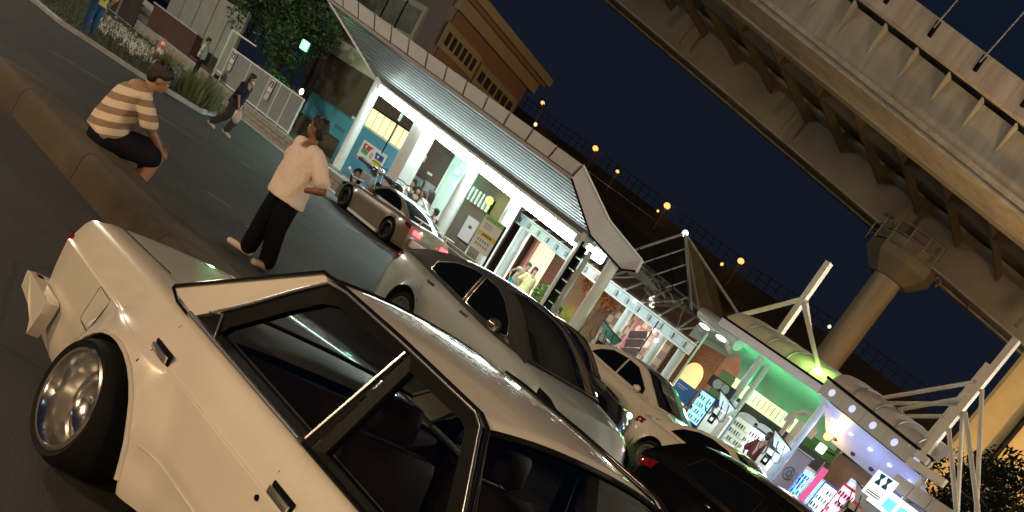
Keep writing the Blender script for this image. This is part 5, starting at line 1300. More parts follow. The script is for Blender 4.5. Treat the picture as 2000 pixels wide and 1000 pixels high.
# horseshoe emblem arch
em = thing('emblem_arch', 'grey horseshoe shaped emblem on posts above the shop header', 'sign', AY(1562, 832, FY - .1))
arc_p = [Vector((.30*math.cos(a), 0, .30*math.sin(a) + .05)) for a in [math.pi*k/14 for k in range(15)]]
EG = mat('emblem grey', (.45, .44, .38), .5)
for k in range(14): MB().bar(arc_p[k]*1.0, arc_p[k + 1]*.985, .09, .10).obj('arch_piece', EG, em)
MB().box(-.46, -.24, -.04, .04, -.10, .12).obj('foot', EG, em); MB().box(.24, .46, -.04, .04, -.10, .12).obj('foot', EG, em)
MB().box(-.10, .10, -.04, .04, -.50, .12).obj('centre_plate', EG, em); MB().bar((-.30, 0, -.7), (-.30, 0, -.1), .10, .06).obj('post', EG, em)

# second membrane roof with perforated fascia
SYR = 20.0
mem2 = thing('membrane_canopy', 'grey arched membrane canopy with round holes in its fascia, lilac lit below', 'canopy', (-10, SYR, .12))
gA, gB = AY(1606, 752, SYR), AY(1812, 916, SYR)
pillow(mem2, gA + Vector((0, .2, .22)), gB + Vector((0, .2, .22)), 5, .36, 1.1, mat('grey membrane', (.44, .43, .42), .6, var=.06))
apart(mem2, MB().bar(gA + Vector((0, .0, .19)), gB + Vector((0, .0, .19)), .10, .06), 'fascia_cap', M_trim)
FCM = mat('stone grey fascia', (.42, .41, .37), .55, var=.05)
hole = mat('hole shadow', (.02, .02, .03), .8); holel = glow('hole lit', (.55, .60, 1.0), .8)
for i in range(5):
    a, b = gA.lerp(gB, i/5 + .003), gA.lerp(gB, (i + 1)/5 - .003)
    apart(mem2, MB().prism([a + Vector((0, 0, -.16)), b + Vector((0, 0, -.16)), b + Vector((0, 0, .155)), a + Vector((0, 0, .155))], (0, .05, 0)), 'fascia_panel', FCM)
    if i < 5:
        c = a.lerp(b, .5); apart(mem2, MB().lathe([(0, -.004), (.075, -.004), (.08, .0)], 18, Matrix.Translation(c + Vector((0, -.004, .0)))), 'fascia_hole', holel)
def soff2(u, v):
    p = gA.lerp(gB, u); return Vector((p.x, p.y + .1 + 1.5*v, p.z - .18 - .62*v**1.3))
SL = mat('lilac soffit sheet', (.58, .58, .66), .4, var=.04)
apart(mem2, MB().grid(soff2, 10, 8), 'soffit', SL, 60)
for r, (v_, m_) in enumerate(((.42, holel), (.85, hole))):
    for i in range(5):
        c = soff2((i + .55)/5.3, v_) + Vector((0, -.012, -.012)); apart(mem2, MB().sphere(c, .07, .05, .05, 12), 'soffit_hole', m_, 60)
apart(mem2, MB().box(gA.x, gB.x, SYR + 2.6, SYR + 2.8, .12, 2.35), 'back_wall', mat('amber wall', (.20, .13, .08), .7, var=.2, vscale=1.5))
for x in (gA.x + .15, gB.x - .1): apart(mem2, MB().tube([(x, SYR + .35, .12), (x, SYR + .35, 2.9)], .09, 12), 'column', M_ice, 40)
sl = thing('wall_lamp', 'glowing orange lamp under the perforated canopy', 'lamp', AY(1617, 852, SYR + 1.4)); MB().sphere((0, 0, 0), .10, n=14).obj('globe', glow('sodium glow', (1.0, .60, .15), 1.5), sl, smooth=60); MB().bar((0, 0, 0), (0, .6, .1), .04, .04).obj('arm', M_trim, sl)
sl = thing('wall_lamp', 'small square green white lamp beside the orange lamp', 'lamp', AY(1604, 876, SYR + 1.2)); MB().cbox(-.10, .10, -.06, .06, -.10, .10, .03).obj('lens', glow('mint glow', (.6, 1.0, .55), 2.2), sl); MB().bar((0, .05, 0), (0, .7, .05), .04, .04).obj('arm', M_trim, sl)
# kerb block roof (concrete band) and lit kiosk on the far right
kA, kB = AY(1752, 925, 19.2), AY(1900, 1022, 19.2)
ks = thing('lit_kiosk', 'grey kiosk roof with blue lit window panels at the lower right corner', 'kiosk', (-8, 19.2, .1))
for i in range(4):
    a, b = kA.lerp(kB, i/4 + .004), kA.lerp(kB, (i + 1)/4 - .004)
    apart(ks, MB().prism([a + Vector((0, 0, -.26)), b + Vector((0, 0, -.26)), b, a], (0, 1.4, 0)), 'roof_panel', M_panel)
for i in range(3):
    a, b = AY(1722, 958, 19.1).lerp(AY(1830, 1040, 19.1), i/3 + .03), AY(1722, 958, 19.1).lerp(AY(1830, 1040, 19.1), (i + 1)/3 - .03)
    apart(ks, MB().prism([a + Vector((0, 0, -.24)), b + Vector((0, 0, -.24)), b + Vector((0, 0, -.02)), a + Vector((0, 0, -.02))], (0, .03, 0)), 'lit_panel', glow('aqua panel', (.10, .62, 1.0), 1.6))
a, b = AY(1714, 948, 19.14), AY(1850, 1050, 19.14)
apart(ks, MB().prism([a + Vector((0, 0, -.34)), b + Vector((0, 0, -.34)), b + Vector((0, 0, .06)), a + Vector((0, 0, .06))], (0, .03, 0)), 'lit_frame', glow('white panel', (.9, .97, 1), 1.3))
apart(ks, MB().box(a.x, b.x + 1, 19.3, 20.6, .12, 2.0), 'kiosk_wall', M_greymetal)
# restroom sign
ob, w_, h_ = flat_board('restroom_sign', 'white lit sign with two blue figures over text lines at the lower right', 'sign', (1716, 917), (1706, 976), 18.6, glow('sign white', (.9, .97, 1.0), 1.0), wmin=.50)
FB = mat('sign blue', (.01, .17, .42), .5)
for cx in (.32, .66):
    x = cx*w_; z = .74*h_
    MB().prism([Vector((x - .06, -.006, z + .11)), Vector((x - .06, -.006, z + .075)), Vector((x - .018, -.006, z)), Vector((x - .06, -.006, z - .075)), Vector((x - .06, -.006, z - .11)), Vector((x + .06, -.006, z - .11)), Vector((x + .06, -.006, z - .075)), Vector((x + .018, -.006, z)), Vector((x + .06, -.006, z + .075)), Vector((x + .06, -.006, z + .11))], (0, .004, 0)).obj('figure', FB, ob)
for r in range(4): patch(ob, .12*w_, (.86 if r > 1 else .80)*w_, (.08 + .085*r)*h_, (.10 + .085*r)*h_ + .012*(r < 2), P_DK)
dsc = patch(ob, .46*w_, .54*w_, .47*h_, .485*h_, P_RED)

# masts
MW = mat('mast white', (.56, .53, .47), .5, var=.06)
ms = thing('tension_mast', 'white tension mast with stay bars above the green lit canopy', 'mast', (AY(1515, 668, 23.5).x, 23.5, .12))
def msp(par, a, b, w_, nm, r=None):
    o = (MB().bar(a, b, w_, w_) if r is None else MB().tube([a, b], r, 8)).obj(nm, MW, par); o.matrix_parent_inverse = Matrix.Translation(-Vector(par.location)); return o
msp(ms, Vector((ms.location.x, 23.5, .12)), AY(1620, 513, 23.5), .17, 'mast_post')
msp(ms, AY(1422, 622, 22.6), AY(1568, 584, 23.5), .12, 'stay_bar'); msp(ms, AY(1568, 588, 23.5), AY(1604, 742, 22.2), .1, 'stay_bar', .06); msp(ms, AY(1575, 590, 23.5), AY(1585, 660, 26.5), .1, 'stay_bar', .05)
gl = MB().sphere((0, 0, 0), .12, n=12).obj('flood_lamp', glow('green flood', (.45, 1.0, .8), 3.0), loc=AY(1597, 728, 22.3), smooth=60); tag(gl, 'small teal flood lamp at the foot of the left stay bar', 'lamp')
ms = thing('tension_mast', 'tall white double mast with fanned stay bars at the right', 'mast', (AY(1800, 893, 20).x, 20, 2.9))
t0, t1 = AY(1798, 895, 20), AY(1986, 664, 20)
msp(ms, t0, t1, .15, 'mast_post'); msp(ms, AY(1800, 872, 20.5), AY(1932, 712, 20.4), .13, 'mast_post')
for a, b in (((1696, 782, 21.0), (1905, 746, 20)), ((1712, 787, 21.4), (1880, 789, 20.3)), ((1738, 803, 21.2), (1895, 775, 20)), ((1750, 813, 21.6), (1845, 813, 20.4)),
             ((1853, 838, 20), (1872, 1040, 18.5)), ((1880, 805, 20), (1868, 1040, 21)), ((1885, 806, 20), (1915, 1040, 18.3)), ((1918, 762, 20), (1905, 1040, 19.2))):
    msp(ms, AY(*a), AY(*b), .08, 'stay_bar', .045)
msp(ms, AY(1790, 885, 19.9), AY(1812, 902, 19.9), .14, 'saddle'); msp(ms, AY(1775, 900, 20), AY(1845, 945, 20), .16, 'foot_beam')
# ------------------------------------------------------------------ vending machines, chargers, banners and small things on the right
CY = (.45, .92, 1.0)
V_front = {'cyan': glow('cyan front', (.35, .85, 1.0), 1.1), 'white': glow('white front', (.80, .97, 1.0), 1.15), 'blue': glow('blue front', (.10, .25, .85), .9), 'red': glow('red front', (.9, .25, .25), .8), 'dim': glow('dim front', (.6, .65, .55), .5), 'pink': glow('pink front', (1.0, .45, .6), 1.0)}
BOT = [mat('can %d' % k, c, .35) for k, c in enumerate([(.5, .03, .03), (.03, .06, .35), (.55, .5, .08), (.08, .3, .1), (.6, .6, .6), (.35, .12, .05), (.05, .35, .5)])]
CAB = {'white': mat('cabinet white', (.6, .62, .64), .4), 'blue': mat('cabinet blue', (.03, .06, .30), .4), 'red': mat('cabinet red', (.45, .03, .04), .4), 'dark': mat('cabinet dark', (.06, .065, .07), .4)}
def vending(label, tl, Y, w, front, cab, zt=None, rows=4, seed=0):
    p = AY(*tl, Y); zt = p.z if zt is None else zt; rg = random.Random(seed); H = zt - .12
    t = thing('vending_machine', label, 'vending machine', (p.x, Y, .12), 0, 'vending machines in the lit row')
    MB().cbox(0, w, 0, .7, 0, H, .02).obj('cabinet', CAB[cab], t, smooth=30)
    MB().box(.05, w - .05, -.012, -.002, H*.45, H*.97).obj('display', V_front[front], t)
    per = max(4, int((w - .12)/.072))
    for r in range(rows):
        z = H*.50 + r*H*.118
        MB().box(.06, w - .06, -.05, -.013, z - .03, z - .01).obj('shelf', M_steel, t)
        for m_i in range(len(BOT)):
            mb = MB()
            for i in range(per):
                if rg.randrange(len(BOT)) == m_i:
                    x = .09 + i*(w - .18)/(per - 1); mb.tube([(x, -.032, z - .005), (x, -.032, z + .085)], .022, 6)
            if mb.v: tag(mb.obj('drinks', BOT[m_i], t), kind='stuff')
    MB().box(.08, w*.45, -.014, -.003, H*.25, H*.40).obj('poster', V_front['dim'], t); MB().box(w*.55, w*.8, -.014, -.003, H*.26, H*.40).obj('coin_panel', M_trim, t)
    MB().box(.10, w - .10, -.014, -.003, H*.10, H*.20).obj('tray', M_blackgloss, t)
vs_ = [('cyan lit vending machine leftmost of the row, beside the arched doorway', (1372, 758), 23.0, .62, 'cyan', 'blue'),
       ('white lit vending machine right of the first charging station', (1403, 792), 21.2, .62, 'white', 'white'),
       ('round topped vending machine packed with products, left of its twin', (1442, 808), 21.0, .66, 'dim', 'white'),
       ('round topped vending machine with products, right of its twin', (1472, 829), 21.0, .62, 'white', 'dark'),
       ('red and white vending machine right of the second charging station', (1530, 880), 20.8, .50, 'red', 'white'),
       ('cyan vending machine behind the pale lilac banner', (1541, 884), 21.2, .55, 'cyan', 'white'),
       ('dark blue vending machine just right of the lilac banner', (1556, 912), 20.6, .45, 'blue', 'blue'),
       ('bright aqua vending machine left of the pink flag', (1574, 912), 20.6, .64, 'cyan', 'white'),
       ('white and blue vending machine right of the pink flag', (1612, 938), 20.4, .66, 'white', 'blue'),
       ('pink red poster machine left of the restroom sign', (1648, 942), 20.2, .50, 'pink', 'red'),
       ('pale machine with green drinks under the restroom sign', (1662, 933), 20.6, .62, 'dim', 'white')]
for k, a in enumerate(vs_): vending(*a, seed=k)
# arched tops of the two round-topped machines
for tl, w in (((1442, 808), .66), ((1472, 829), .62)):
    p = AY(*tl, 21.0); o = MB().prism([Vector((p.x + w/2 + w/2*math.cos(a), 21.0, p.z + .14*math.sin(a))) for a in [math.pi*k/10 for k in range(11)]], (0, .1, 0)).obj('machine_topper', CAB['white']); tag(o, 'arched topper sign on the %s round topped vending machine' % ('left' if w > .64 else 'right'), 'sign')
# charging stations: cabinet with screen, tilted wing panel and hanging cables
def charger(label, tl, Y, scale=1.0, wing=(.62, .66, .66), teal=False):
    p = AY(*tl, Y); t = thing('charging_station', label, 'charging station', (p.x, Y, .1)); H = p.z - .1
    MB().cbox(0, .42*scale, 0, .35, 0, H, .03).obj('cabinet', mat('charger cream', (.55, .50, .42), .4), t, smooth=40)
    sc = MB().box(.12*scale, .30*scale, -.012, -.002, H - .36, H - .12).obj('screen', M_blackgloss, t); MB().box(.17*scale, .25*scale, -.016, -.0125, H - .30, H - .22).obj('label', WPAPER, sc)
    MB().bar((.36*scale, .2, H - .05), (.36*scale, .2, H + .38), .08, .08).obj('arm_post', M_ice, t)
    W = mat('wing panel teal' if teal else 'wing panel', (.10, .32, .30) if teal else wing, .35, var=.06)
    MB().prism([Vector((-.12, .1, H + .36)), Vector((.50*scale, .1, H + .22)), Vector((.40*scale, .1, H + .02)), Vector((.08, .1, H + .08))], (0, .16, 0)).obj('wing_panel', W, t)
    MB().tube([Vector((-.14, .09, H + .385)), Vector((.2, .09, H + .32)), Vector((.53*scale, .09, H + .225))], .014, 8).obj('wing_edge', M_trim, t)
    for sx in (-.02, .22, .42):
        MB().tube([Vector((sx*scale + .12*math.sin(k*.5), -.06 - .02*math.sin(k), H + .22 - .42*math.sin(math.pi*k/10*.9))) for k in range(11)], .013, 6).obj('cable', M_black, t, smooth=60)
charger('charging station with white wing panel, leftmost of the right hand row', (1392, 792), 20.2)
charger('charging station with white wing panel in front of the dark shop header', (1497, 870), 19.8)
charger('charging station with white wing panel just left of the restroom sign', (1655, 975), 19.4)
charger('charging station with teal panel behind the black car, under the arcade', (1165, 650), 21.6, 1.5, teal=True)
# advertising board with two ovals
ob, w_, h_ = flat_board('advert_board', 'dark blue board with pale oval pictures above the first charging station', 'sign', (1393, 730), (1424, 780), 21.6, mat('night blue board', (.02, .028, .05), .4), wmin=.85)
for cx, s in ((.35, .15), (.68, .13)):
    MB().sphere((cx*w_, -.006, .48*h_), s, .004, .12, 16).obj('oval', mat('oval mint', (.35, .45, .40), .4), ob, smooth=60)
for i in range(4): patch(ob, (.25 + .09*i)*w_, (.31 + .09*i)*w_, .78*h_, .86*h_, WPAPER)
# banners
bn = thing('banner', 'pale lilac banner with a wheel shaped ring print', 'banner', AY(1556, 877, 19.6))
zb_ = AY(1512, 937, 19.6).z - bn.location.z - .4
MB().grid(lambda u, v: Vector((u*.46, .02*math.sin(5*v + 2*u), zb_*v)), 6, 12).obj('cloth', mat('lilac cloth', (.34, .34, .52), .7), bn, smooth=60)
RG = mat('banner ring', (.10, .11, .14), .6)
MB().tube([Vector((.23 + .14*math.cos(a), -.03, zb_*.42 + .14*math.sin(a))) for a in [2*math.pi*k/24 for k in range(24)]], .012, 6, closed=True).obj('ring_print', RG, bn)
MB().tube([Vector((.23 + .06*math.cos(a), -.03, zb_*.42 + .06*math.sin(a))) for a in [2*math.pi*k/16 for k in range(16)]], .010, 6, closed=True).obj('ring_print', RG, bn)
for k in range(5):
    a = 2*math.pi*k/5; MB().bar((.23 + .05*math.cos(a), -.03, zb_*.42 + .05*math.sin(a)), (.23 + .13*math.cos(a), -.03, zb_*.42 + .13*math.sin(a)), .012, .012).obj('spoke_print', RG, bn)
MB().tube([(-.02, .02, .06), (-.02, .02, zb_ - .9)], .014, 6).obj('pole', M_steel, bn); MB().tube([(-.02, .02, .03), (.48, .02, .03)], .012, 6).obj('cross_rod', M_steel, bn)
fl = thing('banner', 'bright pink nobori flag on a thin pole', 'banner', AY(1607, 911, 19.5))
zf = AY(1566, 972, 19.5).z - fl.location.z - .35
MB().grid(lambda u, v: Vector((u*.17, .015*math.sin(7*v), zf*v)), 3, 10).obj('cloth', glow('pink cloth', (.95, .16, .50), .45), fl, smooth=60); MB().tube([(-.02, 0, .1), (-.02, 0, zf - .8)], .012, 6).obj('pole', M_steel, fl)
# parasol-like red and white vending sign, pots by the doorway
for k, (q, s) in enumerate((((1058, 575), .22), ((1078, 592), .2))):
    p = AY(*q, 23.4); t = thing('potted_plant', ['potted green plant right of the woman in yellow', 'small dark potted plant with white flowers beside the name plate pole'][k], 'plant', (p.x, 23.4, .12)); rg = random.Random(50 + k)
    MB().lathe([(.10, 0), (.16, .8), (.18, .82)], 16, Matrix.Rotation(R_(90), 4, 'X')).obj('pot', M_trim, t, smooth=60)
    lf = MB(); leaf_cloud(lf, [(0, 0, p.z - .1, s*1.5), (.15, 0, p.z, s)], 260, .07, rg); lf.obj('foliage', mat('pot leaf', (.12, .22, .05) if k == 0 else (.3, .3, .28), .6, var=.3, vscale=6), t, fixn=False)
# ------------------------------------------------------------------ motorcycles on the platform edge behind the coupe
def motorcycle(label, loc, rz, col):
    m = thing('motorcycle', label, 'motorcycle', loc, rz)
    for x in (0, 1.35):
        w = MB().lathe([(.20, -.05), (.27, -.06), (.30, -.03), (.30, .03), (.27, .06), (.20, .05)], 24, Matrix.Translation((x, 0, .30))).obj('tyre', M_tyre, m, smooth=40)
        MB().lathe([(.21, -.03), (.19, 0), (.04, .02), (.04, -.02)], 20, Matrix.Translation((x, 0, .30))).obj('rim', M_greymetal, w, smooth=40)
    b = MB().sphere((.78, 0, .80), .28, .15, .15, 14); b.capsule((.75, 0, .78), (-.25, 0, .88), .10, .06); b.obj('tank', mat('bike paint %.2f' % col[0], col, .2, coat=.8), m, smooth=60)
    MB().cbox(-.30, .55, -.13, .13, .80, .90, .04).obj('seat', M_black, m, smooth=50)
    MB().tube([(1.35, .1, .30), (1.12, .1, .78), (1.02, .1, 1.0)], .025, 8).tube([(1.35, -.1, .30), (1.12, -.1, .78), (1.02, -.1, 1.0)], .025, 8).obj('fork', M_chrome, m)
    MB().tube([(.88, -.36, 1.04), (1.0, -.2, 1.05), (1.02, 0, 1.02), (1.0, .2, 1.05), (.88, .36, 1.04)], .016, 8).obj('handlebar', M_trim, m)
    MB().cbox(.35, .95, -.16, .16, .30, .62, .05).obj('engine', M_greymetal, m); MB().tube([(.9, -.16, .35), (.2, -.2, .28), (-.3, -.2, .42)], .045, 10).obj('exhaust', M_chrome, m, smooth=60)
    MB().sphere((1.17, 0, .92), .08, .10, .09, 12).obj('headlamp', M_chrome, m, smooth=60); MB().cbox(-.40, -.33, -.07, .07, .80, .87, .015).obj('tail_lamp', glow('bike tail', (1.0, .04, .05), 2.5), m)
p = AY(684, 343, 20.0); motorcycle('motorcycle with a glowing red tail lamp parked behind the coupe nose', (p.x + .38, 20.0, .46), 0, (.05, .05, .06))
p = AY(742, 350, 20.3); motorcycle('dark motorcycle parked in front of the blue board', (p.x, 20.35, .46), R_(15), (.02, .02, .025))
# ------------------------------------------------------------------ elevated expressway
P0 = AY(1735, 470, 60.0); DB = Vector((-.96, -.25, .135)).normalized(); EB = DB.cross(Vector((0, 0, 1))).normalized()
if EB.y > 0: EB = -EB
NB = DB.cross(EB); NB = NB if NB.z > 0 else -NB
def BP(s, e, h): return P0 + DB*s + EB*e + NB*h
br = thing('elevated_road', 'long concrete and steel elevated expressway crossing the upper right sky', 'bridge', (P0.x, P0.y, 0))
def streaked(name, base, amt=.35, sc=.9):
    m = mat(name, base, .7, var=.14, vscale=.35, detail=8); t = m.node_tree; b = t.nodes['Principled BSDF']
    src = b.inputs['Base Color'].links[0].from_socket; tc = t.nodes.new('ShaderNodeTexCoord'); mp = t.nodes.new('ShaderNodeMapping'); mp.inputs['Scale'].default_value = (sc, sc, sc*.07)
    n = t.nodes.new('ShaderNodeTexNoise'); n.inputs['Scale'].default_value = 1.6; n.inputs['Detail'].default_value = 9; n.inputs['Roughness'].default_value = .7
    r = t.nodes.new('ShaderNodeValToRGB'); r.color_ramp.elements[0].position = .38; r.color_ramp.elements[0].color = (1 - amt, 1 - amt*1.1, 1 - amt*1.2, 1); r.color_ramp.elements[1].position = .60; r.color_ramp.elements[1].color = (1, 1, 1, 1)
    mx = t.nodes.new('ShaderNodeMixRGB'); mx.blend_type = 'MULTIPLY'; mx.inputs[0].default_value = 1.0
    t.links.new(tc.outputs['Object'], mp.inputs[0]); t.links.new(mp.outputs[0], n.inputs['Vector']); t.links.new(n.outputs['Fac'], r.inputs[0]); t.links.new(src, mx.inputs[1]); t.links.new(r.outputs[0], mx.inputs[2]); t.links.new(mx.outputs[0], b.inputs['Base Color']); return m
M_gird = mat('girder paint', (.225, .212, .18), .6, var=.25, vscale=.22, detail=8); M_gird2 = streaked('pale girder paint', (.37, .355, .325), .30); M_deck = mat('deck underside', (.085, .08, .07), .8, var=.2, vscale=.4); M_para = streaked('parapet concrete', (.50, .45, .42), .30)
S0, S1 = -75, 75
def span(nm, pts, m, s0=S0, s1=S1, n=1):
    mb = MB(); 
    for k in range(n):
        a, b = lerp(s0, s1, k/n), lerp(s0, s1, (k + 1)/n); k_ = len(pts)
        mb.add([BP(a, e, h) for e, h in pts] + [BP(b, e, h) for e, h in pts], [(i, (i + 1) % k_, (i + 1) % k_ + k_, i + k_) for i in range(k_)] + [tuple(range(k_)), tuple(range(2*k_ - 1, k_ - 1, -1))])
    return apart(br, mb, nm, m)
span('girder', [(0, 0), (3.0, 0), (3.0, 2.0), (0, 2.0)], M_gird)
span('girder_flange', [(-.25, -.12), (.55, -.12), (.55, -.005), (-.25, -.005)], M_gird); span('girder_flange', [(2.4, -.12), (3.3, -.12), (3.3, -.005), (2.4, -.005)], M_gird2)
span('top_flange', [(-.5, 2.005), (4.7, 2.005), (4.7, 2.2), (-.5, 2.2)], M_gird)
span('girder', [(20.6, 0), (23.7, 0), (23.7, 2.1), (20.6, 2.1)], M_gird2)
span('girder_flange', [(20.3, -.12), (21.0, -.12), (21.0, -.005), (20.3, -.005)], M_gird); span('girder_flange', [(23.2, -.10), (23.95, -.10), (23.95, -.005), (23.2, -.005)], M_gird2)
span('deck_slab', [(-3.5, 2.3), (24.5, 2.3), (24.5, 2.6), (-3.5, 2.6)], M_deck)
span('parapet', [(24.3, 2.15), (24.75, 2.15), (24.75, 3.15), (24.3, 3.15)], M_para); span('parapet', [(-3.6, 2.2), (-3.3, 2.2), (-3.3, 3.5), (-3.6, 3.5)], M_para)
span('drain_pipe', [(23.98, .10), (24.16, .10), (24.16, .28), (23.98, .28)], M_gird2)
for i in range(34):   # brackets under the near parapet
    s = -30 + i*1.75
    apart(br, MB().prism([BP(s, 23.72, 2.12), BP(s, 24.22, 2.12), BP(s, 24.12, 1.85), BP(s, 23.72, 1.05)], DB*.08), 'bracket', M_gird2)
for i in range(34):
    s = -30.4 + i*2.4
    apart(br, MB().tube([BP(s, 24.9, 2.75), BP(s, 24.95, 5.6)], .035, 6), 'rail_rod', M_greymetal)
    apart(br, MB().box(-.07, .07, -.07, .07, -.30, .30, Matrix.Translation(BP(s, 24.8, 2.75))), 'rod_clamp', M_trim)
for i in range(30):   # cross beams between the girders
    s = -30 + i*3.2
    apart(br, MB().bar(BP(s, 3.05, 1.75), BP(s, 20.55, 1.75), .14, .5), 'cross_beam', M_deck)
    if i % 3 == 0:
        apart(br, MB().bar(BP(s + .2, 4.2, 1.9), BP(s + .2, 4.4, .2), .22, .22), 'hanger', M_gird)
span('inner_stringer', [(10, 1.5), (10.4, 1.5), (10.4, 2.28), (10, 2.28)], M_deck); span('inner_stringer', [(15, 1.5), (15.4, 1.5), (15.4, 2.28), (15, 2.28)], M_deck)
for s in range(-28, 40, 7): apart(br, MB().box(-.03, .03, -1.6, 1.6, -.02, .02, Matrix.Translation(BP(s, 1.5, -.14)) @ Matrix.Rotation(math.atan2(EB.y, EB.x) - math.pi/2, 4, 'Z')), 'splice_plate', M_deck)
# upper deck seen dark beyond the near parapet
span('upper_deck', [(22, 9.5), (40, 9.5), (40, 11), (22, 11)], M_deck); span('upper_parapet', [(21.6, 9.3), (22, 9.3), (22, 12), (21.6, 12)], M_para)

# piers
pr_ = thing('bridge_pier', 'round concrete pier with a faceted cap and railings under the expressway', 'pier', (AY(1738, 540, 59).x, 59.0, 0))
M_pier = streaked('pier concrete', (.44, .43, .37), .30, .6)
cz = AY(1738, 540, 59).z - .25
MB().tube([(0, 0, 0), (0, 0, cz)], .98, 28).obj('shaft', M_pier, pr_, smooth=40)
hx = MB(); prof = [(1.2, 0), (2.0, .9), (2.0, 2.1), (1.8, 2.3)]
ang = math.atan2(DB.y, DB.x)
hx.add([Vector((r*1.18*math.cos(ang + R_(22.5) + k*math.pi/4), r*1.18*math.sin(ang + R_(22.5) + k*math.pi/4), cz + z)) for r, z in prof for k in range(8)], [(j*8 + k, j*8 + (k + 1) % 8, (j + 1)*8 + (k + 1) % 8, (j + 1)*8 + k) for j in range(3) for k in range(8)] + [tuple(range(7, -1, -1)), tuple(24 + k for k in range(8))])
hx.obj('cap', M_gird, pr_)
rl = MB()
for k in range(16):
    a, b = 2*math.pi*k/16, 2*math.pi*(k + 1)/16
    for z in (1.5, 2.1, 2.7): rl.tube([Vector((2.75*math.cos(a), 2.75*math.sin(a), cz + z)), Vector((2.75*math.cos(b), 2.75*math.sin(b), cz + z))], .045, 4)
    rl.tube([Vector((2.75*math.cos(a), 2.75*math.sin(a), cz + 1.3)), Vector((2.75*math.cos(a), 2.75*math.sin(a), cz + 2.75))], .045, 4)
rl.obj('railing', M_greymetal, pr_)
MB().cbox(-.8, .8, -.6, .6, cz + 2.3, cz + 3.2, .05).obj('bearing', M_trim, pr_)
p2 = thing('bridge_pier', 'broad amber lit pier slab at the right edge with a dark drain pipe', 'pier', (-13.6, 42.5, 0))
MB().cbox(-4.9, 6, -.2, 2.2, 0, 13.0, .25).obj('shaft', mat('amber pier concrete', (.40, .33, .20), .8, var=.14, vscale=.5), p2)
a, b = AY(1992, 828, 42.2), AY(1880, 972, 42.2)
MB().tube([Vector((b.x - p2.location.x, -.35, .1)), Vector((a.x - p2.location.x, -.35, a.z + 4))], .13, 10).obj('drain_pipe', M_trim, p2)

# ------------------------------------------------------------------ distant ramp with sodium lamps
FR = 110.0
rp_ = thing('distant_ramp', 'dim brown distant ramp wall with fine railing behind the roofs', 'ramp', (-90, FR, 0))
tops = [(960, 165), (1062, 247), (1170, 325), (1310, 432), (1455, 545), (1640, 668), (1800, 790), (1960, 910)]
tp = [AY(*q, FR) for q in tops]
tp = [tp[0] + (tp[0] - tp[1])*1.5] + tp + [tp[-1] + (tp[-1] - tp[-2])*2]
M_ramp = mat('ramp concrete', (.11, .075, .045), .85, var=.2, vscale=.1)
for a, b in zip(tp, tp[1:]):
    apart(rp_, MB().prism([a, b, Vector((b.x, FR, 0)), Vector((a.x, FR, 0))], (0, 1, 0)), 'wall_panel', M_ramp)
    apart(rp_, MB().prism([a + Vector((0, -.4, -2.6)), b + Vector((0, -.4, -2.6)), b + Vector((0, -.4, -3.4)), a + Vector((0, -.4, -3.4))], (0, .3, 0)), 'ledge', mat('ramp ledge', (.16, .105, .06), .85))
ra = MB()
for a, b in zip(tp, tp[1:]):
    n = int((b - a).length/1.6)
    for k in range(n):
        p = a.lerp(b, k/n); ra.bar(p, p + Vector((0, 0, 1.7)), .10, .10)
    ra.bar(a + Vector((0, 0, 1.7)), b + Vector((0, 0, 1.7)), .10, .10); ra.bar(a + Vector((0, 0, .9)), b + Vector((0, 0, .9)), .08, .08)
o = apart(rp_, ra, 'railing', mat('ramp railing', (.10, .065, .045), .7))
SOD = glow('sodium lamp', (1.0, .50, .14), 1.5); SODW = glow('warm white lamp', (1.0, .82, .55), 1.3)
lamps = [((1060, 201), (1046, 238), .34, SOD, 'leftmost, beside the brown building'), ((1163, 290), (1152, 318), .46, SOD, 'second from the left'), ((1206, 335), (1196, 352), .28, SOD, 'third from the left, small'),
         ((1303, 402), (1288, 428), .50, SOD, 'fourth from the left, above the glass pyramid'), ((1447, 510), (1432, 536), .46, SOD, 'fifth from the left, left of the white mast')]
for q, b_, r, m, wh in lamps:
    p, b = AY(*q, FR - 1), AY(*b_, FR - 1); t = thing('street_lamp', 'sodium street lamp on the distant ramp, ' + wh, 'street lamp', (b.x, FR - 1, b.z - 1.5), 0, 'sodium lamps on the distant ramp')
    d = p - t.location
    MB().tube([Vector((0, 0, 0)), Vector((d.x*.2, 0, d.z*.9)), Vector((d.x, 0, d.z + .1))], .13, 6).obj('pole', mat('sodium lit pole', (.34, .22, .12), .7), t); MB().sphere(d, r, r, r*.8, 12).obj('lamp_head', m, t, smooth=60); MB().cbox(d.x - .5, d.x + .5, -.3, .3, d.z + r*.8, d.z + r*.8 + .15, .05).obj('hood', M_trim, t)
for k, (q, r, m) in enumerate((((1046, 243), .28, SODW), ((1322, 600), .3, SODW), ((1410, 516), .22, SOD), ((1620, 638), .22, SODW), ((1285, 412), .18, SOD))):
    l = MB().sphere((0, 0, 0), r, n=10).obj('marker_lamp', m, loc=AY(*q, FR - 1.5), smooth=60); tag(l, 'tiny pale light on the distant ramp, ' + ['below the leftmost street lamp', 'right of the glass pyramid', 'left of the fifth street lamp', 'right of the white mast top', 'left of the fourth street lamp'][k], 'lamp', 'tiny lights on the distant ramp')
    MB().tube([(0, 0, -1.2), (0, 0, -r)], .06, 5).obj('stem', M_ramp, l)
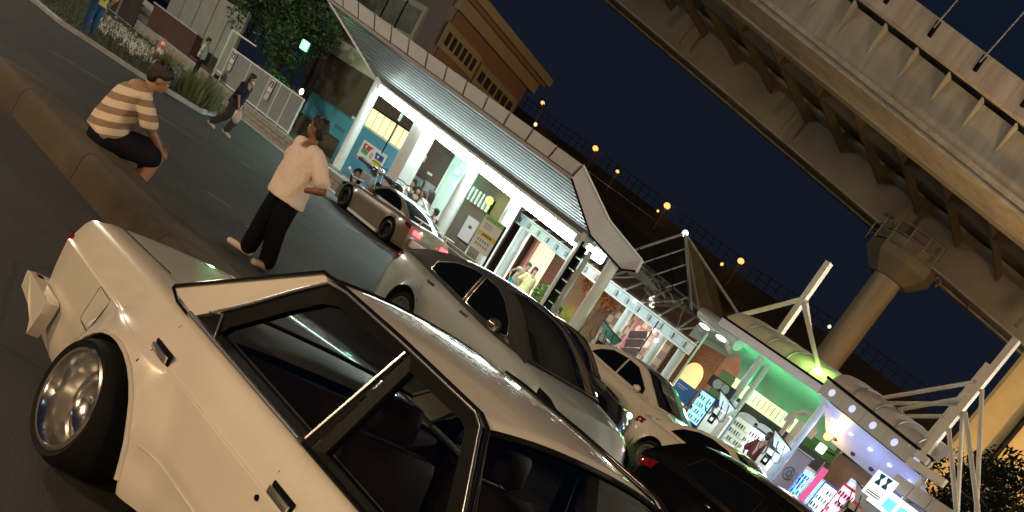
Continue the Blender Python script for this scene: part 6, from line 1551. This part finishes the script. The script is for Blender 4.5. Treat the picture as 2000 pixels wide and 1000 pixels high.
# ------------------------------------------------------------------ people
SKIN = mat('skin', (.36, .20, .13), .55, var=.06, vscale=14); SKIND = mat('tanned skin', (.20, .10, .065), .55, var=.06, vscale=14)
HAIR = mat('black hair', (.012, .010, .009), .45, var=.3, vscale=40, bump=.5, bscale=120)
def V3(*a): return Vector(a)
STAND = dict(pel=(0, 0, .93), chest=(.02, 0, 1.25), neck=(.0, 0, 1.46), head=(.03, 0, 1.62), sh=.185, shz=1.40,
             lel=(-.10, .30, 1.13), lwr=(.02, .27, .88), rel=(-.10, -.30, 1.13), rwr=(.02, -.27, .88),
             lkn=(.03, .11, .50), lan=(-.02, .13, .08), ltoe=(.17, .16, .035), rkn=(.03, -.11, .50), ran=(-.02, -.13, .08), rtoe=(.17, -.16, .035))
def person(label, loc, rz, pose=None, shirt=(.6, .6, .6), pants=(.03, .03, .05), shoes=(.55, .55, .52), skin=None, hair=HAIR, vox=.016, sleeve=.85, shorts=False, baggy=1.0, head_yaw=0.0, head_nod=0.0,
           longhair=False, scale=1.0, shirt_mat=None, mask=False, cap=None, long_sleeve=False, hem=.10, tuck=False):
    J = dict(STAND); J.update(pose or {}); J = {k: (Vector(v)*scale if isinstance(v, tuple) else v*scale) for k, v in J.items()}
    skin = skin or SKIN; s = scale; fine = vox < .02
    t = thing('person', label, 'person', loc, rz)
    up = (J['neck'] - J['pel']).normalized(); side = V3(0, 1, 0); fwd = side.cross(up).normalized()
    ls, rs = J['neck'] - up*.06*s + side*J['sh'], J['neck'] - up*.06*s - side*J['sh']
    lh, rh = J['pel'] + side*.095*s - up*.03*s, J['pel'] - side*.095*s - up*.03*s
    HM = Matrix.Rotation(head_yaw, 3, 'Z') @ Matrix.Rotation(head_nod, 3, 'Y'); hd = J['head']
    def hp(x, y, z): return hd + HM @ (V3(x, y, z)*s)
    # ---- body: one continuous surface with head, arms, hands and legs
    b = MB()
    b.sphere(hp(-.005, 0, .03), .098*s, .078*s, .105*s, 14, HM.to_4x4()); b.sphere(hp(.028, 0, -.045), .068*s, .058*s, .072*s, 12, HM.to_4x4())
    b.capsule(hp(.090, 0, .0), hp(.105, 0, -.030), .010*s, .014*s, 8)
    b.sphere(hp(.078, 0, -.075), .022*s, .028*s, .012*s, 8)
    for sg in (-1, 1): b.sphere(hp(-.005, sg*.080, -.01), .022*s, .010*s, .032*s, 8)
    b.capsule(hd - up*.05*s, J['neck'] - up*.04*s, .050*s, .058*s)
    b.capsule(J['neck'] - up*.08*s, J['pel'], .13*s, .13*s); b.capsule(ls, rs, .062*s, .062*s); b.capsule(lh, rh, .11*s, .11*s)
    for shd, el, wr, sg in ((ls, J['lel'], J['lwr'], 1), (rs, J['rel'], J['rwr'], -1)):
        b.capsule(shd, el, .052*s, .042*s); b.capsule(el, wr, .042*s, .029*s)
        d = (wr - el).normalized(); pl = d.cross(fwd if abs(d.dot(fwd)) < .9 else up).normalized(); pn = d.cross(pl)
        palm = wr + d*.055*s; b.capsule(wr, palm + d*.02*s, .028*s, .034*s)
        if fine:
            for k in range(4):
                o_ = pl*(k - 1.5)*.019*s; L = (.065, .078, .074, .058)[k]*s; k0 = palm + d*.025*s + o_; k1 = k0 + d*L*.55 + pn*.008*s; k2 = k1 + d*L*.35 + pn*.022*s
                b.capsule(k0, k1, .0095*s, .009*s, 6); b.capsule(k1, k2, .009*s, .0075*s, 6)
            t0 = wr + d*.025*s + pl*.03*s; b.capsule(t0, t0 + d*.04*s + pl*.028*s, .011*s, .010*s, 6); b.capsule(t0 + d*.04*s + pl*.028*s, t0 + d*.07*s + pl*.03*s, .010*s, .008*s, 6)
        else: b.capsule(palm, palm + d*.08*s, .030*s, .018*s)
    for hp_, kn, an, to in ((lh, J['lkn'], J['lan'], J['ltoe']), (rh, J['rkn'], J['ran'], J['rtoe'])):
        b.capsule(hp_, kn, .082*s, .055*s); b.capsule(kn, kn.lerp(an, .35), .054*s, .056*s); b.capsule(kn.lerp(an, .35), an, .056*s, .036*s); b.capsule(an, to, .038*s, .03*s)
    me = baked(b, 'body', (vox*.8 if fine else vox), 3); me.materials.append(skin); body = link('body', me, t)
    # ---- face
    if fine:
        EY = mat('eye white', (.6, .6, .58), .3); IR = mat('iris', (.02, .012, .01), .2)
        for sg in (-1, 1):
            MB().sphere(hp(.082, sg*.031, .012), .012*s, n=8).obj('eye', EY, body, smooth=60); MB().sphere(hp(.0905, sg*.031, .012), .0055*s, n=8).obj('iris', IR, body, smooth=60)
            MB().capsule(hp(.090, sg*.018, .034), hp(.082, sg*.048, .036), .005*s, .004*s, 6).obj('eyebrow', hair, body)
        MB().capsule(hp(.094, -.020, -.066), hp(.094, .020, -.066), .0055*s, .0055*s, 6).obj('mouth', mat('lips', (.25, .09, .07), .5), body)
    # ---- hair
    h = MB(); rg = random.Random(int(abs(loc[0])*100))
    h.sphere(hp(-.022, 0, .062), .108*s, .094*s, .098*s, 14, HM.to_4x4()); h.sphere(hp(-.055, 0, .0), .062*s, .080*s, .085*s, 12, HM.to_4x4()); h.sphere(hp(.05, 0, .105), .055*s, .07*s, .04*s, 10, HM.to_4x4())
    for k in range(26 if fine else 8):
        a = rg.uniform(0, 6.28); z = rg.uniform(.02, .15); r_ = .095*math.sqrt(max(.05, 1 - ((z - .05)/.13)**2)); h.capsule(hp(-.02 + r_*math.cos(a)*.9, r_*math.sin(a)*.85, z), hp(-.02 + r_*1.2*math.cos(a)*.9, r_*1.12*math.sin(a)*.85, z - .025), .022*s, .012*s, 6) if math.cos(a) < .55 or z > .1 else None
    if longhair: h.capsule(hp(-.06, 0, .0), hd - up*.20*s - fwd*.07*s, .085*s, .06*s); h.capsule(hp(-.03, .06, 0), hd - up*.2*s + side*.07*s - fwd*.03*s, .05*s, .035*s); h.capsule(hp(-.03, -.06, 0), hd - up*.2*s - side*.07*s - fwd*.03*s, .05*s, .035*s)
    hm = baked(h, 'hair', vox*.8, 2); hm.materials.append(hair); link('hair', hm, t)
    if cap: 
        c = MB().sphere(hp(-.01, 0, .085), .112*s, .098*s, .085*s, 14, HM.to_4x4()); c.prism([hp(.08, -.07, .085), hp(.19, -.055, .07), hp(.20, 0, .072), hp(.19, .055, .07), hp(.08, .07, .085)], HM @ V3(0, 0, .012*s)); c.obj('cap', mat('cap cloth', cap, .8), t, smooth=50)
    if mask: MB().sphere(hp(.062, 0, -.05), .052*s, .060*s, .050*s, 12, HM.to_4x4()).obj('face_mask', mat('mask white', (.7, .7, .7), .7), t, smooth=60)
    # ---- shirt
    c = MB(); g_ = .028*baggy*s
    lo = J['pel'] - up*hem*s if not tuck else J['pel'] + up*.06*s
    ch = J['chest']
    def slab(p, w, d_, z=.10): c.sphere(p, d_, w, z*s, 14, Matrix((fwd, side, up)).transposed().to_4x4())
    secs = []; n_ = 14; nb_ = J['neck'] - up*.05*s
    for k in range(n_ + 1):
        u = k/n_; p = nb_*(1 - u)**2 + ch*2*u*(1 - u) + lo*u*u + (ch - (nb_*.25 + ch*.5 + lo*.25))*4*u*(1 - u)*.5
        e_ = min(1, .45 + u*5); w = lerp(.168*s + g_*.8, .160*s + g_*1.5, min(1, u*1.3))*e_; d_ = lerp(.100*s + g_*.6, .118*s + g_*1.4, u)*min(1, .6 + u*4); secs.append((p, d_, w))
    c.etube(secs, fwd, side)
    c.capsule(ls - up*.01*s, rs - up*.01*s, .072*s + g_*.4, .072*s + g_*.4)
    for shd, el, wr in ((ls, J['lel'], J['lwr']), (rs, J['rel'], J['rwr'])):
        c.capsule(shd, shd.lerp(el, sleeve), .060*s + g_*.45, .066*s + g_*.55)
        if long_sleeve: c.capsule(el, wr, .06*s + g_, .045*s + g_*.6)
    sm = baked(c, 'shirt', vox*.9, 4)
    # soft folds
    nrm = [v.normal.copy() for v in sm.vertices]
    for v, n1 in zip(sm.vertices, nrm):
        q = v.co.copy(); f_ = noise.noise(V3(q.x*9, q.y*9, q.z*4.5))*.011 + noise.noise(q*22)*.004; v.co = q + n1*f_*(1.3 if baggy > 1.2 else .7)
    sm.materials.append(shirt_mat or mat('shirt %.2f %.2f %.2f' % shirt, shirt, .9, var=.05, vscale=6, bump=.15, bscale=220, spec=.12)); link('shirt', sm, t)
    # ---- trousers or shorts
    p_ = MB(); pg = .016*s*(baggy if baggy > 1 else 1)
    p_.capsule(J['pel'] + up*.10*s, J['pel'] - up*.06*s, .14*s, .15*s); p_.capsule(lh, rh, .115*s + pg, .115*s + pg)
    for hp_, kn, an in ((lh, J['lkn'], J['lan']), (rh, J['rkn'], J['ran'])):
        if shorts: p_.capsule(hp_, hp_.lerp(kn, .86), .096*s + pg, .088*s + pg)
        else: p_.capsule(hp_, kn, .092*s + pg, .074*s + pg); p_.capsule(kn, an.lerp(kn, .06), .074*s + pg, .060*s + pg)
    pm = baked(p_, 'trousers', vox, 3)
    nrm = [v.normal.copy() for v in pm.vertices]
    for v, n1 in zip(pm.vertices, nrm): q = v.co.copy(); v.co = q + n1*noise.noise(V3(q.x*10, q.y*10, q.z*6))*.006
    pm.materials.append(mat('cloth %.3f %.3f %.3f' % pants, pants, .92, var=.12, vscale=7, spec=.08)); link('shorts' if shorts else 'trousers', pm, t)
    # ---- shoes
    for an, to in ((J['lan'], J['ltoe']), (J['ran'], J['rtoe'])):
        k = MB(); d = V3(to.x - an.x, to.y - an.y, 0); d = d.normalized() if d.length > .01 else V3(1, 0, 0)
        k.capsule(an - d*.05*s - V3(0, 0, .03*s), an + d*.01*s + V3(0, 0, .01*s), .047*s, .05*s); k.capsule(an - V3(0, 0, .035*s), to, .050*s, .042*s)
        km = baked(k, 'shoe', vox*.8, 2)
        for v in km.vertices: v.co.z = max(v.co.z, min(an.z, to.z) - .055*s)
        km.materials.append(mat('shoe %.2f %.2f %.2f' % shoes, shoes, .6, var=.08)); link('shoe', km, t)
    return t
def striped(name, c1, c2, period, axis=2, duty=.5, tilt=(0, 0, 0)):
    m = bpy.data.materials.new(name); m.use_nodes = True; t = m.node_tree; b = t.nodes['Principled BSDF']; b.inputs['Roughness'].default_value = .85
    tc = t.nodes.new('ShaderNodeTexCoord'); mp = t.nodes.new('ShaderNodeMapping'); mp.inputs['Rotation'].default_value = tilt
    sx = t.nodes.new('ShaderNodeSeparateXYZ'); t.links.new(tc.outputs['Object'], mp.inputs[0]); t.links.new(mp.outputs[0], sx.inputs[0])
    ml = t.nodes.new('ShaderNodeMath'); ml.operation = 'MULTIPLY'; ml.inputs[1].default_value = 1/period; t.links.new(sx.outputs[axis], ml.inputs[0])
    fr = t.nodes.new('ShaderNodeMath'); fr.operation = 'FRACT'; t.links.new(ml.outputs[0], fr.inputs[0])
    gt = t.nodes.new('ShaderNodeMath'); gt.operation = 'GREATER_THAN'; gt.inputs[1].default_value = duty; t.links.new(fr.outputs[0], gt.inputs[0])
    mx = t.nodes.new('ShaderNodeMixRGB'); mx.inputs[1].default_value = (*c1, 1); mx.inputs[2].default_value = (*c2, 1); t.links.new(gt.outputs[0], mx.inputs[0]); t.links.new(mx.outputs[0], b.inputs['Base Color'])
    return m
# man in the pale T-shirt, hands on hips
mp_ = AZ(497, 512, 0)
person('man in a loose pale T-shirt standing on the road, hands on hips', (mp_.x, mp_.y, 0), R_(-88),
       dict(lel=(-.10, .45, 1.12), lwr=(.02, .20, 1.0), rel=(-.10, -.45, 1.12), rwr=(.02, -.20, 1.0), lkn=(.02, .13, .50), lan=(-.04, .17, .08), ltoe=(.16, .24, .04), rkn=(.05, -.12, .50), ran=(.04, -.20, .08), rtoe=(.20, -.33, .04)),
       shirt=(.76, .66, .60), pants=(.006, .0065, .010), shoes=(.60, .52, .44), skin=SKIND, vox=.014, baggy=2.5, sleeve=.70, head_yaw=R_(-52), scale=1.02, hem=.14)
# man in the striped shirt sitting on the barrier
sp_ = AZ(186, 262, .40)
person('man in a brown and cream striped T-shirt sitting hunched on the barrier', (sp_.x, sp_.y + .10, .36), R_(78),
       dict(pel=(0, 0, .10), chest=(.03, 0, .40), neck=(.14, 0, .64), head=(.225, 0, .775), lel=(.32, .22, .38), lwr=(.48, .06, .25), rel=(.28, -.24, .36), rwr=(.46, -.08, .23),
            lkn=(.44, .12, .16), lan=(.40, .12, -.32), ltoe=(.60, .14, -.365), rkn=(.46, -.13, .15), ran=(.36, -.13, -.32), rtoe=(.56, -.16, -.365)),
       shirt=(.5, .42, .33), pants=(.014, .014, .022), shoes=(.1, .1, .1), vox=.014, shorts=True, baggy=1.7, head_nod=R_(12), sleeve=.78, scale=1.08,
       shirt_mat=striped('striped jersey', (.70, .60, .48), (.27, .20, .135), .125, 2, .52, (0, R_(24), 0)), hem=.05)
# walking girl with a white bag
gp_ = AZ(432, 262, 0)
person('girl in a navy top and white face mask walking along the kerb', (gp_.x, gp_.y, 0), R_(38),
       dict(chest=(.06, 0, 1.24), neck=(.10, 0, 1.44), head=(.14, 0, 1.60), lel=(.02, .26, 1.14), lwr=(.10, .24, .93), rel=(.10, -.26, 1.14), rwr=(.20, -.24, .92),
            lkn=(.16, .09, .52), lan=(.02, .09, .14), ltoe=(.18, .10, .06), rkn=(-.02, -.09, .50), ran=(-.34, -.10, .12), rtoe=(-.20, -.11, .04)),
       shirt=(.022, .022, .045), pants=(.06, .06, .07), shoes=(.6, .58, .55), vox=.02, baggy=1.5, longhair=True, mask=True, scale=.93, hem=.12)
bg = thing('shopping_bag', 'white plastic bag hanging from the walking girl\'s hand', 'bag', (gp_.x + .32, gp_.y + .02, .42))
bm_ = MB(); bm_.sphere((0, 0, .15), .14, .09, .17, 12); bm_.v = [tuple(Vector(p)*(1 + .22*noise.noise(Vector(p)*9))) for p in bm_.v]; bm_.obj('sack', mat('plastic bag', (.6, .6, .57), .4), bg, smooth=60)
MB().tube([(-.05, 0, .28), (0, 0, .44), (.05, 0, .28)], .008, 5).obj('handle', MATS['plastic bag'], bg)
# person in jeans at the top edge
jp = AZ(168, 72, 0)
person('person in blue jeans standing beside the planting bed at the top left corner', (jp.x, jp.y, 0), R_(200), dict(), shirt=(.5, .42, .10), pants=(.025, .075, .16), shoes=(.5, .5, .48), vox=.022, scale=1.0, sleeve=.9)
# person in white by the dark wall
wp = AY(403, 88, 18.8)
person('person in a white shirt and dark trousers in front of the dark garden wall', (wp.x, 18.8, .10), R_(60), dict(lel=(-.05, .34, 1.14), rel=(-.05, -.34, 1.14)), shirt=(.45, .44, .43), pants=(.02, .015, .02), shoes=(.05, .05, .05), vox=.025, scale=.86, baggy=1.6)
# small group sitting on the platform
SIT = dict(pel=(0, 0, .28), chest=(.04, 0, .56), neck=(.05, 0, .78), head=(.07, 0, .93), lel=(.10, .28, .52), lwr=(.34, .16, .45), rel=(.10, -.28, .52), rwr=(.34, -.16, .45),
           lkn=(.42, .13, .40), lan=(.40, .13, .07), ltoe=(.58, .14, .035), rkn=(.42, -.13, .40), ran=(.40, -.13, .07), rtoe=(.58, -.14, .035))
for q, Y, lab, sh, rz in (((813, 352), 22.0, 'seated person in a grey top, leftmost of the group on the platform', (.30, .31, .30), -60), ((822, 366), 21.9, 'seated woman in a black vest and pale top, second of the group on the platform', (.05, .05, .055), -40),
                          ((837, 378), 21.7, 'seated woman in cream, third of the group on the platform', (.60, .55, .48), -130), ((849, 377), 21.5, 'seated woman in a pale blue top, rightmost of the group on the platform', (.5, .62, .68), -150)):
    p = AY(*q, Y); person(lab, (p.x, Y, .46), R_(rz), SIT, shirt=sh, pants=(.04, .05, .08), vox=.03, longhair=True, scale=max(.8, (p.z - .46)/1.06))
bb = thing('platform_bench', 'low bench under the seated group on the platform', 'bench', (AY(832, 400, 22).x, 21.85, .46)); MB().cbox(-1.6, 1.6, -.2, .2, .12, .17, .01).obj('seat', M_greymetal, bb); MB().box(-1.4, -1.3, -.15, .15, 0, .12).obj('leg', M_trim, bb); MB().box(1.3, 1.4, -.15, .15, 0, .12).obj('leg', M_trim, bb)
p = AY(862, 403, 20.6); person('person in black with a dark cap sitting by the white column', (p.x, 20.6, .46), R_(-160), dict(SIT), shirt=(.015, .015, .017), pants=(.015, .015, .02), vox=.03, cap=(.02, .02, .02), scale=.92)
p = AY(1033, 508, 23.0); person('man in a grey sleeveless top and teal shorts under the arcade', (p.x, 23.0, .12), R_(-20), dict(chest=(.10, 0, 1.22), neck=(.18, 0, 1.40), head=(.26, 0, 1.52)), shirt=(.40, .33, .27), pants=(.0, .30, .34), vox=.03, shorts=True, scale=.98, sleeve=.15)
p = AY(1046, 526, 22.6); person('woman in a pale yellow dress beside the man in teal shorts', (p.x, 22.6, .12), R_(-10), dict(), shirt=(.62, .54, .28), pants=(.62, .54, .28), vox=.03, longhair=True, scale=.93, hem=.35)
p = AY(1493, 865, 20.4); person('person in a dark red patterned top before the vending machines', (p.x, 20.4, .12), R_(90), dict(), shirt=(.10, .02, .025), pants=(.02, .02, .02), vox=.03, scale=.97)
p = AY(1098, 600, 24.2); person('person in a white hat sitting near the planter', (p.x, 24.2, .12), R_(-100), SIT, shirt=(.45, .3, .27), pants=(.3, .3, .3), cap=(.7, .7, .66), vox=.03, scale=1.0)
# ------------------------------------------------------------------ car park light towers (outside the picture; their light is what falls on the cars and the bridge)
def tower(label, x, y, z, watts, col, heads=3, aim=None, rad=.6):
    t = thing('light_tower', label, 'street lamp', (x, y, 0), 0, 'car park light towers')
    MB().tube([(0, 0, 0), (0, 0, z)], [.16, .09], 12).obj('mast', M_greymetal, t, smooth=60)
    for k in range(heads):
        dx = (k - (heads - 1)/2)*1.3
        MB().cbox(dx - .35, dx + .35, -.25, .25, z + .12, z + .30, .05).obj('hood', M_greymetal, t); 
        MB().sphere((dx, 0, z + .02), .30, .30, .09, 14).obj('lens', glow('tower lens %d' % int(col[2]*100), col, 220.0), t, smooth=60)
        d = bpy.data.lights.new('tower_light', 'POINT'); d.energy = watts/heads; d.color = col; d.shadow_soft_size = rad
        o = bpy.data.objects.new('tower_light', d); COL.objects.link(o); o.parent = t; o.location = (dx, 0, z - .45)
    MB().bar((-1.6, 0, z + .05), (1.6, 0, z + .05), .08, .08).obj('cross_arm', M_greymetal, t)
WARM = (1.0, .68, .385); SODC = (1.0, .52, .14); NEUT = (1.0, .88, .70)
tower('three headed light tower behind the viewer on the right', 17, -11, 9.0, 5000, WARM)
tower('three headed light tower far behind the viewer on the right', 22, 1, 10, 4500, WARM)
tower('three headed light tower straight behind the viewer', 4, -19, 10, 5800, WARM)
tower('three headed light tower behind the viewer on the left', -14, -15, 10, 6500, WARM)
tower('three headed light tower beside the kiosk', 3, 27, 10, 5000, NEUT)
tower('sodium light tower under the expressway', -7, 39.0, 5, 3500, SODC)
tower('sodium light tower right of the round pier', -9, 50, 9, 4500, SODC)
tower('unseen neutral tower added to light the expressway underside', -7, 43, 7, 28000, (1.0, .93, .80))  # added out of view as fill for the bridge and round pier
tower('three headed light tower left of the car park', -45, 2, 10, 7000, NEUT)
def area(name, loc, rot, sx, sy, w, col, parent=None):
    d = bpy.data.lights.new(name, 'AREA'); d.energy = w; d.color = col; d.shape = 'RECTANGLE'; d.size = sx; d.size_y = sy
    o = bpy.data.objects.new(name, d); COL.objects.link(o); o.location = loc; o.rotation_euler = rot; return o

def plight(name, parent_or_loc, w, col, size=.15):
    d = bpy.data.lights.new(name, 'POINT'); d.energy = w; d.color = col; d.shadow_soft_size = size
    o = bpy.data.objects.new(name, d); COL.objects.link(o); o.location = parent_or_loc; return o
# light thrown by the lamps the picture shows
plight('green_lantern_light', AY(595, 89, 20.9), 75, (.2, 1.0, .35))
plight('exit_lamp_light', AY(893, 336, WY - .55), 40, (.3, 1.0, .5))
plight('lime_lamp_light', AY(956, 392, WY - .55), 30, (.75, 1.0, .15))
for u in (.12, .45, .8):
    p = fA.lerp(fB, u); plight('soffit_green_light', (p.x, FY + .7, p.z - .75), 18, (.12, 1.0, .35))
plight('teal_flood_light', AY(1597, 724, 22.0) + Vector((-.1, 0, .25)), 40, (.45, 1.0, .2))
for u in (.15, .5, .85):
    p = gA.lerp(gB, u); plight('soffit_blue_light', (p.x, SYR + .5, p.z - .85), 10, (.35, .42, 1.0))
plight('orange_lamp_light', AY(1617, 852, SYR + 1.2), 24, (1.0, .5, .1))
plight('arcade_light', AY(1060, 500, 26.3), 90, (1.0, .95, .85)); plight('arcade_light', AY(1240, 640, 26.0), 45, (1.0, .85, .80)); plight('arcade_light', AY(1340, 720, 26.6), 60, (1.0, .78, .45))
plight('planter_light', AY(1140, 560, 24.6), 40, (1.0, .75, .35))
for i in range(6):
    x = -15.0 + 1.15*i; plight('vending_light', (x, 19.6, 1.5), 22, (.6, .9, 1.0))

fl_ = thing('pier_fill_light', 'unseen sodium spot added to brighten the broad pier', 'lamp', (-8.2, 37.5, .1))  # spot added out of view to brighten the amber pier
MB().cbox(-.3, .3, -.2, .2, .5, .9, .05).obj('housing', M_greymetal, fl_); MB().bar((0, 0, 0), (0, 0, .5), .06, .06).obj('stand', M_greymetal, fl_)
d = bpy.data.lights.new('pier_fill_beam', 'SPOT'); d.energy = 9000; d.color = (1.0, .58, .18); d.spot_size = R_(75); d.spot_blend = .6; d.shadow_soft_size = .3
o = bpy.data.objects.new('pier_fill_beam', d); COL.objects.link(o); o.location = (-8.2, 37.8, 1.1)
o.rotation_euler = (Vector((-14.5, 42.3, 6.5)) - o.location).to_track_quat('-Z', 'Y').to_euler()

bpy.data.scenes.remove(BAKE)
